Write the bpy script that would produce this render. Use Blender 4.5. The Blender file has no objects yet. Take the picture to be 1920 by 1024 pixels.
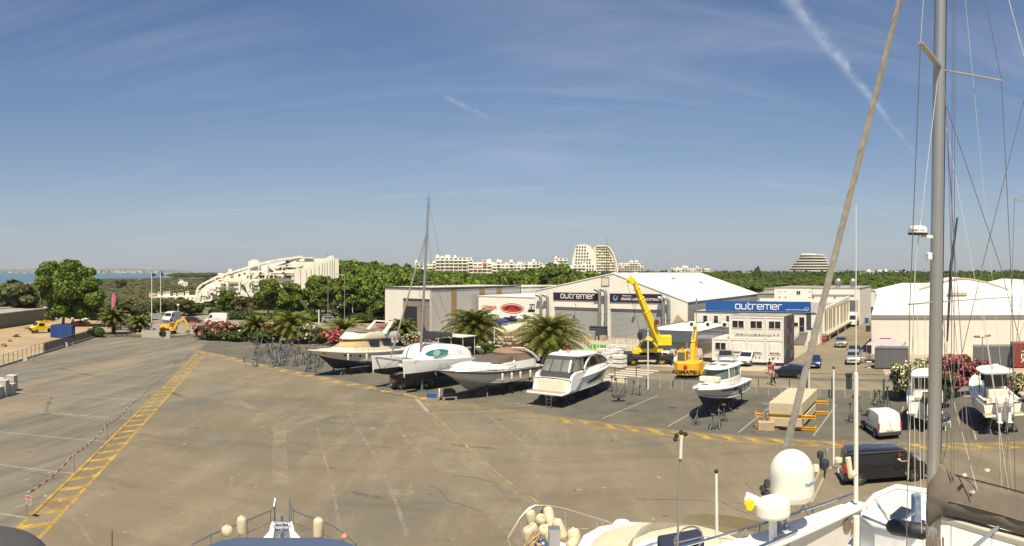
import bpy,math,random
import numpy as np
from mathutils import Vector,Matrix,noise
R=math.radians
random.seed(7);RNG=np.random.default_rng(7)
SC=bpy.context.scene
COL=SC.collection
# ---------------------------------------------------------------- camera: a stitched cylindrical panorama, 12 m up
H,F,Y0=12.0,1260.0,510.0
cam=bpy.data.cameras.new('camera');co=bpy.data.objects.new('camera',cam);COL.objects.link(co);SC.camera=co
SC.render.engine='CYCLES'
cam.type='PANO'
co.location=(0,0,H);co.rotation_euler=(R(90),0,0)
cam.clip_start=0.1;cam.clip_end=60000
for s in(cam,getattr(cam,'cycles',None)):
 if s is None:continue
 try:
  s.panorama_type='CENTRAL_CYLINDRICAL'
  s.central_cylindrical_range_u_min=-960/F;s.central_cylindrical_range_u_max=960/F
  s.central_cylindrical_range_v_min=-(1024-Y0)/F;s.central_cylindrical_range_v_max=Y0/F
  s.central_cylindrical_radius=1.0
 except Exception as e:print('cam',e)
# ---------------------------------------------------------------- sun and sky
SUN_EL,SUN_HEAD=R(61),R(180+5)
sv=Vector((math.sin(SUN_HEAD)*math.cos(SUN_EL),math.cos(SUN_HEAD)*math.cos(SUN_EL),math.sin(SUN_EL)))
sl=bpy.data.lights.new('sun','SUN');so=bpy.data.objects.new('sun',sl);COL.objects.link(so)
sl.energy=5.0;sl.angle=R(.53);sl.color=(1,.885,.665)
so.rotation_euler=(-sv).to_track_quat('-Z','Y').to_euler()
w=bpy.data.worlds.new('World');SC.world=w;w.use_nodes=True
nt=w.node_tree;nt.nodes.clear();N=nt.nodes.new;L=nt.links.new
def mth(tree,op,a,b=None,c=None):
 n=tree.nodes.new('ShaderNodeMath');n.operation=op
 for i,q in enumerate((a,b,c)):
  if q is None:continue
  if isinstance(q,(int,float)):n.inputs[i].default_value=q
  else:tree.links.new(q,n.inputs[i])
 return n.outputs[0]
sky=N('ShaderNodeTexSky');sky.sky_type='NISHITA';sky.sun_disc=False
sky.sun_elevation=SUN_EL;sky.sun_rotation=SUN_HEAD;sky.altitude=0;sky.air_density=1.0;sky.dust_density=.7;sky.ozone_density=3.0
tc=N('ShaderNodeTexCoord');sp=N('ShaderNodeSeparateXYZ');L(tc.outputs['Generated'],sp.inputs[0])
X,Y,Z=sp.outputs
zc=mth(nt,'MAXIMUM',Z,0.03)
px=mth(nt,'DIVIDE',X,mth(nt,'ADD',zc,.12));py=mth(nt,'DIVIDE',Y,mth(nt,'ADD',zc,.12))
cv=N('ShaderNodeCombineXYZ');L(px,cv.inputs[0]);L(py,cv.inputs[1])
mp=N('ShaderNodeMapping');mp.inputs['Rotation'].default_value=(0,0,R(28));mp.inputs['Scale'].default_value=(.55,2.1,1);L(cv.outputs[0],mp.inputs[0])
nz=N('ShaderNodeTexNoise');nz.inputs['Scale'].default_value=.9;nz.inputs['Detail'].default_value=9;nz.inputs['Roughness'].default_value=.62;nz.inputs['Distortion'].default_value=.7
L(mp.outputs[0],nz.inputs['Vector'])
nz2=N('ShaderNodeTexNoise');nz2.inputs['Scale'].default_value=.55;nz2.inputs['Detail'].default_value=3;L(cv.outputs[0],nz2.inputs['Vector'])
m1=N('ShaderNodeMapRange');m1.inputs[1].default_value=.44;m1.inputs[2].default_value=.78;L(nz.outputs[0],m1.inputs[0])
m2=N('ShaderNodeMapRange');m2.inputs[1].default_value=.38;m2.inputs[2].default_value=.62;L(nz2.outputs[0],m2.inputs[0])
cir=mth(nt,'MULTIPLY',mth(nt,'MULTIPLY',m1.outputs[0],m2.outputs[0]),.36)
def dirv(x,y):
 b=(x-960)/F;t=(Y0-y)/F;return Vector((math.sin(b),math.cos(b),t)).normalized()
def trail(a,b,w0,w1,amt,sc):
 A,B=dirv(*a),dirv(*b);n=A.cross(B).normalized();t=(B-A).normalized();l=(B-A).length
 def dot(v):
  d=N('ShaderNodeVectorMath');d.operation='DOT_PRODUCT';L(tc.outputs['Generated'],d.inputs[0]);d.inputs[1].default_value=v;return d.outputs['Value']
 s=mth(nt,'DIVIDE',mth(nt,'SUBTRACT',dot(t),A.dot(t)),l)
 k=N('ShaderNodeTexNoise');k.inputs['Scale'].default_value=sc;k.inputs['Detail'].default_value=6;k.inputs['Roughness'].default_value=.65;L(tc.outputs['Generated'],k.inputs['Vector'])
 off=mth(nt,'ADD',dot(n),mth(nt,'MULTIPLY',mth(nt,'SUBTRACT',k.outputs[0],.5),w0*1.3))
 wd=mth(nt,'MAXIMUM',mth(nt,'ADD',w0,mth(nt,'MULTIPLY',s,w1-w0)),.0006)
 q=mth(nt,'DIVIDE',off,wd)
 g=mth(nt,'POWER',2.718,mth(nt,'MULTIPLY',mth(nt,'MULTIPLY',q,q),-1.5))
 e0=N('ShaderNodeMapRange');e0.inputs[1].default_value=-.02;e0.inputs[2].default_value=.03;L(s,e0.inputs[0])
 e1=N('ShaderNodeMapRange');e1.inputs[1].default_value=1.05;e1.inputs[2].default_value=.55;L(s,e1.inputs[0])
 k2=N('ShaderNodeMapRange');k2.inputs[1].default_value=.3;k2.inputs[2].default_value=.62;L(k.outputs[0],k2.inputs[0])
 return mth(nt,'MULTIPLY',mth(nt,'MULTIPLY',mth(nt,'MULTIPLY',g,e1.outputs[0]),mth(nt,'MULTIPLY',k2.outputs[0],amt)),e0.outputs[0])
tr=trail((1448,-40),(1735,312),.0125,.0016,.42,38)
tr2=trail((832,180),(918,222),.004,.004,.33,60)
tr3=trail((700,372),(1160,348),.004,.003,.16,9)
tot=mth(nt,'MINIMUM',mth(nt,'ADD',mth(nt,'ADD',cir,tr),mth(nt,'ADD',tr2,tr3)),1)
hz_f=mth(nt,'MULTIPLY',mth(nt,'POWER',2.718,mth(nt,'MULTIPLY',mth(nt,'ABSOLUTE',Z),-7.0)),.82)
up=N('ShaderNodeMapRange');up.inputs[1].default_value=0;up.inputs[2].default_value=.04;L(Z,up.inputs[0])
tot=mth(nt,'MULTIPLY',tot,up.outputs[0])
mx=N('ShaderNodeMix');mx.data_type='RGBA';L(tot,mx.inputs[0]);tn=N('ShaderNodeMix');tn.data_type='RGBA';tn.blend_type='MULTIPLY';tn.inputs[0].default_value=1;L(sky.outputs[0],tn.inputs[6]);tn.inputs[7].default_value=(.67,.76,.89,1);L(tn.outputs[2],mx.inputs[6]);mx.inputs[7].default_value=(7.2,7.6,8.4,1)
mh=N('ShaderNodeMix');mh.data_type='RGBA';L(hz_f,mh.inputs[0]);L(mx.outputs[2],mh.inputs[6]);mh.inputs[7].default_value=(4.5,4.85,5.15,1)
bg=N('ShaderNodeBackground');bg.inputs[1].default_value=.074;L(mh.outputs[2],bg.inputs[0])
ow=N('ShaderNodeOutputWorld');L(bg.outputs[0],ow.inputs[0])
vs=SC.view_settings;SC.display_settings.display_device='sRGB'
vs.view_transform='Standard';vs.look='None';vs.exposure=0.55;vs.gamma=1;vs.use_curve_mapping=False
SC.cycles.max_bounces=6;SC.cycles.transparent_max_bounces=12;SC.cycles.use_denoising=True;SC.cycles.caustics_reflective=False;SC.cycles.caustics_refractive=False
# ---------------------------------------------------------------- where things are
def D(x,y,z=0):return(H-z)*F/(y-Y0)
def ray(x,y,d):b=(x-960)/F;return Vector((d*math.sin(b),d*math.cos(b),H-(y-Y0)*d/F))
def G(x,y,z=0):return ray(x,y,D(x,y,z))
TH=R(36.2)
def Wd(u,v,z=0):return Vector((u*math.cos(TH)+v*math.sin(TH),-u*math.sin(TH)+v*math.cos(TH),z))
def ux(x,v):return v*math.tan((x-960)/F-TH)
def head(deg):return R(90-deg)
# ---------------------------------------------------------------- materials
MATS={}
def mat(name,rgb,rough=.6,metal=0,var=.12,sc=2.0,dirt=0,dirtc=(.2,.16,.11),spec=.5,alpha=1,stretch=(1,1,1),bump=0,trans=0,coat=0):
 if name in MATS:return MATS[name]
 m=bpy.data.materials.new(name);m.use_nodes=True;t=m.node_tree;b=t.nodes['Principled BSDF']
 b.inputs['Roughness'].default_value=rough;b.inputs['Metallic'].default_value=metal;b.inputs['Specular IOR Level'].default_value=spec
 if alpha<1:b.inputs['Alpha'].default_value=alpha
 if trans:b.inputs['Transmission Weight'].default_value=trans
 if coat:b.inputs['Coat Weight'].default_value=coat
 b.inputs['Base Color'].default_value=(*rgb,1)
 if var or dirt:
  c=t.nodes.new('ShaderNodeTexCoord');mp=t.nodes.new('ShaderNodeMapping');mp.inputs['Scale'].default_value=stretch
  t.links.new(c.outputs['Object'],mp.inputs[0])
  n=t.nodes.new('ShaderNodeTexNoise');n.inputs['Scale'].default_value=sc;n.inputs['Detail'].default_value=6;n.inputs['Roughness'].default_value=.6
  t.links.new(mp.outputs[0],n.inputs['Vector'])
  mr=t.nodes.new('ShaderNodeMapRange');mr.inputs[1].default_value=.25;mr.inputs[2].default_value=.75;mr.inputs[3].default_value=1-var;mr.inputs[4].default_value=1+var
  t.links.new(n.outputs[0],mr.inputs[0])
  mu=t.nodes.new('ShaderNodeMix');mu.data_type='RGBA';mu.blend_type='MULTIPLY';mu.inputs[0].default_value=1;mu.inputs[6].default_value=(*rgb,1);t.links.new(mr.outputs[0],mu.inputs[7])
  out=mu.outputs[2]
  if dirt:
   n2=t.nodes.new('ShaderNodeTexNoise');n2.inputs['Scale'].default_value=sc*.6;n2.inputs['Detail'].default_value=8;n2.inputs['Roughness'].default_value=.7
   mp2=t.nodes.new('ShaderNodeMapping');mp2.inputs['Location'].default_value=(3,7,1);mp2.inputs['Scale'].default_value=stretch;t.links.new(c.outputs['Object'],mp2.inputs[0]);t.links.new(mp2.outputs[0],n2.inputs['Vector'])
   r2=t.nodes.new('ShaderNodeMapRange');r2.inputs[1].default_value=.5;r2.inputs[2].default_value=.75;r2.inputs[4].default_value=dirt;t.links.new(n2.outputs[0],r2.inputs[0])
   m3=t.nodes.new('ShaderNodeMix');m3.data_type='RGBA';t.links.new(r2.outputs[0],m3.inputs[0]);t.links.new(out,m3.inputs[6]);m3.inputs[7].default_value=(*dirtc,1);out=m3.outputs[2]
  t.links.new(out,b.inputs['Base Color'])
  if bump:
   bp=t.nodes.new('ShaderNodeBump');bp.inputs['Strength'].default_value=bump;bp.inputs['Distance'].default_value=.05;t.links.new(n.outputs[0],bp.inputs['Height']);t.links.new(bp.outputs[0],b.inputs['Normal'])
 MATS[name]=m;return m
def ribbed(name,rgb,per,axis='X',depth=.25,rough=.5,dirt=.1,rot=0,metal=0):
 """sheet metal cladding: vertical or horizontal ribs as bump and a little colour"""
 m=mat(name,rgb,rough,metal,.06,.4,dirt,tuple(c*.6 for c in rgb));t=m.node_tree;b=t.nodes['Principled BSDF']
 c=t.nodes.new('ShaderNodeTexCoord');w_=t.nodes.new('ShaderNodeTexWave');w_.bands_direction=axis;w_.inputs['Scale'].default_value=1/per*.314*1.0
 w_.inputs['Distortion'].default_value=0;t.links.new(c.outputs['Object'],w_.inputs['Vector'])
 bp=t.nodes.new('ShaderNodeBump');bp.inputs['Strength'].default_value=depth;bp.inputs['Distance'].default_value=.04;t.links.new(w_.outputs[0],bp.inputs['Height']);t.links.new(bp.outputs[0],b.inputs['Normal'])
 return m
def leafmat(name,rgb,var=.45,fl=None,flp=.0,tl=.25):
 m=bpy.data.materials.new(name);m.use_nodes=True;t=m.node_tree;b=t.nodes['Principled BSDF']
 b.inputs['Roughness'].default_value=.65;b.inputs['Specular IOR Level'].default_value=.25
 g=t.nodes.new('ShaderNodeNewGeometry');cr=t.nodes.new('ShaderNodeValToRGB');e=cr.color_ramp.elements
 e[0].position=0;e[0].color=(*[c*(1-var)for c in rgb],1);e[1].position=1-flp if fl else 1;e[1].color=(*[c*(1+var)for c in rgb],1)
 if fl:
  q=cr.color_ramp.elements.new(min(.999,1-flp+.01));q.color=(*fl,1);q2=cr.color_ramp.elements.new(1.0);q2.color=(*[min(.95,c*1.3)for c in fl],1)
 t.links.new(g.outputs['Random Per Island'],cr.inputs[0])
 c=t.nodes.new('ShaderNodeTexCoord');n=t.nodes.new('ShaderNodeTexNoise');n.inputs['Scale'].default_value=.5;n.inputs['Detail'].default_value=3;t.links.new(c.outputs['Object'],n.inputs['Vector'])
 mr=t.nodes.new('ShaderNodeMapRange');mr.inputs[1].default_value=.3;mr.inputs[2].default_value=.7;mr.inputs[3].default_value=.72;mr.inputs[4].default_value=1.3;t.links.new(n.outputs[0],mr.inputs[0])
 oi=t.nodes.new('ShaderNodeObjectInfo');mr2=t.nodes.new('ShaderNodeMapRange');mr2.inputs[3].default_value=.8;mr2.inputs[4].default_value=1.2;t.links.new(oi.outputs['Random'],mr2.inputs[0])
 mm=mth(t,'MULTIPLY',mr.outputs[0],mr2.outputs[0])
 mu=t.nodes.new('ShaderNodeMix');mu.data_type='RGBA';mu.blend_type='MULTIPLY';mu.inputs[0].default_value=1;t.links.new(cr.outputs[0],mu.inputs[6]);t.links.new(mm,mu.inputs[7])
 t.links.new(mu.outputs[2],b.inputs['Base Color'])
 if tl:
  tr_=t.nodes.new('ShaderNodeBsdfTranslucent');t.links.new(mu.outputs[2],tr_.inputs[0]);ms=t.nodes.new('ShaderNodeMixShader');ms.inputs[0].default_value=tl
  t.links.new(b.outputs[0],ms.inputs[1]);t.links.new(tr_.outputs[0],ms.inputs[2]);t.links.new(ms.outputs[0],t.nodes['Material Output'].inputs[0])
 return m
# ---------------------------------------------------------------- mesh building
class MB:
 def __init__(s,M=None):s.v=[];s.f=[];s.m=[];s.M=M
 def add(s,vs,fs,mi=0):
  o=len(s.v);s.v+=[(s.M@Vector(p))if s.M else Vector(p)for p in vs]
  for i,f in enumerate(fs):s.f.append([o+k for k in f]);s.m.append(mi if isinstance(mi,int)else mi[i])
  return s
 def box(s,x0,x1,y0,y1,z0,z1,mi=0):
  return s.add([(x0,y0,z0),(x1,y0,z0),(x1,y1,z0),(x0,y1,z0),(x0,y0,z1),(x1,y0,z1),(x1,y1,z1),(x0,y1,z1)],[(0,3,2,1),(4,5,6,7),(0,1,5,4),(1,2,6,5),(2,3,7,6),(3,0,4,7)],mi)
 def beam(s,a,b,w,h,mi=0,w2=None,h2=None):
  a,b=Vector(a),Vector(b);d=(b-a).normalized();sd=d.cross(Vector((0,0,1)))
  if sd.length<1e-3:sd=Vector((1,0,0))
  sd.normalize();up_=sd.cross(d)
  w2=w if w2 is None else w2;h2=h if h2 is None else h2
  vs_=[p+sd*(i*ww/2)+up_*(j*hh/2)for p,ww,hh in((a,w,h),(b,w2,h2))for i,j in((-1,-1),(1,-1),(1,1),(-1,1))]
  return s.add(vs_,[(0,1,2,3),(7,6,5,4),(0,4,5,1),(1,5,6,2),(2,6,7,3),(3,7,4,0)],mi)
 def tube(s,pts,r,n=6,mi=0,cap=True):
  pts=[Vector(p)for p in pts];k=len(pts);rr=r if isinstance(r,(list,tuple))else[r]*k
  o=[];ref=None
  for i,p in enumerate(pts):
   d=(pts[min(i+1,k-1)]-pts[max(i-1,0)]).normalized()
   if ref is None:ref=d.cross(Vector((0,0,1)))if abs(d.z)<.95 else d.cross(Vector((1,0,0)))
   a=(ref-d*ref.dot(d)).normalized();ref=a;b=d.cross(a)
   o+=[p+(a*math.cos(t*2*math.pi/n)+b*math.sin(t*2*math.pi/n))*rr[i]for t in range(n)]
  fs=[(i*n+j,i*n+(j+1)%n,(i+1)*n+(j+1)%n,(i+1)*n+j)for i in range(k-1)for j in range(n)]
  if cap:fs+=[tuple(range(n))[::-1],tuple((k-1)*n+j for j in range(n))]
  return s.add(o,fs,mi)
 def lathe(s,prof,c=(0,0,0),n=16,mi=0,axis='Z'):
  vs_=[]
  for r,z in prof:
   for j in range(n):
    a=2*math.pi*j/n;x,y=r*math.cos(a),r*math.sin(a)
    p={'Z':(x,y,z),'X':(z,x,y),'Y':(x,z,y)}[axis];vs_.append((p[0]+c[0],p[1]+c[1],p[2]+c[2]))
  k=len(prof)
  fs=[(i*n+j,i*n+(j+1)%n,(i+1)*n+(j+1)%n,(i+1)*n+j)for i in range(k-1)for j in range(n)]
  if prof[0][0]>1e-4:fs.append(tuple(range(n))[::-1])
  if prof[-1][0]>1e-4:fs.append(tuple((k-1)*n+j for j in range(n)))
  return s.add(vs_,fs,mi)
 def ball(s,c,r,n=12,mi=0,sz=1):
  k=max(4,n//2);return s.lathe([(max(1e-5,r*math.sin(math.pi*i/k)),-r*sz*math.cos(math.pi*i/k))for i in range(k+1)],c,n,mi)
 def prism(s,poly,a,b,axis='Z',mi=0,cap=True):
  """poly = 2-D points; axis Z: (x,y) from z=a to b; Y: (x,z) from y=a to b; X: (y,z)"""
  n=len(poly);g={'Z':lambda p,t:(p[0],p[1],t),'Y':lambda p,t:(p[0],t,p[1]),'X':lambda p,t:(t,p[0],p[1])}[axis]
  vs_=[g(p,a)for p in poly]+[g(p,b)for p in poly]
  fs=[(i,(i+1)%n,n+(i+1)%n,n+i)for i in range(n)]
  if cap:fs+=[tuple(range(n))[::-1],tuple(range(n,2*n))]
  return s.add(vs_,fs,mi)
 def loops(s,rings,mi=0,closed=True,cap0=False,cap1=False):
  n=len(rings[0]);k=len(rings);vs_=[p for r_ in rings for p in r_];fs=[];ms=[]
  for i in range(k-1):
   for j in range(n if closed else n-1):
    fs.append((i*n+j,i*n+(j+1)%n,(i+1)*n+(j+1)%n,(i+1)*n+j));ms.append(mi if isinstance(mi,int)else mi[i])
  e=mi if isinstance(mi,int)else mi[-1]
  if cap0:fs.append(tuple(range(n))[::-1]);ms.append(e)
  if cap1:fs.append(tuple((k-1)*n+j for j in range(n)));ms.append(e)
  return s.add(vs_,fs,ms)
 def build(s,name,mats,parent=None,smooth=False,bevel=0,seg=2,auto=None):
  me=bpy.data.meshes.new(name);me.from_pydata([tuple(p)for p in s.v],[],s.f)
  mats=mats if isinstance(mats,(list,tuple))else[mats]
  for m in mats:me.materials.append(m)
  me.polygons.foreach_set('material_index',s.m);me.update()
  import bmesh
  b=bmesh.new();b.from_mesh(me);bmesh.ops.recalc_face_normals(b,faces=b.faces);b.to_mesh(me);b.free()
  if smooth:me.polygons.foreach_set('use_smooth',[True]*len(me.polygons))
  if smooth and auto is not False:me.set_sharp_from_angle(angle=R(auto or 38))
  o=bpy.data.objects.new(name,me);COL.objects.link(o)
  if parent is not None:o.parent=parent
  if bevel:
   q=o.modifiers.new('bevel','BEVEL');q.width=bevel;q.segments=seg;q.limit_method='ANGLE';q.angle_limit=R(35)
  return o
def thing(name,label,cat,loc=(0,0,0),rz=0,group=None):
 o=bpy.data.objects.new(name,None);o.empty_display_size=.3;COL.objects.link(o);o.location=loc;o.rotation_euler=(0,0,rz)
 return tag(o,label,cat,group)
def tag(o,label,cat,group=None):
 o['label']=label;o['category']=cat
 if group:o['group']=group
 return o
def struct(o,kind='structure',label=None,cat=None):
 o['kind']=kind
 if label:o['label']=label;o['category']=cat
 return o
KIDS={}
def kids(o):return[c for c in COL.objects if c.parent is o]
def dup(o,loc=None,rz=None,label=None,group=None,scale=None,parent=None,_k=None):
 """copy of a thing with copies of its parts (mesh data shared)"""
 if _k is None:
  key=o.name
  if key not in KIDS:
   def tree(q):return(q,[tree(c)for c in kids(q)])
   KIDS[key]=tree(o)
  _k=KIDS[key]
 q,ch=_k
 c=q.copy();COL.objects.link(c);c.parent=parent
 if loc is not None:c.location=loc
 if rz is not None:c.rotation_euler=(0,0,rz)
 if scale is not None:c.scale=(scale,)*3 if isinstance(scale,(int,float))else scale
 if label:c['label']=label
 if group:c['group']=group
 for k in ch:dup(k[0],parent=c,_k=k)
 return c
def textmesh(s,size,bold=0,ext=.01,space=1):
 c=bpy.data.curves.new('t','FONT');c.body=s;c.size=size;c.extrude=ext;c.offset=bold;c.align_x='CENTER';c.align_y='CENTER';c.space_character=space
 o=bpy.data.objects.new('t',c);COL.objects.link(o);bpy.context.view_layer.update()
 me=bpy.data.meshes.new_from_object(o.evaluated_get(bpy.context.evaluated_depsgraph_get()));bpy.data.objects.remove(o);return me
def lettering(s,size,m,parent,loc,rx=90,rz=0,bold=0,sx=1,space=1,name='lettering',shear=0):
 me=textmesh(s,size,bold,.008,space);me.materials.clear();me.materials.append(m)
 if shear:me.transform(Matrix(((1,shear,0,0),(0,1,0,0),(0,0,1,0),(0,0,0,1))))
 o=bpy.data.objects.new(name,me);COL.objects.link(o);o.parent=parent;o.location=loc;o.rotation_euler=(R(rx),0,R(rz));o.scale=(sx,1,1);return o
# ---------------------------------------------------------------- the palette
white=mat('white_paint',(.74,.72,.68),.45,var=.05,dirt=.12,dirtc=(.5,.44,.34))
gel=mat('gelcoat_white',(.80,.79,.76),.25,var=.03,sc=1,dirt=.05,dirtc=(.6,.55,.46),coat=.3)
gelc=mat('gelcoat_cream',(.76,.70,.56),.3,var=.05,sc=1,dirt=.15,dirtc=(.5,.42,.3),coat=.2)
gelg=mat('gelcoat_grey',(.60,.58,.54),.35,var=.04,sc=1,dirt=.1)
dark=mat('black_rubber',(.02,.02,.02),.7)
blackm=mat('black_metal',(.03,.03,.032),.45)
steel=mat('stainless',(.6,.6,.58),.25,1,.05)
alu=mat('aluminium_grey',(.42,.42,.42),.38,.75,.06)
galv=mat('galvanised',(.33,.34,.34),.5,.5,.2,6)
rusty=mat('rusty_steel',(.24,.15,.1),.8,.2,.3,5)
glass=mat('dark_glass',(.02,.025,.03),.06,0,0,spec=.8)
glassg=mat('greenish_glass',(.10,.13,.12),.08,0,0,spec=.8)
canv=mat('charcoal_canvas',(.055,.055,.06),.9,var=.15,sc=4,bump=.2)
canvb=mat('brown_canvas',(.16,.12,.09),.9,var=.15,sc=4,bump=.2)
taupe=mat('taupe_canvas',(.155,.13,.10),.85,var=.12,sc=2.5,bump=.3)
anti=mat('antifoul_navy',(.03,.035,.06),.8,var=.25,sc=3)
antir=mat('antifoul_maroon',(.14,.05,.045),.8,var=.25,sc=3)
antig=mat('antifoul_grey',(.30,.30,.29),.8,var=.2,sc=3)
teak=mat('teak',(.36,.25,.15),.7,var=.15,sc=6,stretch=(1,8,1))
conc=mat('concrete',(.40,.37,.31),.9,var=.12,sc=2,dirt=.3,dirtc=(.22,.2,.17))
conc2=mat('concrete_dark',(.24,.23,.2),.9,var=.2,sc=1.5,dirt=.3,dirtc=(.12,.11,.1))
yel=mat('yellow_paint',(.80,.60,.02),.4,var=.08,dirt=.12)
yelo=mat('amber_yellow_paint',(.78,.42,.02),.45,var=.08,dirt=.15)
red=mat('red_plastic',(.55,.03,.03),.4)
redl=mat('red_lens',(.45,.015,.015),.2)
amber=mat('amber_lens',(.6,.22,.02),.3)
lens=mat('headlight_lens',(.6,.62,.62),.12)
blue=mat('blue_paint',(.02,.10,.42),.4)
navy=mat('navy_fabric',(.02,.025,.06),.85)
skin=mat('skin',(.42,.25,.17),.6,var=.03)
wood=mat('pale_wood',(.42,.31,.18),.8,var=.2,sc=5)
grn=mat('green_plastic',(.12,.55,.03),.45)
# ---------------------------------------------------------------- ground, yard, road, sea, hills
def sheet(name,pts,z,m,kind='structure',sub=0):
 b=MB();b.add([(p[0],p[1],z)for p in pts],[tuple(range(len(pts)))]);o=b.build(name,m);o['kind']=kind;return o
def nodes_of(m):return m.node_tree,m.node_tree.nodes['Principled BSDF']
def asphalt(name,base,warm,blu,sc=1.0,zones=False):
 m=bpy.data.materials.new(name);m.use_nodes=True;t,b=nodes_of(m);b.inputs['Roughness'].default_value=.92;b.inputs['Specular IOR Level'].default_value=.25
 c=t.nodes.new('ShaderNodeTexCoord')
 def nz(s,det=5,ro=.6,st=(1,1,1),rot=0,dist=0):
  mp=t.nodes.new('ShaderNodeMapping');mp.inputs['Scale'].default_value=st;mp.inputs['Rotation'].default_value=(0,0,rot);t.links.new(c.outputs['Object'],mp.inputs[0])
  n=t.nodes.new('ShaderNodeTexNoise');n.inputs['Scale'].default_value=s;n.inputs['Detail'].default_value=det;n.inputs['Roughness'].default_value=ro;n.inputs['Distortion'].default_value=dist
  t.links.new(mp.outputs[0],n.inputs['Vector']);return n.outputs[0]
 def rng(x,a,b_,lo=0,hi=1):
  r=t.nodes.new('ShaderNodeMapRange');t.links.new(x,r.inputs[0])
  for i,q in enumerate((a,b_,lo,hi)):r.inputs[i+1].default_value=q
  return r.outputs[0]
 def mix(f,a,b_,mode='MIX'):
  x=t.nodes.new('ShaderNodeMix');x.data_type='RGBA';x.blend_type=mode
  for i,q in((0,f),(6,a),(7,b_)):
   if isinstance(q,tuple):x.inputs[i].default_value=(*q,1)
   elif isinstance(q,(int,float)):x.inputs[i].default_value=q
   else:t.links.new(q,x.inputs[i])
  return x.outputs[2]
 col=mix(rng(nz(.035*sc,4),.38,.62),base,warm)
 col=mix(rng(nz(.06*sc,5,.6,dist=.6),.5,.68),col,blu)
 col=mix(rng(nz(.3*sc,8,.7,(1,.22,1),TH),.48,.72,0,.6),col,tuple(q*1.45 for q in warm))
 col=mix(rng(nz(.34*sc,9,.75,(.22,1,1),-TH),.50,.70,0,.5),col,tuple(q*.62 for q in base))
 col=mix(rng(nz(1.1,8,.75,(1,.5,1),1.2),.60,.74,0,.6),col,tuple(q*1.6 for q in warm))
 col=mix(rng(nz(2.3,6,.7,dist=1),.66,.72,0,.6),col,tuple(q*.5 for q in base))
 col=mix(1.0,col,rng(nz(14,4,.8),.2,.8,.86,1.14),'MULTIPLY')
 if zones:
  def dot(a,b_):q=t.nodes.new('ShaderNodeVectorMath');q.operation='DOT_PRODUCT';t.links.new(c.outputs['Object'],q.inputs[0]);q.inputs[1].default_value=(a,b_,0);return q.outputs['Value']
  v_=dot(math.sin(TH),math.cos(TH));wob=mth(t,'MULTIPLY',mth(t,'SUBTRACT',nz(.5,5),.5),1.6)
  rgt=mth(t,'MULTIPLY',rng(mth(t,'ADD',v_,wob),46.6,47.6),rng(nz(.09,4),.3,.55,.35,.95))
  col=mix(rgt,col,mix(rng(nz(.5,6),.35,.7),(.082,.082,.072),(.125,.118,.095)))
  n_=Vector((-math.cos(R(-20)),math.sin(R(-20))));a_=G(66,1018).xy;lf=rng(dot(n_.x,n_.y),a_.dot(n_)+1.3,a_.dot(n_)+1.9)
  st=nz(.5,8,.7,(1,.09,1),R(71.5-90+90));lc=mix(rng(st,.38,.62),(.105,.103,.092),(.19,.172,.135))
  lc=mix(rng(nz(.16,5,.6,(1,.2,1),R(71.5)),.52,.66,0,.8),lc,(.25,.195,.135));lc=mix(rng(nz(.13,4,.6,(.6,.3,1),R(60)),.54,.66,0,.75),lc,(.125,.14,.148))
  lc=mix(rng(nz(.7,9,.8,(1,.3,1),R(71.5)),.60,.70,0,.7),lc,(.36,.32,.25));col=mix(mth(t,'MULTIPLY',lf,.85),col,lc)
 wv=t.nodes.new('ShaderNodeTexWave');wv.wave_type='RINGS';wv.rings_direction='SPHERICAL';wv.inputs['Scale'].default_value=.35;wv.inputs['Distortion'].default_value=5;wv.inputs['Detail'].default_value=3;wv.inputs['Detail Scale'].default_value=.3
 mp=t.nodes.new('ShaderNodeMapping');mp.inputs['Location'].default_value=(8,-44,0);t.links.new(c.outputs['Object'],mp.inputs[0]);t.links.new(mp.outputs[0],wv.inputs['Vector'])
 f=mth(t,'MULTIPLY',rng(wv.outputs[0],.86,1.0),rng(nz(.12,4),.5,.64,0,.13))
 col=mix(f,col,tuple(q*.6 for q in base))
 t.links.new(col,b.inputs['Base Color'])
 bp=t.nodes.new('ShaderNodeBump');bp.inputs['Strength'].default_value=.25;bp.inputs['Distance'].default_value=.02;t.links.new(nz(9,6,.8),bp.inputs['Height']);t.links.new(bp.outputs[0],b.inputs['Normal'])
 return m
asp=asphalt('yard_asphalt',(.147,.125,.087),(.190,.159,.112),(.128,.121,.104),1.0,True)
rod=asphalt('road_asphalt',(.18,.152,.108),(.225,.19,.132),(.17,.155,.125),1.5)
sand=mat('sandy_soil',(.33,.245,.145),.95,var=.25,sc=.15,dirt=.6,dirtc=(.22,.19,.10))
field=mat('dry_scrub_ground',(.13,.12,.055),.95,var=.35,sc=.03,dirt=.6,dirtc=(.07,.085,.03))
beach=mat('beach_sand',(.42,.33,.21),.95,var=.15,sc=.01)
def far(x,d):b=(x-960)/F;return Vector((d*math.sin(b),d*math.cos(b)))
shore=[far(-800,330),far(-250,520),far(0,690),far(70,760),far(180,950),far(280,1300),far(345,1900),far(362,3200),far(300,5000),far(330,8500)]
gb=MB();gp=[(p.x,p.y,0)for p in shore]+[(0,30000,0),(30000,26000,0),(40000,0,0),(30000,-20000,0),(-1500,-3000,0)]
gb.add(gp,[tuple(range(len(gp)))]);struct(gb.build('ground',field))
bb=MB();n_=len(shore)
inn=[p+Vector((28+.004*p.length,-6))for p in shore];out=[p+Vector((-14-.004*p.length,8))for p in shore]
bb.add([(p.x,p.y,.02)for p in inn]+[(p.x,p.y,-2.6)for p in out]+[(p.x,p.y,-.0)for p in shore],[(i,i+1,2*n_+i+1,2*n_+i)for i in range(n_-1)]+[(2*n_+i,2*n_+i+1,n_+i+1,n_+i)for i in range(n_-1)])
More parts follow.
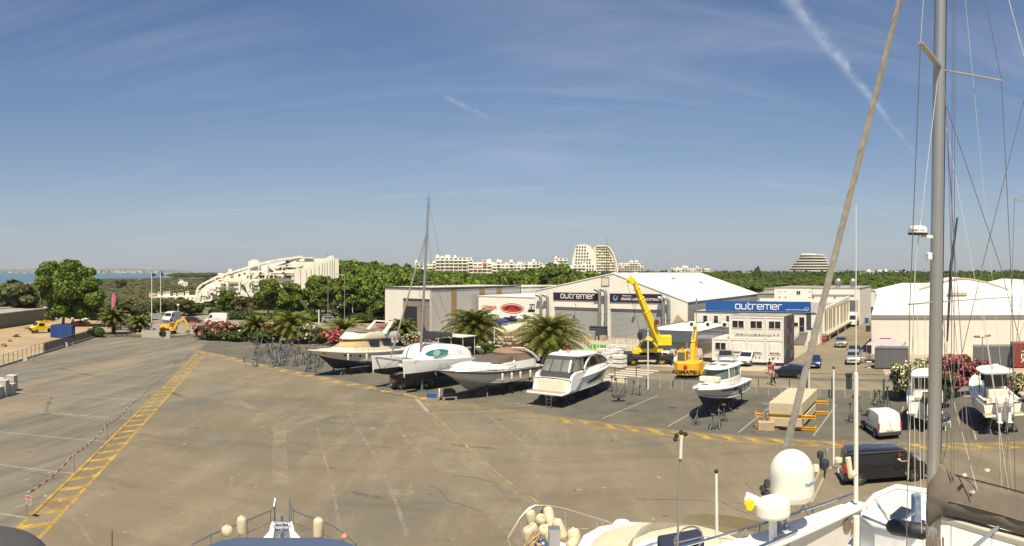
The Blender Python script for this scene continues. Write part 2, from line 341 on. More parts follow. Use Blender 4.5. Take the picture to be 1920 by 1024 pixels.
struct(bb.build('beach',beach))
wm=mat('sea_water',(.05,.125,.18),.3,var=.25,sc=.012,stretch=(1,3,1),bump=.4,spec=.35)
struct(MB().add([(-40000,-3000,-1.2),(9000,-3000,-1.2),(9000,30000,-1.2),(-40000,30000,-1.2)],[(0,1,2,3)]).build('sea',wm))
def ridge(name,pts,depth,m,seed):
 """a far hill range: real distance, height and thickness"""
 rnd=random.Random(seed);a=[];b=[];c=[]
 for x,y,d in pts:
  p=ray(x,y,d);q=ray(x,y,d+depth);a.append((p.x*.985,p.y*.985,-3));b.append((p.x,p.y,max(0,p.z)));c.append((q.x,q.y,-3))
 MBx=MB();k=len(pts);MBx.add(a+b+c,[(i,i+1,k+i+1,k+i)for i in range(k-1)]+[(k+i,k+i+1,2*k+i+1,2*k+i)for i in range(k-1)])
 return struct(MBx.build(name,m,smooth=True,auto=80))
hm=mat('hill_scrub',(.13,.13,.085),.95,var=.3,sc=.002)
prof=lambda x:504.5-1.8*math.exp(-((x-110)/60)**2)+.8*math.sin(x*.05)+.5*math.sin(x*.21)+(max(0,x-250)/100)**2*3.5-1.0*math.exp(-((x-230)/30)**2)
ridge('hill',[(x,prof(x),11500)for x in range(-60,420,8)],2500,hm,1)
ridge('hill',[(x,509-3*math.exp(-((x-1500)/60)**2)-1.5*math.sin(x*.011)**2,14000)for x in range(900,2000,15)],2500,hm,2)
rs=random.Random(5);tb=MB()
for i in range(150):
 x=rs.uniform(165,300)if i<95 else rs.uniform(-30,165);d=rs.uniform(8200,9000);p=ray(x,512,d);w_=rs.uniform(15,70);h_=rs.uniform(8,30)*(1 if x>160 else .6)
 tb.box(p.x-w_,p.x+w_,p.y,p.y+40,-2,h_,rs.choice((0,0,1,2)))
struct(tb.build('far_shore_town',[mat('pale_stone',(.5,.44,.34),.9),mat('terracotta',(.4,.22,.14),.9),mat('grey_stone',(.3,.29,.26),.9)]),'stuff','pale low town strung along the far shore of the bay','town')
fd=Vector((math.sin(R(-19)),math.cos(R(-19))));fl0=G(0,687).xy
p_a=fl0-fd*60;p_b=G(178,632.5).xy;p_c=G(352,634).xy;p_d=G(470,639).xy
yard=[p_a,p_b,p_c,p_d,G(560,647).xy,Wd(-75,66).xy,Wd(120,64).xy,Wd(120,-40).xy,Vector((0,-45)),Vector((-60,-40))]
sheet('yard_asphalt',yard,.02,asp)
sheet('pavement',[Wd(-95,78).xy,Wd(-95,160).xy,Wd(60,160).xy,Wd(120,130).xy,Wd(120,78).xy],.016,mat('forecourt_paving',(.36,.30,.225),.9,var=.15,sc=.3,dirt=.4,dirtc=(.2,.17,.13)))
sheet('road',[Wd(-150,66).xy,Wd(-150,77.5).xy,Wd(150,77.5).xy,Wd(150,66).xy],.03,rod)
sheet('street',[Wd(-19.5,78).xy,Wd(-19.5,400).xy,Wd(-10.6,400).xy,Wd(-9,100).xy,Wd(-6,78).xy],.034,rod)
sheet('road_patch',[Wd(-70,72.9).xy,Wd(-70,74.6).xy,Wd(120,74.6).xy,Wd(120,72.9).xy],.036,asphalt('dark_asphalt',(.105,.095,.08),(.125,.11,.09),(.11,.105,.095)))
kb=MB()
for a,b_ in((-95,-20.5),(-6,120)):kb.box(a,b_,77.6,77.9,0,.14)
for a,b_ in((-60,120),):kb.box(a,b_,65.7,66.0,0,.14)
kb.M=None;ko=kb.build('kerb',conc);ko.rotation_euler=(0,0,-TH);struct(ko)
pm=MB()
for a,b_ in((-95,-20.5),(-6,120)):pm.box(a,b_,77.905,80.2,0,.135)
pm.box(-60,-22,64.3,65.695,0,.12);pm.box(-17.5,120,64.3,65.695,0,.12)
po=pm.build('pavement',mat('pavement_beige',(.44,.36,.26),.9,var=.15,sc=.6,dirt=.3));po.rotation_euler=(0,0,-TH);struct(po)
q=fd;nrm=Vector((-fd.y,fd.x));sheet('building_site_sand',[p_a+nrm*.6,p_b+nrm*.6,G(330,612).xy,G(330,590).xy,G(140,588).xy,G(-300,600).xy,p_a+nrm*90],.012,sand)
sheet('path',[G(170,628).xy,G(345,630).xy,G(1000,612).xy,G(1000,594).xy,G(420,590).xy,G(200,598).xy],.014,mat('gravel',(.24,.21,.165),.95,var=.2,sc=.4,dirt=.4))
# ---- painted markings
def worn(name,rgb,cover=.5,sc=1.2,low=.05,top=1):
 m=bpy.data.materials.new(name);m.use_nodes=True;t,b=nodes_of(m);b.inputs['Roughness'].default_value=.8
 c=t.nodes.new('ShaderNodeTexCoord');n=t.nodes.new('ShaderNodeTexNoise');n.inputs['Scale'].default_value=sc;n.inputs['Detail'].default_value=9;n.inputs['Roughness'].default_value=.75
 t.links.new(c.outputs['Object'],n.inputs['Vector']);r=t.nodes.new('ShaderNodeMapRange');r.inputs[1].default_value=cover-.13;r.inputs[2].default_value=cover+.13;r.inputs[3].default_value=top;r.inputs[4].default_value=low
 t.links.new(n.outputs[0],r.inputs[0]);t.links.new(r.outputs[0],b.inputs['Alpha']);b.inputs['Base Color'].default_value=(*rgb,1);return m
yp=worn('worn_yellow_paint',(.44,.285,.055),.54,.9);yf=worn('faded_yellow_paint',(.44,.30,.09),.54,.8);yg=worn('ghost_yellow_paint',(.36,.26,.11),.44,.7);wp=worn('worn_white_paint',(.36,.33,.27),.58,3.0,.35,.9);zp=worn('zebra_white_paint',(.6,.56,.47),.66)
def strip(b,a,c,w_,z=.0):
 a,c=Vector(a).to_2d(),Vector(c).to_2d();d=(c-a).normalized();n=Vector((-d.y,d.x))*w_/2
 b.add([(*(a-n),z),(*(c-n),z),(*(c+n),z),(*(a+n),z)],[(0,1,2,3)])
hz=MB();a0,a1=G(66,1018).xy,G(387,662).xy;b0=G(28,996).xy;dr=(a1-a0).normalized();nn=Vector((-dr.y,dr.x));wdt=abs((b0-a0).dot(nn));ln=(a1-a0).length
s0=a0-dr*8
strip(hz,s0,a1,.2);strip(hz,s0+nn*wdt,a1+nn*wdt,.2)
t=0.3
while t<ln+6.6:
 p=s0+dr*t;hz.add([(*(p+nn*.1),0),(*(p+nn*.1+dr*.62),0),(*(p+nn*(wdt-.1)+dr*-.42),0),(*(p+nn*(wdt-.1)+dr*-1.04),0)],[(0,1,2,3)]);t+=1.95
o=hz.build('yellow_hatching',yp);o.location.z=.026;struct(o)
va,vb=45.4,46.8;k0=ux(392,46)
for us,ue,m_,kd in((k0-5,-44,yf,0),(-44,ux(700,46),yf,1),(ux(700,46),ux(1060,46),yg,1),(ux(1060,46),68,yp,1)):
 hz=MB()
 for v_ in(va,vb):hz.add([(us,v_-.07,0),(ue,v_-.07,0),(ue,v_+.07,0),(us,v_+.07,0)],[(0,1,2,3)])
 u=us+.3
 while u<ue:
  if not kd:hz.add([(u,va+.12,0),(u+.95,va+.12,0),(u+.95,vb-.12,0),(u,vb-.12,0)],[(0,1,2,3)]);u+=2.6
  else:hz.add([(u,va+.1,0),(u+.8,va+.1,0),(u-.6,vb-.1,0),(u-1.4,vb-.1,0)],[(0,1,2,3)]);u+=1.95
 o=hz.build('yellow_hatching',m_);o.location.z=.026;o.rotation_euler=(0,0,-TH);struct(o)
wl=MB()
for p,q in(((0,692),(350,707)),((30,691),(246,786)),):pass
e1=(a1+nn*wdt);rt=Vector((math.sin(R(71.5)),math.cos(R(71.5))))
for(x,y),ll in(((50,972),16),((142,889),22),((204,829),26),((246,785.5),28),((279,751),30),((308,726),32),((325,706),32),((350,686),34),((366,672),34),((375,662),34)):
 p=G(x,y).xy;strip(wl,p-rt*ll,p,.13,0)
for y,x0,x1 in((652,250,470),(645,200,460)):strip(wl,G(x0,y-2).xy,G(x1,y+2).xy,.12)
for(x,y)in((1128,786),(1252,800),(1384,812),(1525,818),(1830,825),(1680,822)):
 p=G(x,y).xy;u_=Vector((math.sin(R(36)),math.cos(R(36))));strip(wl,p,p+u_*11.5,.13)
strip(wl,G(800,775).xy,G(968,770).xy,.14);strip(wl,G(775,742).xy,G(802,772).xy,.3)
o=wl.build('white_bay_line',wp);o.location.z=.0255;struct(o)
pt=worn('pale_repair',(.24,.205,.15),.5,.35,.4,.9);pw=worn('chalky_line',(.30,.265,.20),.5,1.2,.12,.75);ch=MB()
def path(b,px,w_):
 P=[G(x,y).xy for x,y in px]
 for i in range(len(P)-1):strip(b,P[i],P[i+1]+(P[i+1]-P[i]).normalized()*.05,w_*random.uniform(.8,1.2))
CP=[((525,795),(524,850),(526,905),(529,960),(532,1020)),((525,800),(560,782),(620,776),(700,773),(800,772)),((525,800),(500,785),(470,765),(445,752)),((775,800),(812,838),(850,880),(900,925),(960,975),(1010,1020))]
for pts_,w_ in zip(CP,(.95,.8,.9,1.9)):
 P_=[G(x,y).xy for x,y in pts_];prev=None;row=[]
 for i,p in enumerate(P_):d=(P_[min(i+1,len(P_)-1)]-P_[max(i-1,0)]).normalized();n=Vector((-d.y,d.x))*w_/2;row.append([(*(p-n),0),(*(p+n),0)])
 b_=MB();b_.loops(row,0,closed=False);o=b_.build('pale_channel_strip',pt);o.location.z=.0232+.0002*CP.index(pts_);struct(o)
pc_=MB();pc_.add([(*G(x,y).xy,0)for x,y in((500,786),(528,795),(548,795),(600,778),(640,775),(612,784),(566,796),(541,812),(512,812))],[tuple(range(9))]);o=pc_.build('pale_channel_strip',pt);o.location.z=.0226;struct(o)
ck2=MB()
for x,y,a_,b2 in((690,805,1.3,.7),(640,790,.9,.5),(1010,790,2.2,.6),(960,760,2.6,.8),(745,925,1.0,.6),(840,760,3.2,1.2),(120,775,5,1.0),(700,760,4,1.2)):
 p=G(x,y).xy;ck2.add([(p.x+a_*random.uniform(.7,1.2)*math.cos(k*.449),p.y+b2*random.uniform(.7,1.3)*math.sin(k*.449),0)for k in range(14)],[tuple(range(14))])
o=ck2.build('chalk_dust',worn('chalky_dust',(.33,.29,.215),.46,1.4,.0,.8));o.location.z=.0238;struct(o,'stuff','pale chalky dust drifted on the asphalt','dust')
path(ch,[(800,772),(815,788),(828,803),(860,838),(895,868),(940,905),(1000,948),(1060,990),(1120,1030)],.3)
path(ch,[(905,772),(935,795),(965,818),(990,835)],.22)
path(ch,[(650,770),(668,800),(700,850),(720,890),(745,950),(765,1010)],.22);path(ch,[(595,800),(605,850),(622,900),(632,960),(640,1010)],.18)
path(ch,[(10,893),(60,915),(110,945),(150,985),(170,1020)],.16);path(ch,[(760,735),(800,772)],.4);path(ch,[(440,860),(430,930),(410,1000)],.12);path(ch,[(745,800),(765,830),(790,850)],.3)
o=ch.build('white_guide_line',pw);o.location.z=.0245;struct(o)
yc=MB();path(yc,[(812,777),(870,832),(905,865),(950,903),(1008,943)],.16);o=yc.build('yellow_guide_line',worn('faint_yellow',(.4,.28,.1),.5));o.location.z=.028;struct(o)
pa=MB();pb=MB();rs=random.Random(11)
tp_=MB()
for x,y,a_,b2 in((330,740,1.5,.4),(900,840,2.2,.3),(1180,770,1.0,.5),(560,700,2.0,.3),(150,700,5,.35),(90,760,4,.2),(690,930,1.2,.25)):
 p=G(x,y).xy;an=rs.uniform(-.4,.4)-TH;n_k=14;tp_.add([(p.x+a_*rs.uniform(.8,1.1)*math.cos(k*6.283/n_k)*math.cos(an)-b2*math.sin(k*6.283/n_k)*math.sin(an),p.y+a_*math.cos(k*6.283/n_k)*math.sin(an)+b2*rs.uniform(.7,1.2)*math.sin(k*6.283/n_k)*math.cos(an),0)for k in range(n_k)],[tuple(range(n_k))])
o=tp_.build('tar_patch',worn('dark_tar',(.085,.075,.058),.5,.7,.0,.45));o.location.z=.0222;struct(o)
ck=MB()
for i in range(20):
 x,y=rs.uniform(60,1500),rs.uniform(680,1000);p=G(x,y).xy;an=rs.uniform(0,6.28)
 for k in range(rs.randint(5,13)):an+=rs.uniform(-.5,.5);q=p+Vector((math.cos(an),math.sin(an)))*rs.uniform(.3,.7);strip(ck,p,q,rs.uniform(.012,.035));p=q
o=ck.build('asphalt_crack',mat('crack_dark',(.055,.048,.038),.95));o.location.z=.0295;struct(o,'stuff','thin dark cracks wandering over the asphalt','cracks')
for i in range(130):
 x,y=rs.uniform(0,1560),660+350*rs.random()**.8;p=G(x,y).xy;r1,r2=rs.uniform(.03,.22),rs.uniform(.02,.07);an=rs.uniform(0,3.14)
 (pa if i%3 else pb).add([(p.x+r1*rs.uniform(.7,1.2)*math.cos(t_)*math.cos(an)-r2*math.sin(t_)*math.sin(an),p.y+r1*math.cos(t_)*math.sin(an)+r2*rs.uniform(.7,1.2)*math.sin(t_)*math.cos(an),0)for t_ in[k*.785 for k in range(8)]],[tuple(range(8))])
o=pa.build('pale_scuff',mat('pale_scuff',(.36,.31,.23),.9));o.location.z=.031;struct(o,'stuff','small pale scuffs and flakes scattered over the asphalt','scuff marks')
o=pb.build('oil_stain',mat('oil_stain',(.07,.06,.05),.8));o.location.z=.0305;struct(o,'stuff','small dark oil stains scattered over the asphalt','oil stains')
for i,(x,y)in enumerate(((1395,690),(1260,765),(1180,758))):
 p=G(x,y);b=MB();b.lathe([(.001,0),(.36,0),(.38,-.01)],(0,0,0),20);o=b.build('manhole_cover',mat('cast_iron',(.07,.062,.055),.6,.3,.3,12));o.location=(p.x,p.y,.033);struct(o)
rp=MB()
for x,y,r_ in((108,946,.9),(260,785,.6),(1115,797,1.0),(1588,833,1.1)):
 p=G(x,y).xy;rp.add([(p.x+r_*math.cos(k*.5236),p.y+r_*.8*math.sin(k*.5236),0)for k in range(12)],[tuple(range(12))])
o=rp.build('red_floor_mark',worn('worn_red_paint',(.30,.13,.09),.46,2,0,.6));o.location.z=.029;struct(o)
zb=MB()
c0=Wd(-34.6,69).xy
for k in range(7):
 v=64.6+k*1.55;zb.add([(-37.0,v,0),(-32.6,v,0),(-32.6,v+.65,0),(-37.0,v+.65,0)],[(0,1,2,3)])
zb2=zb.build('zebra_crossing',zp);zb2.location.z=.041;zb2.rotation_euler=(0,0,-TH);struct(zb2)
# ---------------------------------------------------------------- buildings of the boatyard, on the U/V grid
GR=-TH
ribw=ribbed('white_cladding',(.72,.69,.62),.5,'X');ribg=ribbed('grey_cladding',(.42,.41,.40),.5,'Y',dirt=.15);ribd=ribbed('slate_blue_cladding',(.10,.115,.15),.35,'X',.6);shut=ribbed('roller_shutter_grey',(.30,.31,.31),.22,'Z',.5)
memb=mat('white_membrane',(.80,.78,.72),.55,var=.04,sc=.2,dirt=.1,dirtc=(.62,.58,.48));rend=mat('white_render',(.74,.71,.64),.85,var=.05,sc=.3,dirt=.18,dirtc=(.5,.46,.38))
trimd=mat('dark_trim',(.06,.065,.08),.5);signd=mat('aubergine_sign',(.022,.016,.028),.5);signb=mat('cobalt_sign',(.012,.085,.33),.4,var=.06,sc=.5);signw=mat('sign_white',(.8,.8,.78),.5,var=0)
duct=mat('duct_metal',(.32,.33,.33),.45,.6,.15,3,.2);roofg=mat('grey_roofing',(.30,.285,.255),.9,var=.15,sc=.5,dirt=.4)
def fr(u,v):return u,v
def part(b,name,m,root,**k):return b.build(name,m,root,**k)
def window(root,x0,x1,z0,z1,y,m=None,fw=.07,frm=None,mull=1,name='window'):
 """a window in a wall facing -y (local): frame with the pane as its child"""
 f=MB()
 for a in((x0,x0+fw),(x1-fw,x1)):f.box(a[0],a[1],y-.05,y+.02,z0,z1)
 f.box(x0+fw,x1-fw,y-.05,y+.02,z1-fw,z1);f.box(x0+fw,x1-fw,y-.05,y+.02,z0,z0+fw)
 for k in range(mull):c=x0+(x1-x0)*(k+1)/(mull+1);f.box(c-fw/2,c+fw/2,y-.05,y+.02,z0+fw,z1-fw)
 o=f.build(name,frm or white,root);p=MB().box(x0+fw,x1-fw,y-.02,y+.01,z0+fw,z1-fw);p.build('pane',m or glass,o);return o
def stroke_word(word,h,wd,m,parent,x,y,z):
 """squared rounded display lettering as ribbon strokes, facing -y; returns width"""
 G_={'o':[[(0,.15),(0,.85),(.15,1),(.85,1),(1,.85),(1,.15),(.85,0),(.15,0),(0,.15)]],'u':[[(0,1),(0,.15),(.15,0),(1,0),(1,1)]],'t':[[(.15,1.35),(.15,.15),(.3,0),(.8,0)],[(.15,1),(.8,1)]],'r':[[(0,0),(0,.85),(.15,1),(.75,1)]],'e':[[(.95,0),(.15,0),(0,.15),(0,.85),(.15,1),(.85,1),(1,.85),(1,.5),(0,.5)]],'m':[[(0,0),(0,.85),(.1,1),(1.5,1),(1.6,.85),(1.6,0)],[(.8,1),(.8,0)]]}
 W_={'o':1,'u':1,'t':.8,'r':.75,'e':1,'m':1.6};cx=x
 for c in word:
  b=MB()
  for ln_ in G_[c]:
   for i in range(len(ln_)-1):
    p,q=Vector(ln_[i])*h,Vector(ln_[i+1])*h;d=(q-p).normalized();n=Vector((-d.y,d.x))*wd/2;p=p-d*wd*.35;q=q+d*wd*.35
    off=.002*i
    b.add([(cx+t.x,y-off,z+t.y)for t in(p-n,q-n,q+n,p+n)],[(0,1,2,3)])
  b.build('letter',m,parent);cx+=(W_[c]+.32)*h
 return cx-x
def stovepipe(root,x,y,z0,z1,lean=0):
 b=MB();b.tube([(x,y,z0),(x,y,z0+1.4)],.36,12);b.tube([(x,y,z0+1.4),(x+.0,y,z0+1.6),(x,y,z1-1.2),(x-.05,y,z1-.5),(x-.35,y-.1,z1-.1),(x-.9,y-.25,z1+.1)],[.30,.30,.30,.32,.34,.36],12)
 for q in(z0+.1,z0+1.3,(z0+z1)/2):b.lathe([(.38,q),(.40,q+.06),(.38,q+.12)],(x,y,0),12)
 b.build('exhaust_pipe',duct,root,smooth=True)
 b=MB();b.lathe([(.36,-.012),(.3,-.012),(.3,.012),(.36,.012)],n=10);b.lathe([(.31,-.005),(.31,.005)],n=10)
 o=b.build('exhaust_mouth',dark,root);o.location=(x-.92,y-.255,z1+.105);o.rotation_euler=(0,R(-76),R(15))
# --- the big hall with two roller shutters
v0=108.5;uL,uR=ux(1003,v0),ux(1289,v0);ua=ux(1150,v0);zA=11.7;zL=12-36*131/F;zR=6.75;dep=46
t=thing('boat_hall','big white membrane gable hall with two grey roller shutters and dark signboards','hall',Wd(uL,v0),GR)
Wf=uR-uL;xa=ua-uL
def gz(x):return zL+(zA-zL)*x/xa if x<xa else zA+(zR-zA)*(x-xa)/(Wf-xa)
d1=(ux(1039,v0)-uL,ux(1126,v0)-uL);d2=(ux(1144,v0)-uL,ux(1243,v0)-uL);dz=12-(576-510)*127/F;dz2=12-(580-510)*120/F
wb=MB();xs=[0,d1[0],d1[1],d2[0],d2[1],Wf]
for i in range(5):
 a,b_=xs[i],xs[i+1];lo={1:dz,3:dz2}.get(i,0)
 top=[(a,gz(a))]+([(xa,zA)]if a<xa<b_ else[])+[(b_,gz(b_))]
 wb.prism([(a,lo),(b_,lo)]+top[::-1],0,.3,'Y')
wb.build('front_wall',ribbed('hall_front_cladding',(.74,.71,.64),.9,'X',.12,.7,.08),t)
for(a,b_),z in((d1,dz),(d2,dz2)):MB().box(a,b_,.31,.42,0,z+.1).build('roller_shutter',shut,t)
sb=MB();sb.box(Wf-.3,Wf,.3,dep,0,zR-.05);sb.box(0,.3,.3,dep,0,zL-.05);sb.box(.3,Wf-.3,dep-.3,dep,0,zR-.4);sb.build('side_wall',roofg,t)
rf=MB()
for(a,za),(b_,zb_)in(((-.15,zL),(xa,zA)),((xa,zA),(Wf+.15,zR))):
 rf.add([(a,-.12,za),(b_,-.12,zb_),(b_,dep,zb_),(a,dep,za),(a,-.12,za+.14),(b_,-.12,zb_+.14),(b_,dep,zb_+.14),(a,dep,za+.14)],[(0,3,2,1),(4,5,6,7),(0,1,5,4),(1,2,6,5),(2,3,7,6),(3,0,4,7)])
for k in range(1,9):
 y=dep*k/9
 for(a,za),(b_,zb_)in(((0,zL),(xa,zA)),((xa,zA),(Wf,zR))):rf.beam((a,y,za+.145),(b_,y,zb_+.145),.09,.06)
rf.build('roof',memb,t)
for i in range(2):
 cc=MB();cc.lathe([(1.3,0),(1.2,.3),(.5,.55),(.01,.6)],(xa+3+i*3,20+i*9,zA-.85-i*.9),12);cc.build('roof_vent',memb,t)
fl=MB();sx_=ux(1135,v0)-uL
fl.box(sx_-.75,sx_+.75,-.06,-.002,9.45,10.95);fl.build('square_board',mat('board_cream',(.62,.57,.46),.7,var=.1),t)
fl=MB()
for a in((-.8,-.72,9.4,11),(.72,.8,9.4,11),(-.72,.72,9.4,9.48),(-.72,.72,10.92,11)):fl.box(sx_+a[0],sx_+a[1],-.09,-.003,a[2],a[3])
fl.build('board_frame',trimd,t)
for(x0,x1,zt,zb_,kind)in((1038,1125,549,563.5,0),(1144,1241,551,567.5,1)):
 a,b_=ux(x0,v0)-uL,ux(x1,v0)-uL;dm=v0/math.cos(((x0+x1)/2-960)/F-TH);z1,z0=12-(zt-510)*dm/F,12-(zb_-510)*dm/F
 s_=MB().box(a,b_,-.14,-.004,z0,z1).build('signboard',signd,t)
 if not kind:stroke_word('outremer',.72,.13,signw,s_,a+(b_-a)*.17,-.15,z0+.42)
 else:
  ring=MB()
  for k in range(26):
   a0_,a1_=R(95+k*12.2),R(95+(k+1)*12.2);th_=lambda q:.10+.20*math.sin(math.pi*min(1,max(0,(q-R(95))/R(317))));c_=a+1.15
   ring.add([(c_+math.cos(a0_)*.5,-.15,(z0+z1)/2+math.sin(a0_)*.5),(c_+math.cos(a1_)*.5,-.15,(z0+z1)/2+math.sin(a1_)*.5),(c_+math.cos(a1_)*(.5-th_(a1_)),-.15,(z0+z1)/2+math.sin(a1_)*(.5-th_(a1_))),(c_+math.cos(a0_)*(.5-th_(a0_)),-.15,(z0+z1)/2+math.sin(a0_)*(.5-th_(a0_)))],[(0,1,2,3)])
  ring.build('emblem',mat('emblem_blue',(.12,.32,.68),.4,var=.5,sc=1.2),s_)
  lettering('GRAND LARGE YACHTING',.62,signw,s_,(a+(b_-a)*.585,-.155,z0+(z1-z0)*.38),bold=.012,space=1.18,sx=.86)
  lettering('Mediterranean',.3,signw,s_,(a+(b_-a)*.34,-.155,z0+(z1-z0)*.76),bold=.008)
for x,zt in((1018,553),(1030.5,553),(1128,543),(1139.5,543),(1247,559),(1257,559)):
 a=ux(x,v0)-uL;dm=v0/math.cos((x-960)/F-TH);stovepipe(t,a,-.75,0 if x<1240 else 0,12-(zt-510)*dm/F)
for x,y in((1080,571),(1192,573)):
 a=ux(x,v0)-uL;z=12-(y-510)*v0/math.cos((x-960)/F-TH)/F;b=MB();b.tube([(a,0,z),(a,-.5,z+.12),(a,-.75,z)],.05);b.lathe([(.3,z-.25),(.12,z-.02),(.02,z)],(a,-.8,0),10);b.build('wall_lamp',duct,t)
b=MB();dpx=ux(1270,v0)-uL;b.add([(dpx-.8,-.05,3.2),(dpx+.5,-.05,2.2),(dpx+1.3,-.05,3.5),(dpx,-.05,4.6)],[(0,1,2,3)]);b.build('loose_panel',wood,t)
# --- low hall with the jet ski banner
uB0,uB1=ux(895,v0),ux(1003,v0)-.3;t=thing('shop_hall','low white hall with red and black lettering of a watercraft dealer','hall',Wd(uB0,v0+.4),GR);wB=uB1-uB0;hB=6.95
MB().box(0,wB,0,22,0,hB).build('wall',mat('banner_white',(.76,.74,.68),.6,var=.03),t,bevel=.03);MB().box(-.1,wB,-.1,22.1,hB+.002,hB+.15).build('roof_edge',white,t)
rl=mat('sign_red',(.55,.03,.02),.5,var=0);bl=mat('sign_black',(.015,.015,.015),.5,var=0)
X_=lambda x:ux(x,v0)-uB0
lettering('YAMAHA',.92,rl,t,(X_(918),-.02,12-(576-510)*139/F),bold=.035,sx=.8,name='dealer_lettering')
b=MB();c_=X_(904.5);zz=12-(576-510)*139/F
for k in range(16):a0_,a1_=k*math.pi/8,(k+1)*math.pi/8;b.add([(c_+.42*math.cos(a0_),-.02,zz+.42*math.sin(a0_)),(c_+.42*math.cos(a1_),-.02,zz+.42*math.sin(a1_)),(c_+.32*math.cos(a1_),-.02,zz+.32*math.sin(a1_)),(c_+.32*math.cos(a0_),-.02,zz+.32*math.sin(a0_))],[(0,1,2,3)])
for k in range(3):a0_=math.pi/2+k*2.094;b.add([(c_-.04*math.sin(a0_),-.022,zz+.04*math.cos(a0_)),(c_+.34*math.cos(a0_),-.022,zz+.34*math.sin(a0_)),(c_+.04*math.sin(a0_),-.022,zz-.04*math.cos(a0_))],[(0,1,2)])
b.build('round_emblem',rl,t)
cx_=X_(958);cz=12-(577.5-510)*137/F
for rx_,rz_,m_,o_ in((2.95,1.02,bl,-.02),(2.78,.88,signw,-.026),(2.62,.76,rl,-.032)):b=MB();b.add([(cx_+rx_*math.cos(k*.1963),o_,cz+rz_*math.sin(k*.1963))for k in range(32)],[tuple(range(32))]);b.build('oval_plate',m_,t)
b=MB()
for p in([(-2.1,-.32),(-.9,.52),(-.45,.52),(-.45,.25),(-.85,.25),(-.95,.1),(-.45,.1),(-.45,-.1),(-1.2,-.1),(-1.5,-.32)],[(2.1,-.32),(.9,.52),(.45,.52),(.45,.25),(.85,.25),(.95,.1),(.45,.1),(.45,-.1),(1.2,-.1),(1.5,-.32)],[(-.3,.5),(.3,.5),(.3,.3),(.1,.3),(.1,-.35),(-.1,-.35),(-.1,.3),(-.3,.3)]):
 b.add([(cx_+q[0],-.04,cz+q[1])for q in p],[tuple(range(len(p)))])
b.build('oval_glyph',bl,t)
a,b_=X_(987),X_(1003.5)-.35;zz=12-(577-510)*134/F
b=MB();b.add([(a,-.02,zz-.8),(b_,-.02,zz-.8),(b_,-.02,zz+.8),(a+.5,-.02,zz+.8)],[(0,1,2,3)]);o=b.build('black_plate',bl,t);lettering('JET SKI',1.0,signw,o,((a+b_)/2+.15,-.05,zz+.1),bold=.04,sx=.55,shear=.25)
# --- grey and white sheds on the left
pc=ray(808,540,131);uc,vc=pc.x*math.cos(TH)-pc.y*math.sin(TH),pc.x*math.sin(TH)+pc.y*math.cos(TH)
def ud(x,v):return ux(x,v)
uw=ux(722,vc);hS=12-30.5*131/F
t=thing('steel_shed','long grey and white steel shed with a tall open doorway','shed',Wd(uc,vc),GR);ww=uc-uw
dx0,dx1=ux(755,vc)-uc,ux(806,vc)-uc;dzz=12-(560-510)*134/F
b=MB();b.box(-ww,dx0,0,.25,0,hS);b.box(dx0,dx1,0,.25,dzz,hS);b.box(dx1,0,0,.25,0,hS);b.build('front_wall',ribw,t)
b=MB();b.box(-.25,0,.25,52,0,hS-.3);b.box(-ww,-ww+.25,.25,52,0,hS-.3);b.box(-ww+.25,-.25,51.7,52,0,hS-.3);b.build('side_wall',ribg,t)
b=MB();b.box(-ww-.1,.12,-.1,30,hS+.001,hS+.1);b.box(-ww-.1,.12,30,52.1,hS-.35,hS-.25);b.build('roof',mat('pale_roof',(.5,.48,.44),.8),t)
b=MB();b.box(-ww-.14,.16,-.16,-.1,hS-.16,hS+.14);b.box(.12,.18,-.1,30,hS-.16,hS+.14);b.box(-.02,.06,-.08,-.004,0,hS-.17);b.box(.01,.06,29.9,30.1,0,hS-.17);b.build('dark_edge_trim',trimd,t)
for vv,w_ in((6.0,1.6),(15,1.8),(21,1.8),(31,1.6)):MB().box(.002,.05,vv,vv+w_,3.1,hS-.35).build('translucent_strip',mat('brown_translucent',(.26,.19,.08),.5),t)
b=MB().box(dx0+.05,(dx0+dx1)/2,.3,.36,0,dzz-1.6);b.build('door_opening',dark,t)
b=MB().box((dx0+dx1)/2,dx1,.3,.38,0,dzz-1.4);b.box(dx0,dx1,.26,.34,dzz-1.6,dzz);b.build('sliding_door',mat('brown_grey_door',(.22,.19,.16),.7),t)
b=MB().box(.004,.06,30.2,38,0,hS-.7);b.build('white_wall_panel',ribw,t)
# --- glass fronted office with slate fascia
v1=88.0;uo0,uo1=ux(1198,v1),ux(1312,v1);wo=uo1-uo0;d_=v1/math.cos(.2794-TH);zf1,zf0=12-(621.5-510)*d_/F,12-(643-510)*d_/F
t=thing('glass_office','low office with slate blue fascia, white flat roof and glass front','office',Wd(uo0,v1),GR)
b=MB();b.box(0,wo,0,.18,zf0,zf1);b.box(wo-.18,wo,.18,16.5,zf0,zf1);b.box(0,.18,.18,16.5,zf0,zf1);b.box(.18,wo-.18,16.3,16.5,zf0,zf1);b.build('fascia',ribd,t)
MB().box(.2,wo-.2,.2,16.28,zf1-.3,zf1-.16).build('roof',mat('bright_roof_sheet',(.8,.79,.75),.6,var=.04,sc=.5,dirt=.1),t)
b=MB();b.box(1.2,wo-.7,1.0,15.5,0,.3);b.box(6.9,7.3,.9,1.0,.3,zf0);b.box(wo-1,wo-.7,.9,15.5,.3,zf0);b.build('base_wall',rend,t)
b=MB().box(1.2,wo-1.1,1.0,1.1,.3,zf0+.1);b.build('shop_window',mat('milky_glass',(.28,.34,.30),.25,var=.1),t)
for k in range(6):MB().box(1.2+k*(wo-2.3)/5,1.28+k*(wo-2.3)/5,.93,.995,.3,zf0).build('mullion',alu,t)
MB().box(wo-.69,wo-.6,1.2,15.3,.3,zf0).build('shop_window',glass,t)
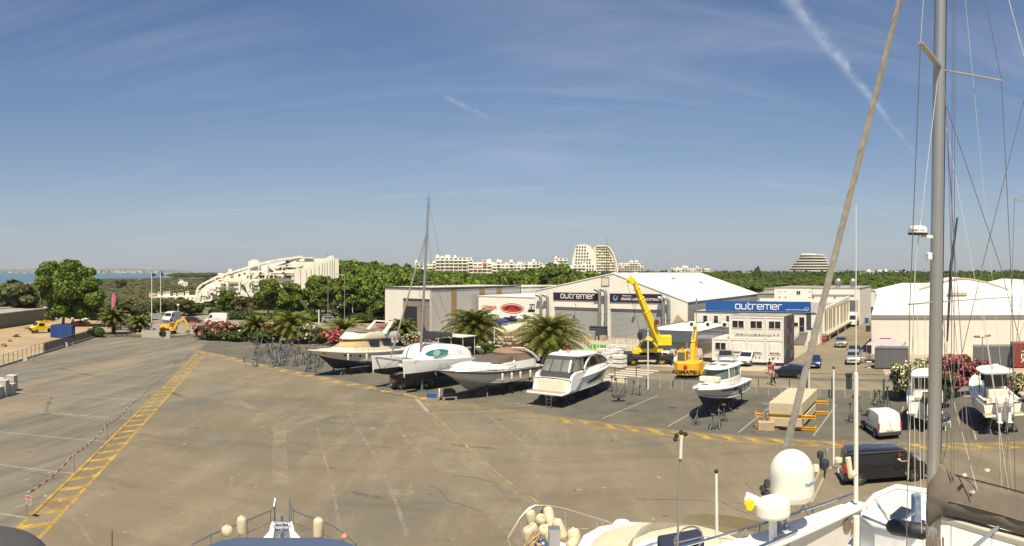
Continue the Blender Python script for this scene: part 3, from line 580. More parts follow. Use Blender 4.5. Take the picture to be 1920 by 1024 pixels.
for x,y in((3,9),(5.5,9.4),(8,10)):
 b=MB().box(wo*.2+x-.5,wo*.2+x+.5,y-.4,y+.4,zf1-.15,zf1+.65);o=b.build('air_unit',white,t,bevel=.04);b=MB();b.lathe([(.001,0),(.3,0),(.3,.03)],(wo*.2+x,y-.43,zf1+.25),12,axis='Y');b.build('fan_grille',blackm,o)
# --- blue signed workshop and its long slatted side
v2=107.4;us0,us1=ux(1302,v2),ux(1530,v2);ws=us1-us0;hW=5.35
t=thing('workshop','long white workshop under a wide cobalt blue signboard','workshop',Wd(us0,v2),GR)
b=MB();b.box(0,ws,0,.3,0,hW);b.box(0,.3,.3,42,0,hW);b.box(.3,ws-.3,41.7,42,0,hW+.6);b.build('front_wall',rend,t)
zt0,zt1=hW-.5,hW+.9
b=MB();b.add([(ws-.3,.3,0),(ws,.3,0),(ws,42,0),(ws-.3,42,0),(ws-.3,.3,zt0+.5),(ws,.3,zt0+.5),(ws,42,zt1+.4),(ws-.3,42,zt1+.4)],[(0,3,2,1),(4,5,6,7),(0,1,5,4),(1,2,6,5),(2,3,7,6),(3,0,4,7)]);b.build('street_wall',rend,t)
for k in range(15):y=9+k*2.15;MB().box(ws+.002,ws+.06,y,y+.85,1.6,hW-.35+y*.02).build('wall_strip',mat('ochre_translucent',(.30,.21,.09),.5),t)
for k in range(9):y=2+k*4.8;MB().box(ws+.002,ws+.22,y,y+.15,0,hW-.2).build('pilaster',rend,t)
b=MB();b.box(ws+.003,ws+1.1,6,41,1.15,1.35);[b.box(ws+.9,ws+1.08,y,y+.2,0,1.149)for y in(8,18,28,38)];b.build('concrete_ledge',conc,t)
MB().box(.31,ws-.31,.31,41.69,hW-.35,hW-.2).build('roof',roofg,t)
b=MB().box(-.1,ws+.1,-.12,-.003,hW-.12,hW+.04);b.build('parapet_cap',trimd,t)
a,b_=ux(1324,v2)-us0,ux(1520,v2)-us0;s_=MB().box(a,b_,-.25,-.13,5.45,7.15).build('signboard',signb,t)
stroke_word('outremer',.78,.15,signw,s_,a+(b_-a)*.295,-.262,5.85)
lettering('SHAPED BY SPEED  MADE FOR OCEANS',.2,signw,s_,(a+(b_-a)*.86,-.26,5.82),sx=.9,bold=.004)
b=MB();cc=b_-.6
for k in range(14):a0_,a1_=R(110+k*22),R(110+(k+1)*22);b.add([(cc+r_*math.cos(q),-.26,6.0+r_*math.sin(q))for q,r_ in((a0_,.3),(a1_,.3),(a1_,.22),(a0_,.22))],[(0,1,2,3)])
b.build('emblem',signw,s_)
for k in range(9):x=a+(b_-a)*k/8;MB().beam((x,.2,hW),(x,-.05,7.0),.06,.06).build('sign_support',alu,s_)
for x0,x1,y0,y1 in((1318,1327,591,606),(1338,1347,591,606),(1361,1370,591,604),(1488,1497,604,613)):
 dm=v2/math.cos((x0-960)/F-TH);window(t,ux(x0,v2)-us0,ux(x1,v2)-us0,12-(y1-510)*dm/F,12-(y0-510)*dm/F,0,mull=0)
o=MB().box(ux(1499,v2)-us0,ux(1508,v2)-us0,-.05,-.003,2.3,4.6).build('door',glass,t);MB().box(ux(1507,v2)-us0,ux(1507.6,v2)-us0,-.09,-.051,3.2,3.5).build('handle',steel,o)
b=MB();x0=ux(1500,v2)-us0
for k in range(9):b.box(x0-2.2+k*.25,x0-1.95+k*.25,-1.2,-.2,k*.25,k*.25+.05)
b.tube([(x0-2.2,-1.2,1),(x0,-1.2,3.2),(x0+1.4,-1.2,3.2),(x0+1.4,-1.2,2.2)],.03);b.box(x0,x0+1.4,-1.25,-.1,2.2,2.28);b.tube([(x0+1.35,-1.2,0),(x0+1.35,-1.2,2.2)],.04);b.build('outside_stair',galv,t)
MB().box(ux(1512,v2)-us0,ux(1521,v2)-us0,-.05,-.003,2.6,5.2).build('dark_panel',trimd,t)
o=MB().box(ux(1523,v2)-us0,ux(1529,v2)-us0,-1.2,-1.12,1.2,3.0).build('notice_board',signb,t);MB().box(ux(1524,v2)-us0,ux(1528,v2)-us0,-1.215,-1.203,1.7,2.7).build('notice_panel',mat('pale_blue_panel',(.35,.5,.65),.5),o)
# --- stacked site cabins
v3=83.0;t=thing('site_cabins','two storeys of stacked white site cabins with a printed end wall','site office',Wd(ux(1367,v3),v3),GR)
uc0=ux(1367,v3);x1=ux(1470,v3)-uc0;xm=ux(1335,v3)-uc0;cw=x1/3;hc=2.9
cabw=mat('cabin_white',(.72,.69,.62),.5,var=.05,sc=1,dirt=.12)
for k in range(7):
 lvl=1 if k>=4 else 0;a=(xm if k==0 else(k-1)*cw)if lvl==0 else(k-4)*cw;b_=(0 if k==0 else k*cw)if lvl==0 else(k-3)*cw;z=.45+lvl*(hc+.02)
 b=MB();b.box(a+.02,b_-.02,0,6,z,z+hc);
 c=b.build('cabin_box',cabw,t)
 q=MB()
 for xx in(a+.02,b_-.16):q.box(xx,xx+.14,-.05,-.002,z,z+hc)
 q.box(a+.16,b_-.16,-.05,-.002,z+hc-.18,z+hc);q.box(a+.16,b_-.16,-.05,-.002,z,z+.15);q.build('cabin_frame',white,c)
 if not(lvl==0 and k in(1,)):
  hh=1.05 if(lvl or k==0)else .22;window(c,a+.4,b_-.38,z+(1.35 if hh>1 else 1.0),z+(1.35 if hh>1 else 1.0)+hh,-.003,mull=1)
 if lvl==0 and k:MB().box(a+.6,b_-.55,-.12,-.003,z+1.3,z+2.4).build('blind',white,c)
 for j in(-.25,.25):v_=MB();v_.lathe([(.001,-.06),(.1,-.06),(.1,0)],((a+b_)/2+j+.2,0,z+.62),10,axis='Y');v_.build('vent',rusty,c)
MB().box(xm,x1,.05,6,.0,.445).build('navy_plinth',mat('navy_plinth',(.03,.04,.09),.6),t)
pr_=bpy.data.materials.new('printed_seascape');pr_.use_nodes=True;tt,bb_=nodes_of(pr_);c=tt.nodes.new('ShaderNodeTexCoord');n=tt.nodes.new('ShaderNodeTexNoise');n.inputs['Scale'].default_value=.6;n.inputs['Detail'].default_value=5;n.inputs['Distortion'].default_value=1.2
tt.links.new(c.outputs['Object'],n.inputs['Vector']);cr=tt.nodes.new('ShaderNodeValToRGB');e=cr.color_ramp.elements;e[0].position=.3;e[0].color=(.02,.025,.05,1);e[1].position=.62;e[1].color=(.16,.17,.2,1)
for p_,c_ in((.45,(.05,.05,.07,1)),(.52,(.25,.13,.08,1)),(.58,(.06,.08,.14,1))):q=e.new(p_);q.color=c_
tt.links.new(n.outputs[0],cr.inputs[0]);tt.links.new(cr.outputs[0],bb_.inputs['Base Color']);bb_.inputs['Roughness'].default_value=.5
MB().box(x1-.015,x1+.03,-.06,6.05,.46,2*hc+.5).build('printed_end_panel',pr_,t)
for k in range(3):MB().box(k*cw+.1,(k+1)*cw-.1,.2,5.8,2*hc+.5,2*hc+.56).build('roof_sheet',roofg,t)
b=MB()
for k in range(9):b.tube([(xm+.1+k*(-xm-.2)/8,.1,hc+.48),(xm+.1+k*(-xm-.2)/8,.1,hc+1.5)],.02,4)
for z in(hc+1.0,hc+1.5):b.tube([(xm-3,.1,z),(-.05,.1,z)],.025,4)
b.box(xm-3,xm-.02,0,4,hc+.3,hc+.46);b.tube([(xm-2.9,.2,0),(xm-2.9,.2,hc+.3)],.05);b.build('balcony_rail',galv,t)
lettering('LOCATION DE VACANCES A LA MONTAGNE',.3,mat('sign_greyblue',(.16,.2,.28),.5),t,(x1/2-.4,-.06,hc+1.0),sx=.8,name='small_lettering')
# --- white storage hall on the right with gable membrane
v4=97.7;u4=ux(1634,v4);W4=ux(1975,v4)-u4;t=thing('storage_hall','wide cream storage hall with grey eaves band and curved membrane gable','hall',Wd(u4,v4),GR)
dm=v4;z_=lambda y:12-(y-510)*99/F
MB().box(0,W4,0,.3,0,z_(597)).build('front_wall',ribbed('cream_cladding',(.74,.70,.60),.6,'X',.15,.7,.05),t)
b=MB().box(0,.3,.3,80,0,z_(597));b.build('side_wall',roofg,t);MB().box(-.05,W4,-.1,.3,z_(597)+.002,z_(590)).build('eaves_band',mat('eaves_grey',(.24,.23,.2),.6),t)
xs=[ux(x,v4)-u4 for x in(1634,1700,1720,1745,1775,1795,1806,1818,1850,1880,1893,1906,1975)];ys=[543,543,543,536,526.5,523.6,523,523.8,530,539.5,544,543,528]
fr_=[(x,-.05,z_(590)+.002)for x in xs];md=[(x+.25*(1-x/W4)*3,1.0,z_(590)+(z_(y)-z_(590))*.8)for x,y in zip(xs,ys)];tp=[(x+.3*(1-x/W4),1.9,z_(y)*1.0)for x,y in zip(xs,ys)];bk=[(x+.3,78,z_(y)-.3)for x,y in zip(xs,ys)]
b=MB();b.loops([fr_,md,tp,bk],0,closed=False)
b.loops([[(p[0],79,0)for p in bk],bk],0,closed=False);b.add([fr_[0],md[0],tp[0],bk[0],(.3,79,0),(0,.3,0)],[(0,1,2,3,4,5)]);b.build('membrane_roof',memb,t)
b=MB()
for i in range(2,10):b.beam((tp[i][0],1.75,tp[i][2]+.05),(tp[i+1][0],1.75,tp[i+1][2]+.05),.14,.22)
for x in(1706,):a=ux(x,v4)-u4;b.beam((a,-.1,z_(590)),(a+.2,1.8,z_(543)),.16,.06)
b.build('gable_edge',mat('cream_edge',(.6,.5,.32),.7),t)
a=ux(1776,v4)-u4;MB().box(a,a+2.9,.5,.62,z_(553),z_(548)).build('roof_slot',mat('cream_edge',(.6,.5,.32)),t)
for x,y in((1654,643),(1698,640)):a=ux(x,v4)-u4;b=MB();b.lathe([(.12,0),(.12,-.15),(.05,-.2)],(a,0,z_(y)),8,axis='Y');b.build('wall_lamp',duct,t)
# --- further halls behind the workshop
def shed(name,label,x0,x1,v,y_top,dep_,m,side=None,wins=(),cat='building',roofm=None,uoff=0):
 a,b_=ux(x0,v),ux(x1,v);w_=b_-a;d_=v/math.cos(((x0+x1)/2-960)/F-TH);h_=12-(y_top-510)*d_/F
 t=thing(name,label,cat,Wd(a,v),GR);MB().box(0,w_,0,dep_,0,h_).build('wall',m,t);MB().box(-.1,w_+.1,-.1,dep_+.1,h_+.001,h_+.15).build('roof',roofm or roofg,t)
 for wx0,wx1,wy0,wy1 in wins:window(t,ux(wx0,v)-a,ux(wx1,v)-a,12-(wy1-510)*d_/F,12-(wy0-510)*d_/F,0,mull=1,frm=white)
 return t,a,w_,h_,d_
shed('white_block','white two storey block with small square windows behind the workshop',1452,1522,150,540,18,rend,wins=((1460,1464,545,547.5),(1471,1475,545,547.5),(1460,1464,555.5,560),(1471,1475,555.5,560),(1493,1501,545,553),(1516,1520,545,547.5),(1516,1520,556,560)))
t,a,w_,h_,d_=shed('white_depot','tall white depot with round roof vents and brown door posts',1523,1612,150,541,26,rend)
z=12-(553-510)*d_/F;MB().box(0,w_-1.2,-.12,-.004,z-.2,z+.1).build('lintel',roofg,t)
for x in(1524,1544,1564,1586):MB().box(ux(x,150)-a,ux(x,150)-a+.3,-.1,-.003,0,z-.21).build('door_post',rusty,t)
MB().box(ux(1591,150)-a,ux(1608,150)-a,-.08,-.004,0,12-(563-510)*d_/F).build('grey_door',mat('slate_door',(.12,.14,.17),.6),t)
for x in(1568,1596):
 b=MB();c_=ux(x,150)-a;b.tube([(c_,3,h_),(c_,3,h_+1)],.5,10);b.ball((c_,3,h_+1.5),.85,12);b.build('roof_vent',alu,t,smooth=True)
shed('low_roofs','low flat roofed grey sheds between the hall and the white block',1415,1452,165,551,30,roofg)
shed('far_shed','long low grey shed under the pines behind the big hall',1330,1450,215,541.5,12,conc)
shed('shed_behind','pale low shed left of the big hall gable',1018,1045,175,540,20,ribg)
shed('end_house','small white house closing the end of the street',1612,1640,190,546,20,rend)
t=thing('low_depot','long low grey green building beyond the left fence','building',(0,0,0));
A,B_=G(-160,640),G(104,600);A2,B2=ray(-160,570,D(-160,640)),ray(104,573,D(104,600));n=Vector((-(B_-A).y,(B_-A).x,0)).normalized();hz_=3.1
t.location=A;dd=(B_-A);L_=dd.length;t.rotation_euler=(0,0,math.atan2(dd.y,dd.x))
MB().box(0,L_,0,14,0,hz_).build('wall',mat('grey_green_wall',(.20,.20,.16),.9,var=.12,sc=.4,dirt=.3),t)
MB().box(-.2,L_+.2,-.2,14.2,hz_+.001,hz_+.22).build('roof_edge',white,t);MB().box(0,L_,.3,13.8,hz_+.221,hz_+.26).build('roof',roofg,t)
b=MB();b.box(L_-24,L_-2,12.6,13.2,hz_+.261,hz_+1.5);b.box(L_-2.6,L_-2,4,12.59,hz_+.261,hz_+1.5);b.box(L_-21,L_-8,6,6.6,hz_+.262,hz_+.6);b.build('roof_parapet',rend,t)
# ---------------------------------------------------------------- far apartment buildings
aw=mat('apartment_white',(.80,.76,.66),.85,var=.06,sc=.1,dirt=.1,dirtc=(.5,.44,.34));ad=mat('balcony_shade',(.12,.11,.10),.8,var=.3,sc=.5);ao=mat('awning_red',(.62,.16,.09),.8)  # includes the dark tone of windows and openings on the far buildings
ac=mat('apartment_cream',(.68,.58,.40),.85,var=.08,sc=.1);ag=mat('awning_green',(.45,.55,.12),.8)
def block(name,label,x0,x1,ytop,d,ybot=518,dep=14,fl=2.9,bay=3.6,m=aw,awn=0,seed=0,steps=1,roofbits=3,face=0):
 """far apartment block: slabs, recessed loggias, windows as parts; steps lowers the silhouette from left to right"""
 rnd=random.Random(seed);c=ray((x0+x1)/2,510,d);be=((x0+x1)/2-960)/F
 t=thing(name,label,'apartment block',(c.x,c.y,0),-be+R(face));W_=(x1-x0)/F*d/math.cos(R(face));h=12-(ytop-510)*d/F
 nb=max(2,int(W_/bay));bw=W_/nb;hs=[]
 for k in range(nb):
  st=0 if steps==1 else rnd.choice((0,0,1,1,2))*fl*.6
  hs.append(h-st)
 b=MB()
 for k in range(nb):x=-W_/2+k*bw;b.box(x,x+bw-.003,1.4,dep,-1,hs[k])
 b.build('wall',m,t)
 nfl=int(h/fl)
 for f in range(1,nfl+1):
  z=h-f*fl
  if z<0:break
  k=0
  while k<nb:
   k2=k;pr=rnd.random()<.75;ln=rnd.randint(1,5)
   while k2<nb and k2<k+ln and hs[k2]>z+fl*.9:k2+=1
   if k2>k:MB().box(-W_/2+k*bw+.05,-W_/2+k2*bw-.05,-.1,1.39,z,z+(.95 if pr else .25)).build('balcony',m,t)
   k=max(k2,k+1)
 b=MB()
 for k in range(0,nb+1,2):hh=hs[min(k,nb-1)];b.box(-W_/2+k*bw-.18,-W_/2+k*bw+.18,-.5,1.395,0,hh)
 b.build('party_wall',m,t)
 wn=0;proto=None
 for f in range(1,nfl+1):
  z=h-f*fl+1.0
  for k in range(nb):
   if wn>=70 or hs[k]<z+1 or z<0:continue
   if proto is None:proto=MB().box(-bw*.34,bw*.34,1.32,1.392,0,1.4).build('window',ad,t);o=proto
   else:o=proto.copy();COL.objects.link(o)
   o.parent=t;o.location=(-W_/2+(k+.5)*bw,0,z);wn+=1
   if rnd.random()<awn:
    a_=MB();X0=-W_/2+k*bw+.2;a_.add([(X0,1.3,z+1.5),(X0+bw-.4,1.3,z+1.5),(X0+bw-.4,-.4,z+.75),(X0,-.4,z+.75)],[(0,1,2,3)]);a_.build('awning',ao,t)
 for j in range(roofbits):
  k=rnd.randrange(nb);x=-W_/2+k*bw;MB().box(x+.3,x+rnd.uniform(2,5),3+rnd.random()*4,9,hs[k]-.2,hs[k]+rnd.uniform(1,2.6)).build('roof_hut',m,t)
 return t
block('apartment_block','low cream apartment block left of the red awnings, seen past the mast',778,819,492,640,seed=1,steps=2,m=aw,awn=.05)
block('apartment_block','tall cream apartment block with a few red awnings',817,884,483,600,seed=2,m=aw,awn=.16,roofbits=5)
block('apartment_block','white apartment block with orange awnings on its lower floors',878,922,487.5,590,seed=3,steps=2,awn=.3,roofbits=5)
block('apartment_block','stepped pale apartment block right of the orange awnings',915,963,491,620,seed=4,steps=2,roofbits=6)
block('apartment_block','long low apartment block with a small tower hut',955,1012,491,650,seed=5,steps=2,roofbits=5)
block('apartment_block','pale terraced block left of the honeycomb pyramid tower',1004,1046,494,660,seed=6,steps=2,roofbits=3)
block('apartment_block','small square topped block beside the honeycomb pyramid tower',1040,1064,484,700,seed=7,roofbits=1)
block('apartment_block','white terraces below the honeycomb pyramid tower',1052,1098,497,600,seed=8,steps=2)
block('apartment_block','small stepped block right of the honeycomb pyramid tower',1160,1206,491,900,seed=9,steps=2)
block('apartment_block','low wide white terraces above the big hall roof',1253,1331,501,900,seed=10,steps=2,roofbits=6)
block('apartment_block','low white roofs beyond the pines right of centre',1393,1430,510.5,800,seed=12,roofbits=1)
block('apartment_block','long low white building beyond the pines on the right',1612,1705,508.5,700,seed=13,steps=2,roofbits=3)
d=750;c=ray(1516,510,d);t=thing('terrace_tower','rounded white stepped building with long curved balconies','apartment block',(c.x,c.y,0),-(1516-960)/F)
k_=d/F;b=MB();b2=MB()
for i,(xa_,xb_,yt)in enumerate(((1476,1560,507),(1478,1558,502),(1482,1557,497),(1486,1555,492),(1491,1553,487),(1497,1550,481.5),(1499,1546,477))):
 z1=12-(yt-510)*k_;a,e=(xa_-1516)*k_,(xb_-1516)*k_;n_=14
 pl=[(a+(e-a)*q/n_,-9*math.sin(math.pi*q/n_)**.6+6)for q in range(n_+1)]+[(e,22),(a,22)]
 pl2=[((p[0])*.93,p[1]+1.6)for p in pl]
 b.prism(pl,z1-1.1,z1,'Z');b2.prism(pl2,z1-3.2,z1-1.11,'Z')
b.prism([(-20,6),(30,6),(30,22),(-20,22)],0,12-8*k_*-1+.5,'Z');o=b.build('balcony',aw,t);o=b2.build('window_band',ad,t)
MB().box(-8,8,8,18,12+33*k_,12+34.5*k_).build('roof_hut',aw,t)
d=800;k_=d/F;c=ray(1115,510,d);t=thing('pyramid_tower','cream honeycomb pyramid tower with a curved right edge above the trees','apartment tower',(c.x,c.y,0),-(1115-960)/F)
P_=lambda x,y:((x-1115)*k_,12-(y-510)*k_)
b=MB();b.prism([P_(*p)for p in((1071,530),(1073,487),(1077,472),(1080,461),(1088,458.5),(1098,458.5),(1106,461),(1112,468),(1117,490),(1121,530))],0,16,'Y');b.build('honeycomb_wall',aw,t)
hole=None;n_=0
for r_ in range(9):
 y=463.5+r_*6.0;xl=1080-r_*.75+(r_>5)*1.5;xr=1103+r_*1.7
 cnt=int((xr-xl)/5.1)
 for q in range(cnt):
  p=P_(xl+q*5.1+2+r_*.35,y)
  if hole is None:h_=MB();h_.prism([(1.15*math.cos(a*.7854+.39),1.45*math.sin(a*.7854+.39))for a in range(8)],-.05,.3,'Y');hole=h_.build('window',ad,t);o=hole
  else:o=hole.copy();COL.objects.link(o)
  o.parent=t;o.location=(p[0],0,p[1]);n_+=1
b=MB();b.prism([P_(*p)for p in((1112.5,530),(1112.5,464),(1118,461.5),(1138,461),(1144,466),(1150,476),(1155,491),(1158,510),(1158.5,530))],.6,20,'Y');b.build('slab_wall',ac,t)
b=MB()
for q in range(14):
 pts=((1138,461),(1144,466),(1150,476),(1155,491),(1158,510));
for(p,q)in zip(((1118,461.3),(1138,460.8),(1144,466),(1150,476),(1155,491)),((1138,460.8),(1144,466),(1150,476),(1155,491),(1158.5,512))):
 p,q=P_(*p),P_(*q);b.beam((p[0],0,p[1]),(q[0],0,q[1]),2.0,1.5)
b.build('curved_rim',aw,t)
rr_=random.Random(3)
for r_ in range(9):
 y=465.5+r_*5.2;xr=1140+min(14,r_*2.2);b=MB();x=1119
 p,q=P_(1118,y),P_(xr,y);b.box(p[0],q[0],-.3,.59,p[1]-.45,p[1]+.1);b.build('balcony',aw,t)
 while x<xr-3:
  if rr_.random()<.62:p,q=P_(x,y-.4),P_(x+rr_.uniform(1.5,3.2),y-3.0);MB().box(p[0],q[0],.5,.595,p[1],q[1]).build('window',ad,t)
  x+=4.2
d=232;k_=d/F;c=ray(500,510,d);t=thing('pyramid_apartments','white terraced apartment building with a sweeping slanted beam and round topped fins','apartment building',(c.x,c.y,0),-(500-960)/F)
P_=lambda x,y:((x-500)*k_,12-(y-510)*k_)
bc=[(372,562),(370.5,548),(372,540),(380,533),(410,518),(453,505.5),(485,495.5),(518,488),(566,481.5)]
def sweep(b,pts,y0,y1,w_,h_=.9,mi=0):
 for i in range(len(pts)-1):
  p,q=P_(*pts[i]),P_(*pts[i+1]);e=(Vector(q)-Vector(p)).normalized()*.12
  b.beam((p[0]-e.x,(y0+y1)/2,p[1]-e.y),(q[0]+e.x,(y0+y1)/2,q[1]+e.y),y1-y0,h_,mi)
b=MB();sweep(b,bc,-3,-2,1,.72);b.build('slanted_beam',aw,t)
b=MB();sweep(b,[(449,534),(464,526),(479,517),(500,508),(520,500.5),(545,490),(565,483)],-2.2,-1.4,1,.8);b.build('slanted_beam',aw,t)
b=MB();sweep(b,[(455,528),(462,531),(468,546),(478,560),(490,575),(505,590)],-6.4,-5.6,1,1.3);b.build('stepped_wall_cap',aw,t)
def beamx(y):
 for i in range(len(bc)-1):
  (xa_,ya_),(xb_,yb_)=bc[i],bc[i+1]
  if yb_<=y<=ya_:return xa_+(xb_-xa_)*(ya_-y)/max(.1,ya_-yb_)
 return 566
rr_=random.Random(8);b=MB();b.prism([P_(x+2.5,y+3)for x,y in bc[2:]]+[P_(640,484),P_(640,590),P_(374,590),P_(374,552)],7,14,'Y');b.build('wall',mat('shade_wall',(.72,.68,.59),.9),t)  # off-white wall closing the gaps behind the beam and terraces
for f in range(7):
 yb=583-f*15.2;yt=yb-15.2
 if yt<484:yt=484
 xl=beamx(max(482,yt-1))+7;xr_=640
 set_=f*.9
 p,q=P_(xl+3,yb),P_(xr_-12,yt);MB().box(p[0],q[0],1.2+set_,15,p[1],q[1]-.02).build('wall',aw,t)
 p,q=P_(xl,yt+5.5),P_(572,yt+.0);b=MB();b.box(p[0],q[0],-1.9+set_,-1.7+set_,p[1],q[1]-.1);b.box(p[0],q[0],-1.69+set_,1.19+set_,q[1]-.5-1.2,q[1]-.25-1.2)
 b.build('balcony',aw,t)
 if f in(1,3):p=P_(xl+12,yt+2);q=P_(xl+60,yt+2);a_=MB();a_.add([(p[0],1.1+set_,p[1]-.2),(q[0],1.1+set_,p[1]-.2),(q[0],-1.2+set_,p[1]-.9),(p[0],-1.2+set_,p[1]-.9)],[(0,1,2,3)]);a_.build('awning',ag,t)
 x=xl+8
 while x<566:
  p=P_(x,yb-2);w_=rr_.uniform(1.4,2.6);MB().box(p[0],p[0]+w_,1.1+set_,1.195+set_,p[1],p[1]+2.05).build('window',ad,t);x+=rr_.uniform(17,26)
 x=xl+16
 while x<560:p=P_(x,yb);MB().box(p[0],p[0]+.35,-1.68+set_,1.18+set_,p[1],p[1]+2.75-.25).build('party_wall',aw,t);x+=rr_.uniform(30,42)
for x,y0_,y1_ in((449.5,510,546),(485.5,497,575),(468,502,530),(504,492,522),(427,512,543),(405,520,541)):
 p,q=P_(x-1.1,y1_),P_(x+1.1,y0_);MB().box(p[0],q[0],-3.9,-3.05,p[1],q[1]).build('column',aw,t)
b=MB();
for(p,q)in(((504,493),(496,526)),):b.beam((P_(*p)[0],-4.3,P_(*p)[1]),(P_(*q)[0],-4.3,P_(*q)[1]),.6,.6)
b.build('slanted_strut',aw,t)
for i in range(120):
 x=rr_.uniform(378,556);lo_=[y for(xa_,y),(xb_,yb_)in zip(bc[1:],bc[2:])if xa_<=x<=xb_];y0_=(lo_[0]if lo_ else 490)+rr_.uniform(4,8);y=rr_.uniform(y0_,min(570,y0_+62));k_i=i%4;dp=-1.95-rr_.uniform(0,2.6)*(y-480)/80
 if k_i<2:p,q_=P_(x,y),P_(x+rr_.uniform(7,17),y-rr_.uniform(2,3.6));MB().box(p[0],q_[0],dp,dp+.35,p[1],q_[1]).build('balcony',aw,t)
 elif k_i==2:p,q_=P_(x,y),P_(x+rr_.uniform(2.4,5),y-rr_.uniform(4,8));MB().box(p[0],q_[0],dp,dp+.3,p[1],q_[1]).build('stair_gable',aw,t)
 else:p,q_=P_(x,y),P_(x+rr_.uniform(2.5,8),y-rr_.uniform(3,5));MB().box(p[0],q_[0],dp-.1,dp+.1,p[1],q_[1]).build('window',ad,t)
for i,(x,yt)in enumerate(((556,503),(568,501),(576,497),(583,491),(593,491.5),(599,488),(604,486),(609,485),(614.5,482),(619,480),(623,479),(626,484))):
 w_=5.0 if x<585 else 3.4;pts=[P_(x-w_,560),P_(x+w_,560)]+[((x-500)*k_+w_*k_*math.cos(a),12-(yt+w_-510)*k_+w_*k_*math.sin(a))for a in[q*math.pi/6 for q in range(7)]]
 b=MB();b.prism(pts,-6.0+i*.55,-5.4+i*.55,'Y');b.box(pts[0][0],pts[0][0]+.4,-5.39+i*.55,2,0,P_(x,yt+5)[1]);b.build('rounded_fin',aw,t)
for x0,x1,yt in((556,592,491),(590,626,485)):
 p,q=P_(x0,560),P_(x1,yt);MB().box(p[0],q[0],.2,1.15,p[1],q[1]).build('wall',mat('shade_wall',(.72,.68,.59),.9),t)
for x,y in((562,512),(574,520),(588,512),(597,505),(588,530),(607,508)):
 p=P_(x,y);MB().box(p[0],p[0]+1.0,.1,.195,p[1],p[1]+2).build('window',ad,t)
for x0,x1,y0_,y1_ in((465,486,499,489),(470,482,489,486.5),(427,433,514,504),(407,417,521,512),(555,590,484,482)):p,q=P_(x0,y0_),P_(x1,y1_);MB().box(p[0],q[0],4,9,p[1],q[1]).build('roof_hut',aw,t)
MB().tube([(P_(614,480)[0],3,P_(614,484)[1]),(P_(614,480)[0],3,P_(614,470)[1])],.1,5).build('antenna',alu,t)
b=MB().box(P_(470,0)[0],P_(505,0)[0],-5.5,1.0,0,P_(0,562)[1]);b.box(P_(452,0)[0],P_(478,0)[0],-5.4,1.0,P_(0,562)[1]+.01,P_(0,547)[1]);b.box(P_(455,0)[0],P_(468,0)[0],-5.3,1.0,P_(0,547)[1]+.01,P_(0,531)[1]);b.box(P_(505,0)[0],P_(640,0)[0],-5.5,1.1,0,P_(0,575)[1]);b.build('stepped_base',aw,t)
for x,y in((470,560),(473,547),(459,545),(480,572)):p=P_(x,y);MB().box(p[0],p[0]+.8,-5.6,-5.505,p[1],p[1]+1.7).build('window',ad,t)
rr_=random.Random(21)
for i,(x0,x1,yt,yb,d,lab,rf_)in enumerate(((277,296,554,565,262,'small white villa with a red tiled roof in the scrub',1),(294,322,551,570,255,'small white villa with chimneys right of the red roofed one',0),(318,350,552,572,250,'white terrace house with open roof frames in the scrub',0),(346,376,550,578,245,'white house at the left foot of the terraced apartment building',0),(352,392,563,586,232,'low white garden house nearest the hedge',0),(334,352,524,531,560,'lone white beach house far out in the dunes',0))):
 c=ray((x0+x1)/2,510,d);t=thing('villa',lab,'house',(c.x,c.y,0),-((x0+x1)/2-960)/F);k_=d/F;W_=(x1-x0)*k_;h=12-(yt+5-510)*k_
 MB().box(-W_/2,W_/2,0,8,0,h).build('wall',aw,t)
 if rf_:b=MB();b.add([(-W_*.45,0,h),(W_*.45,0,h),(W_*.45,8,h),(-W_*.45,8,h),(-W_*.2,4,h+1.4),(W_*.2,4,h+1.4)],[(0,1,5,4),(1,2,5),(2,3,4,5),(3,0,4)]);b.build('roof',mat('terracotta',(.4,.22,.14),.9),t)
 for j in range(3):
  x=-W_/2+rr_.uniform(.05,.8)*W_;z=h;s_=rr_.uniform(.8,1.3);b=MB();b.box(x,x+s_*1.2,1,2.5,z,z+s_);b.box(x-.1,x+.12,.8,1.0,z,z+s_*1.5);b.box(x+s_*1.0,x+s_*1.2,.8,1.0,z,z+s_*1.5);b.box(x-.1,x+s_*1.2,.8,1.0,z+s_*1.51,z+s_*1.75);b.build('roof_frame',aw,t)
 for j in range(3):x=-W_/2+W_*(.15+.28*j);MB().box(x,x+.7,-.05,-.003,max(.3,h-2),max(1.2,h-.7)).build('window',ad,t)
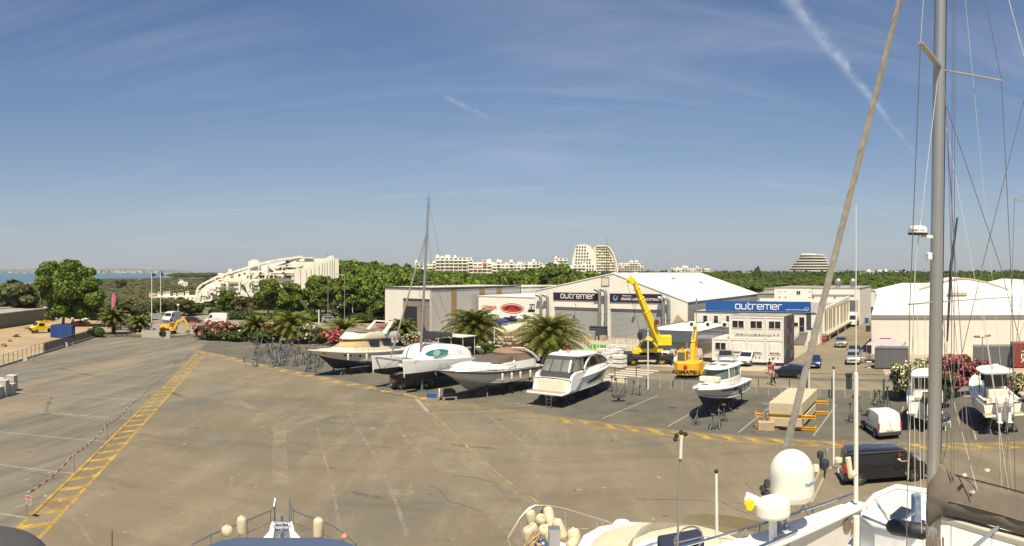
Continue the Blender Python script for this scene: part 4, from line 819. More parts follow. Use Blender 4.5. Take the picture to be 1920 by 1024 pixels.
# ---------------------------------------------------------------- vegetation
def _ico():
 import bmesh
 b=bmesh.new();bmesh.ops.create_icosphere(b,subdivisions=2,radius=1);b.verts.ensure_lookup_table();b.verts.index_update();r=(np.array([tuple(v.co)for v in b.verts]),np.array([[v.index for v in f.verts]for f in b.faces]));b.free();return r
ICO=_ico()
def leafcloud(name,blobs,n,size,m,seed=0,core=None,shell=.35,droop=0,aspect=1.0,parent=None):
 """leaf clumps spread through a set of ellipsoids; core = material of a dark lumpy inside"""
 g=np.random.default_rng(seed);B=np.array(blobs,float);vol=(B[:,3]*B[:,4]*B[:,5])**.67;idx=g.choice(len(B),n,p=vol/vol.sum())
 dv=g.normal(size=(n,3));dv/=np.linalg.norm(dv,axis=1)[:,None];dv[:,2]=np.where(dv[:,2]<-.45,-dv[:,2]*.6,dv[:,2])
 rad=1-shell*g.random(n)**1.6+g.normal(0,.05,n);P=B[idx,:3]+dv*B[idx,3:6]*rad[:,None]
 nr=dv+g.normal(0,.55,(n,3));nr[:,2]+=.25;nr/=np.linalg.norm(nr,axis=1)[:,None]
 a=np.cross(nr,g.normal(size=(n,3)));a/=np.linalg.norm(a,axis=1)[:,None];c=np.cross(nr,a)
 s=size*g.uniform(.55,1.35,n)[:,None];a=a*s;c=c*s*aspect
 k=g.uniform(-.3,.3,(n,1))*s*nr
 V=np.stack([P-a-c*.6+k,P+a*.9-c+0*k,P+a+c*.7+k,P-a*.8+c],1).reshape(-1,3)
 me=bpy.data.meshes.new(name);nv=4*n;V=V.astype(np.float32)
 cv,cf=[],[]
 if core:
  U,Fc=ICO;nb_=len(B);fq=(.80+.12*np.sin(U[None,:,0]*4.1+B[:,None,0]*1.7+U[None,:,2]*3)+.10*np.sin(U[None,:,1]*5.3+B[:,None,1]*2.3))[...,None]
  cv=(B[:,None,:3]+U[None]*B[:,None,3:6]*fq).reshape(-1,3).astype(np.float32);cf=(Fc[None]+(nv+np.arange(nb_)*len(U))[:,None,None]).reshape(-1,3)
 me.vertices.add(nv+len(cv));co_=np.concatenate([V.ravel(),cv.ravel()])if len(cv)else V.ravel();me.vertices.foreach_set('co',co_)
 me.loops.add(nv+3*len(cf));li=np.arange(nv);
 if len(cf):li=np.concatenate([li,cf.ravel()])
 me.loops.foreach_set('vertex_index',li.astype(np.int32));me.polygons.add(n+len(cf))
 ls=np.concatenate([np.arange(n)*4,nv+np.arange(len(cf))*3])if len(cf)else np.arange(n)*4
 me.polygons.foreach_set('loop_start',ls.astype(np.int32));me.update(calc_edges=True)
 ms=m if isinstance(m,(list,tuple))else[m]
 for q in ms:me.materials.append(q)
 mi=np.zeros(n+len(cf),np.int32)
 if len(ms)>1:mi[:n]=g.integers(0,len(ms),n)
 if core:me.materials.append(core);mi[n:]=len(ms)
 me.polygons.foreach_set('material_index',mi);me.validate();return me
def mesh_obj(name,me,parent=None):o=bpy.data.objects.new(name,me);COL.objects.link(o);o.parent=parent;return o
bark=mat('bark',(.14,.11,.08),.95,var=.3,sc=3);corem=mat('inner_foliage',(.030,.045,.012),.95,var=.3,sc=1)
lf_plane=leafmat('plane_leaves',(.130,.185,.024),.45);lf_dk=leafmat('dark_leaves',(.068,.105,.020),.45);lf_pine=leafmat('pine_needles',(.092,.135,.023),.35);lf_olive=leafmat('olive_leaves',(.085,.095,.035),.35)
lf_dry=leafmat('dry_leaves',(.17,.135,.05),.35);lf_pink=leafmat('oleander_pink',(.045,.08,.02),.35,(.62,.20,.22),.36);lf_hot=leafmat('oleander_crimson',(.045,.08,.02),.35,(.62,.12,.18),.42);lf_wht=leafmat('oleander_cream',(.07,.10,.03),.35,(.74,.62,.42),.42);lf_sal=leafmat('oleander_salmon',(.07,.08,.03),.35,(.50,.20,.12),.3)
def crown_blobs(w_,h_,n,seed,flat=1.0,z0=0):
 rnd=random.Random(seed);out=[(0,0,z0+h_*.5,w_*.62,w_*.62,h_*.46)]
 for i in range(n):
  a=rnd.uniform(0,6.283);r=rnd.uniform(.35,.78)*w_;z=z0+h_*rnd.uniform(.18,.88);f=1-.45*abs((z-z0)/h_-.45)*2*flat
  s_=w_*rnd.uniform(.2,.36);out.append((r*math.cos(a)*f,r*math.sin(a)*f,z,s_,s_,s_*rnd.uniform(.65,.95)))
 return out
def trunk_mb(h,r,limbs,spread,seed,lean=0):
 rnd=random.Random(seed);b=MB();b.tube([(0,0,-.1),(lean*.3,0,h*.4),(lean,0,h)],[r*1.25,r,r*.7],8)
 for i in range(limbs):
  a=rnd.uniform(0,6.283);l=spread*rnd.uniform(.6,1);b.tube([(lean*.8,0,h*rnd.uniform(.6,.95)),(lean+l*.4*math.cos(a),l*.4*math.sin(a),h+l*.5),(lean+l*math.cos(a),l*math.sin(a),h+l*rnd.uniform(.8,1.2))],[r*.55,r*.35,r*.12],5)
 return b
TREE={}
def proto(kind):
 """(trunk mesh, crown mesh, nominal height) for each kind; variants share mesh data"""
 if kind in TREE:return TREE[kind]
 k,v=kind;sd=100*v+{'plane':1,'pine':2,'bush':3,'far':4,'dry':5,'olive':6,'belt':7}[k]
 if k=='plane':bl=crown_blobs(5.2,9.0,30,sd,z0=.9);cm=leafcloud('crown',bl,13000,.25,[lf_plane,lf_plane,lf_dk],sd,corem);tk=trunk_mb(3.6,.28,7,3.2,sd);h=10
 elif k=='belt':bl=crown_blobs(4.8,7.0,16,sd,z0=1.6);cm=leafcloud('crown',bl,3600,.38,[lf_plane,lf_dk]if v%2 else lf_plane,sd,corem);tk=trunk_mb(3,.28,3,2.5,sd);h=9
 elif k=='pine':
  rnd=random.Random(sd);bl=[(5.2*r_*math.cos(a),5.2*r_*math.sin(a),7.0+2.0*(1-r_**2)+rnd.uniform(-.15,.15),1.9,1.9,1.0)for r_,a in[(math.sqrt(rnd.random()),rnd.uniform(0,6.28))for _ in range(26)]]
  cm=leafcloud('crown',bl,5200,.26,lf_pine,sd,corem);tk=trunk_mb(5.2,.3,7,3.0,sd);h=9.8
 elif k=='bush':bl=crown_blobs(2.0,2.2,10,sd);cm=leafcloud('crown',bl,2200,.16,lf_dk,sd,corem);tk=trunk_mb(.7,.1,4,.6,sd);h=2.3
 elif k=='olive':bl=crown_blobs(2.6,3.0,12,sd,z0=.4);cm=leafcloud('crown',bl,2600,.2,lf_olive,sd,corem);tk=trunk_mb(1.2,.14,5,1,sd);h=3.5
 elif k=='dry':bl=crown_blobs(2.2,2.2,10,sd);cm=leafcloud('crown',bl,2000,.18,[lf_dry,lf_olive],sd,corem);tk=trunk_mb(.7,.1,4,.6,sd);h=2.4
 TREE[kind]=(tk.build('trunk',bark).data,cm,h)
 for o in[q for q in COL.objects if q.name.startswith('trunk')and q.parent is None]:bpy.data.objects.remove(o)
 return TREE[kind]
CNT={}
def tree(kind,x,y,d,label,group,hpx=None,top=None,sw=1.0,name='tree',cat='tree'):
 """x: image column of the stem, d: distance; top = height in metres"""
 tm,cm,h0=proto(kind);b=(x-960)/F;sc_=top/h0
 t=thing(name,label,cat,(d*math.sin(b),d*math.cos(b),0),random.uniform(0,6.28),group);t.scale=(sc_*sw,sc_*sw,sc_)
 mesh_obj('trunk',tm,t);mesh_obj('crown',cm,t);return t
def toph(y,d):return 12-(y-Y0)*d/F
d=148;c=ray(118,510,d);k_=d/F
t=thing('plane_tree','big broad plane tree standing alone by the left fence','tree',(c.x,c.y,0),(960-118)/F)
bl=[]
for x,y,r in((90,507,17),(80,530,15),(128,505,19),(112,525,22),(150,515,18),(165,535,18),(140,548,24),(105,555,20),(88,553,13),(175,562,17),(150,575,17),(185,552,12),(118,580,13),(75,512,9),(142,498,10),(170,512,10),(100,498,9),(182,572,11),(128,590,10),(105,535,16),(135,530,20),(82,542,10),(187,530,6),(162,590,9)):
 bl.append(((x-118)*k_,random.uniform(-2.5,2.5),12-(y-510)*k_,r*k_*1.08,r*k_*1.2,r*k_*1.0))
for x,y,r in((125,545,34),(110,580,22),(150,585,20),(95,590,12),(175,590,14),(130,518,24)):bl.append(((x-118)*k_,0,12-(y-510)*k_,r*k_,r*k_,r*k_*.9))
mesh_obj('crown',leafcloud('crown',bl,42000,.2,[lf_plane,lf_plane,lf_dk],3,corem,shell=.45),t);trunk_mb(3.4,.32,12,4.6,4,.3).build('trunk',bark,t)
LBL={}
def place_word(x,marks):
 for a,w_ in marks:
  if x<a:return w_
 return marks[-1][1]
def relabel():
 for key,lst in LBL.items():
  lst.sort(key=lambda e:e[0]);n=len(lst)
  for i,(x,o)in enumerate(lst):o['label']=key if n==1 else(('left ','right ')if n==2 else('left ','middle ','right ')if n==3 else('leftmost ','second ','third ','rightmost ')if n==4 else('leftmost ','second ','middle ','fourth ','rightmost '))[min(i,4)]+key
MB_=((625,'behind the apartment fins'),(665,'behind the tall lamp masts'),(705,'left of the steel shed'),(745,'behind the white shed front'),(790,'left of the catamaran mast'),(830,'right of the catamaran mast'),(870,'below the red awnings'),(905,'above the grey shed wall'),(945,'above the watercraft lettering'),(985,'above the oval emblem'),(1025,'left of the hall gable'),(1065,'above the left hall slope'),(1100,'below the pyramid tower'),(9999,'at the hall ridge'))
MP_=((1310,'above the hall roof'),(1345,'at the hall roof end'),(1385,'above the blue signboard'),(1420,'above the blue lettering'),(1455,'left of the white block'),(1495,'above the white block'),(1535,'below the rounded terrace tower'),(1570,'right of the furled sail'),(1605,'above the depot vents'),(1640,'above the street end'),(1680,'above the storage hall corner'),(1720,'left of the tall grey mast'),(1765,'behind the tall grey mast'),(1810,'left of the gable crest'),(1850,'above the gable crest'),(1890,'right of the gable crest'),(9999,'at the right edge'))
ROW=('nearest','second','third','farthest')
rnd=random.Random(31);GB='green trees in the belt behind the boatyard'
LB=['rounded mid green tree in the belt behind the boatyard','dark green round tree in the belt behind the boatyard']
def sky_y(x):
 pts=((560,520),(600,512),(626,486),(650,487),(700,489),(740,492),(790,505),(820,507),(850,506),(880,512),(920,511),(960,508),(1000,502),(1040,497),(1075,505),(1110,512),(1150,515),(1300,512),(1330,509),(1400,512),(1450,515),(1600,513),(1920,511))
 for(a,ya),(b_,yb)in zip(pts,pts[1:]):
  if a<=x<=b_:return ya+(yb-ya)*(x-a)/(b_-a)
 return 512
for row,(dd,st,dy)in enumerate(((205,26,14),(245,22,8),(290,19,2),(350,17,0))):
 x=590+row*7
 while x<1130:
  d=dd*rnd.uniform(.94,1.06);yt=sky_y(x)+dy+rnd.uniform(-2,4)
  if x<640 and row<2:yt=max(yt,520)
  yt=max(yt,487+(0 if x<780 else 14));v=rnd.randrange(4);o=tree(('belt',v),x,0,d,'',GB,top=max(6,toph(yt,d)),sw=.85,name='broadleaf_tree');LBL.setdefault('%s round tree of the %s row %s'%(('mid green','dark green')[v%2],ROW[row],place_word(x,MB_)),[]).append((x,o));x+=st*rnd.uniform(.75,1.2)
for x,yt,d,lab,kind,sw in((424,541,175,'round dark green tree in front of the terraced apartments',('plane',0),.78),(503,524,180,'full green tree covering the foot of the terraced apartments',('plane',1),.8),(545,527,172,'second green tree right beside the apartment fins',('plane',2),.8),(600,514,178,'tall green tree hiding the right end of the apartments',('plane',0),.85),(655,515,165,'large leafy tree behind the street lamps',('plane',1),.95),(706,512,160,'large leafy tree touching the steel shed',('plane',2),.95),(1045,494,190,'tallest round tree left of the big hall gable',('plane',1),.82),(945,505,200,'dark pointed tree behind the shop hall',('belt',1),.55),(972,508,205,'dark tree right of the pointed one',('belt',3),.6)):
 tree(kind,x,0,d,lab,'trees standing nearer than the belt',top=toph(yt,d),sw=sw,name='broadleaf_tree')
tree(('olive',0),35,0,165,'dark evergreen left of the big plane tree',None,top=toph(528,165),sw=1.1,name='evergreen_tree');tree(('olive',1),12,0,190,'low grey green tree at the left edge',None,top=toph(541,190),sw=1.3,name='evergreen_tree')
tree(('olive',1),228,0,420,'lone dark tree on the dune crest by the sea',None,top=toph(524,420),sw=.8,name='evergreen_tree')
tree(('olive',2),389,0,300,'narrow dark cypress left of the apartments',None,top=toph(519,300),sw=.4,name='cypress')
tree(('olive',2),765,0,420,'tall dark cypress tips above the belt',None,top=toph(494,420),sw=.35,name='cypress')
rnd=random.Random(17);npn=0
for row,(dd,st,dy)in enumerate(((235,37,17),(290,35,10),(370,31,4.5),(480,27,1))):
 x=1325+row*9 if row<2 else 1270+row*9
 while x<1960:
  d=dd*rnd.uniform(.94,1.06);yt=sky_y(x)+dy+rnd.uniform(-2.5,2.5);h_=toph(yt,d)
  hole=(1440<x<1625 and row==0)
  if not hole:o=tree(('pine',rnd.randrange(4)),x,0,d,'','umbrella pines beyond the sheds',top=h_,sw=1.22,name='umbrella_pine');LBL.setdefault('umbrella pine of the %s row %s'%(ROW[row],place_word(x,MP_)),[]).append((x,o))
  x+=st*rnd.uniform(.8,1.25)
relabel()
tree(('plane',0),1393,0,300,'yellow green broad tree among the pines',None,top=toph(521,300),sw=.7,name='broadleaf_tree')
tree(('olive',0),1418,0,380,'thin dark spire of a tree above the pines',None,top=toph(502,380),sw=.3,name='cypress')
rnd=random.Random(9);fb=[]
for i in range(900):
 x=rnd.uniform(330,1960);d=rnd.uniform(520,1100);
 if x<430:d=rnd.uniform(1500,2500)
 p=ray(x,510,d);h_=(3.5 if x>430 else 1)+rnd.uniform(3,7);s_=rnd.uniform(6,11)*d/700;fb.append((p.x,p.y,h_*.6,s_,s_,h_*.75))
o=mesh_obj('far_wood',leafcloud('far_wood',fb,70000,1.1,lf_dk,5,corem));struct(o,'stuff','far dark green wood along the horizon','wood')
fb=[];
for i in range(1500):
 x=rnd.uniform(-60,640);y=520+70*rnd.random()**1.1;
 if x>60 and x<215 and y>585:continue
 if y>585 and x<330:continue
 if x>330 and y>582:continue
 d=D(x,y);
 if d<165:continue
 sh_=750+max(0,x-70)*3.2
 if d>sh_*.86:continue
 p=ray(x,y,d);h_=rnd.uniform(.8,2.6)*(1 if d>300 else 1.15);s_=rnd.uniform(1.6,4.0)*max(1,d/260);fb.append((p.x,p.y,h_*.3,s_,s_,h_))
o=mesh_obj('dune_scrub',leafcloud('dune_scrub',fb,90000,.36,[lf_dry,lf_olive,lf_olive,lf_dk],6,mat('scrub_core',(.06,.06,.025),.95)));struct(o,'stuff','brown and green scrub covering the dunes toward the sea','scrub')
for i,(x,yb,yt,lab,kd)in enumerate(((345,592,560,'grey green tree behind the small excavator','olive'),(365,590,566,'green bush behind the white van','bush'),(320,590,566,'olive tree left of the excavator arm','olive'),(300,590,563,'pale olive tree beside the flagpoles','olive'),(462,590,556,'reddish brown bush right of the round tree','dry'),(270,600,568,'dark bush by the flagpoles','olive'),(185,600,575,'bush under the plane tree','bush'),(238,597,562,'tree behind the two left palms','olive'),(640,600,573,'dry brown bush below the street lamps','dry'),(680,598,568,'olive bush left of the steel shed','olive'),(705,602,574,'green bush at the steel shed corner','bush'),(575,598,578,'low clipped green hedge bush','bush'),(525,598,580,'low green bush behind the palms','bush'),(410,596,575,'bush behind the white van roof','bush'))):
 d=D(x,yb);tree((kd,i%3),x,0,d,lab,None,top=toph(yt,d),sw=1.25,name='bush',cat='bush')
for i,(x0,x1,y,hh,lab)in enumerate(((402,470,600,2.2,'long clipped green hedge behind the white high roof van'),(470,560,603,2.0,'long clipped hedge between the two hanging palms'),(560,600,604,1.8,'short clipped hedge left of the short white post'),(664,722,606,2.2,'dark hedge running up to the steel shed'),(200,275,606,1.6,'dark hedge behind the two left palms'))):
 c=G((x0+x1)/2,y);t=thing('hedge',lab,'hedge',(c.x,c.y,0));bl=[];n_h=14
 for k in range(n_h):p=G(x0+(x1-x0)*k/(n_h-1),y)-c;bl.append((p.x,p.y,hh*.5,1.5,1.1,hh*.55))
 mesh_obj('foliage',leafcloud('foliage',bl,3500,.2,lf_dk,70+i,corem),t);trunk_mb(hh*.3,.08,3,.4,i).build('stem',bark,t)
pf=leafmat('palm_leaves',(.125,.135,.026),.4,tl=.2);pfd=leafmat('palm_leaves_dry',(.22,.15,.05),.3);ptr=mat('palm_trunk',(.12,.09,.06),.95,var=.4,sc=6,bump=.6)
def palm(x,yb,ytop,label,wpx,nf=60,seed=0,trunk=None):
 d=D(x,yb)if not isinstance(yb,tuple)else yb[0];b_=(x-960)/F;rnd=random.Random(seed);t=thing('palm_tree',label,'palm',(d*math.sin(b_),d*math.cos(b_),0),rnd.uniform(0,6))
 ht=trunk if trunk else 1.6;Lf=wpx/2/F*d*1.12;tip=toph(ytop,d)
 tb_=MB();tb_.tube([(0,0,-.1),(0,0,ht*.5),(0,0,ht),(0,0,ht+.5)],[.42,.34,.40,.2],12)
 for k in range(70):a=k*2.4;z=ht*k/70+.1;r_=.38;tb_.beam((r_*.8*math.cos(a),r_*.8*math.sin(a),z),(r_*1.3*math.cos(a),r_*1.3*math.sin(a),z+.22),.12,.05)
 tb_.build('trunk',ptr,t)
 gm,gd=MB(),MB()
 for k in range(nf):
  q=(k+.5)/nf;el0=R(87-122*q**.9);az=k*2.39996;L_=Lf*rnd.uniform(.9,1.12)*(.82+.3*math.sin(math.pi*min(1,q*1.1)));tgt=gd if q>.93 else gm
  p=Vector((.12*math.cos(az),.12*math.sin(az),ht+.4));el=el0;pts=[p.copy()];dl=[]
  n=9
  for i in range(n):
   dr_=Vector((math.cos(az)*math.cos(el),math.sin(az)*math.cos(el),math.sin(el)));p=p+dr_*(L_/n);pts.append(p.copy());dl.append(dr_);el-=R(3+13*(i/n)*(1.0 if el0>0 else .6))*(1.15 if q<.5 else .9)
  sd=Vector((-math.sin(az),math.cos(az),0))
  for i in range(n):tgt.beam(pts[i],pts[i+1],.05*(1-i/n)+.015,.03)
  m_=26
  for j in range(3,m_):
   f=j/m_*n;i=min(n-1,int(f));c_=pts[i].lerp(pts[i+1],f-i);dr_=dl[i];upv=sd.cross(dr_);ll=L_*.21*math.sin(math.pi*min(1,(j/m_)*.88+.1))**.6
   for s_ in(-1,1):
    e=(sd*s_*.82+dr_*.55+upv*rnd.uniform(.05,.45)-Vector((0,0,.18))).normalized();w_=dr_*.068*max(1,d/70)*.8;a_=c_;b2=c_+e*ll
    tgt.add([a_-w_,a_+w_,b2+w_*.25,b2-w_*.25],[(0,1,2,3)])
 gm.build('crown',pf,t);gd.build('dry_fronds',pfd,t);return t
palm(1032,682,593,'large full palm right of the centre beside the hardtop cruiser',124,120,1,2.9)
palm(889,662,579,'tall palm behind the catamaran with upright crown',104,96,2,3.2)
palm(752,648,588,'palm between the flybridge yacht and the catamaran mast',58,46,3,2.2)
palm(644,646,585,'palm left of the flybridge yacht among oleanders',78,52,4,1.7)
palm(548,643,576,'drooping palm above the jumbled boat stands',84,60,5,2.4)
palm(480,639,581,'palm behind the brown hedge',60,46,6,2.0)
palm(213,626,566,'palm with a thick trunk beside the pink beach flag',56,44,7,2.6)
palm(260,622,583,'small palm left of the flagpoles',46,40,8,1.2)
def shrub(x,yb,yt,wpx,m,label,seed,name='oleander_shrub',n=3400,lf=.085,vv=None):
 d=D(x,yb);h_=toph(yt,d);w_=wpx/2/F*d;b_=(x-960)/F;t=thing(name,label,'shrub',(d*math.sin(b_),d*math.cos(b_),0),0)
 rnd=random.Random(seed);bl=[(0,0,h_*.42,w_*.7,w_*.6,h_*.42)]
 for i in range(12):a=rnd.uniform(0,6.28);r_=w_*rnd.uniform(.3,.75);s_=rnd.uniform(.25,.42);bl.append((r_*math.cos(a),r_*.7*math.sin(a),h_*rnd.uniform(.3,.8),w_*s_,w_*s_,min(w_,h_)*s_*.8))
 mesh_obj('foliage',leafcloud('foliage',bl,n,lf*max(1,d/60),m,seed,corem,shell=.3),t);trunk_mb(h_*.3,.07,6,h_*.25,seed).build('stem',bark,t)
for i,(x,yb,yt,w_,m,lab)in enumerate(((378,637,606,34,lf_pink,'pink oleander at the left end of the hedge'),(405,638,597,40,lf_pink,'tall pink flowering oleander in front of the white van'),(428,638,598,34,lf_pink,'second pink oleander left of the cream one'),(449,638,600,32,lf_wht,'cream flowering oleander beside the pink ones'),(470,639,606,34,lf_dry,'brownish hedge shrub left of the hanging palm'),(500,641,604,44,lf_dry,'brown hedge shrub right of the palm'),(522,642,602,36,lf_sal,'rust coloured hedge shrub behind the boat stands'),(575,645,601,52,lf_wht,'cream oleander behind the jumbled boat stands'),(604,648,612,40,lf_sal,'salmon oleander between the cream one and the yacht'),(630,650,608,40,lf_hot,'dark red oleander behind the yacht bow'),(668,650,612,44,lf_pink,'pink oleander behind the flybridge yacht cabin'),(700,650,618,40,lf_wht,'cream oleander behind the flybridge yacht'),(768,654,622,40,lf_wht,'cream oleander left of the catamaran cabin'),(790,656,632,40,lf_sal,'salmon oleander behind the catamaran'),(960,680,640,40,lf_pink,'pink oleander under the tall palm'),(925,676,638,44,lf_dk,'dark shrub under the palm behind the catamaran'),(1040,700,655,60,lf_dk,'dark shrub around the trunk of the large palm'),(440,640,622,50,lf_dk,'low dark shrub at the foot of the pink hedge'),(400,638,622,44,lf_dk,'low dark shrub under the left hedge'),(490,643,622,60,lf_dk,'low dark shrub left of the boat stands'),(306,634,615,24,lf_olive,'low grey bush by the concrete block wall'),(180,632,612,40,lf_dk,'dark bush at the far end of the left fence'))):
 shrub(x,yb,yt,w_,m,lab,50+i,n=3000)
for i,(x,yb,yt,w_,m,lab,n_)in enumerate(((1700,752,668,76,lf_wht,'big cream flowering oleander left of the grey mast',9000),(1745,745,655,76,lf_wht,'tall cream oleander behind the grey mast',9000),(1792,745,654,74,lf_hot,'crimson flowering oleander right of the grey mast',9000),(1832,742,662,60,lf_hot,'crimson oleander behind the centre console boat',7000),(1905,745,690,44,lf_wht,'cream oleander at the right edge',5000),(1770,765,690,60,lf_dk,'dark low oleander between the two outboard boats',5000),(1880,760,700,50,lf_hot,'crimson oleander behind the hardtop',4000),(1950,755,680,70,lf_wht,'cream oleander just beyond the right edge',4000))):
 shrub(x,yb,yt,w_,m,lab,150+i,n=n_,lf=.075)
fb=[]
for i in range(260):
 f=rnd.random();q=Wd(-76+26*f,66.6+rnd.uniform(-.6,1.6))if i%2 else G(180+300*f,633+6*max(0,f-.5)).lerp(G(180+300*f,628),rnd.random());s_=rnd.uniform(.4,1.1);fb.append((q.x,q.y,.0,s_,s_,rnd.uniform(.12,.4)))
o=mesh_obj('dry_grass',leafcloud('dry_grass',fb,9000,.09,[lf_dry,lf_olive],66,None,aspect=.4));struct(o,'stuff','dry grass and weeds along the back edge of the yard','grass')
# ---------------------------------------------------------------- vehicles
def paint(name,rgb,metal=.0,rough=.28):return mat('car_paint_'+name,rgb,rough,metal,.02,coat=.6)
cpw,cpb,cpk,cps,cpg=paint('white',(.74,.73,.70)),paint('blue',(.012,.025,.13)),paint('anthracite',(.020,.022,.027),.3),paint('silver',(.5,.5,.5),.6),paint('grey',(.30,.28,.26),.5)
plas=mat('bumper_plastic',(.05,.05,.052),.6);plate=mat('number_plate',(.6,.6,.52),.5,var=.5,sc=9);rimm=mat('alloy_rim',(.42,.42,.42),.35,.7)
VAN=dict(L=4.38,W=1.81,prof=[(-2.17,.30),(-2.19,.75),(-2.13,1.15),(-2.06,1.60),(-1.92,1.80),(-1.0,1.86),(.2,1.84),(.66,1.74),(1.34,1.14),(1.98,.96),(2.16,.74),(2.19,.30)],belt=1.10,taper=.11,ws=(7,8),rw=None,side=[[(.10,1.18),(1.06,1.16),(.62,1.62),(.10,1.66)]],wh=1.36,r=.32)
BIG=dict(L=4.96,W=1.92,prof=[(-2.42,.30),(-2.48,.60),(-2.44,1.15),(-2.36,1.70),(-2.22,1.90),(-1.0,1.94),(.70,1.92),(1.0,1.84),(1.72,1.24),(2.26,1.05),(2.46,.78),(2.48,.30)],belt=1.16,taper=.13,ws=(7,8),rw=None,side=[[(.42,1.24),(1.42,1.22),(.96,1.70),(.42,1.74)]],wh=1.60,r=.34)
HI=dict(L=5.5,W=2.0,prof=[(-2.70,.35),(-2.75,1.2),(-2.72,2.2),(-2.62,2.48),(-1,2.55),(1.0,2.5),(1.35,2.32),(1.95,1.35),(2.5,1.08),(2.72,.8),(2.75,.35)],belt=1.3,taper=.12,ws=(6,7),rw=None,side=[[(.75,1.42),(1.7,1.40),(1.3,2.05),(.75,2.05)]],wh=1.75,r=.36)
SEDAN=dict(L=4.2,W=1.76,prof=[(-2.05,.30),(-2.10,.70),(-2.05,.98),(-1.66,1.34),(-.95,1.48),(.1,1.47),(.5,1.36),(1.2,.99),(1.9,.85),(2.07,.65),(2.10,.30)],belt=.95,taper=.16,ws=(6,7),rw=(2,3),side=[[(-1.45,1.02),(-.5,1.0),(-.5,1.37),(-1.1,1.36)],[(-.43,1.0),(.9,.99),(.4,1.29),(-.43,1.37)]],wh=1.28,r=.31)
SUV=dict(L=4.3,W=1.8,prof=[(-2.12,.35),(-2.15,.8),(-2.12,1.1),(-1.85,1.55),(-1.2,1.68),(.2,1.66),(.55,1.55),(1.15,1.12),(1.95,.98),(2.12,.78),(2.15,.35)],belt=1.07,taper=.15,ws=(6,7),rw=(2,3),side=[[(-1.5,1.16),(-.5,1.13),(-.5,1.55),(-1.25,1.54)],[(-.43,1.13),(.9,1.12),(.42,1.5),(-.43,1.55)]],wh=1.32,r=.34)
def wheel(parent,x,y,r,side):
 b=MB();b.lathe([(r*.62,-.10),(r*.93,-.11),(r,-.07),(r,.07),(r*.93,.11),(r*.62,.10)],(0,0,0),18,axis='Y');t=b.build('wheel',dark,parent,smooth=True);t.location=(x,y,r)
 b=MB();b.lathe([(r*.60,.10*side),(r*.64,.085*side),(r*.55,.03*side)],(0,0,0),18,axis='Y')
 for k in range(5):a=k*1.2566;b.beam((0,.07*side,0),(r*.6*math.cos(a),.075*side,r*.6*math.sin(a)),.07,.03)
 b.lathe([(.001,.09*side),(.05,.09*side),(.06,.05*side)],(0,0,0),10,axis='Y');b.build('rim',rimm,t)
 return t
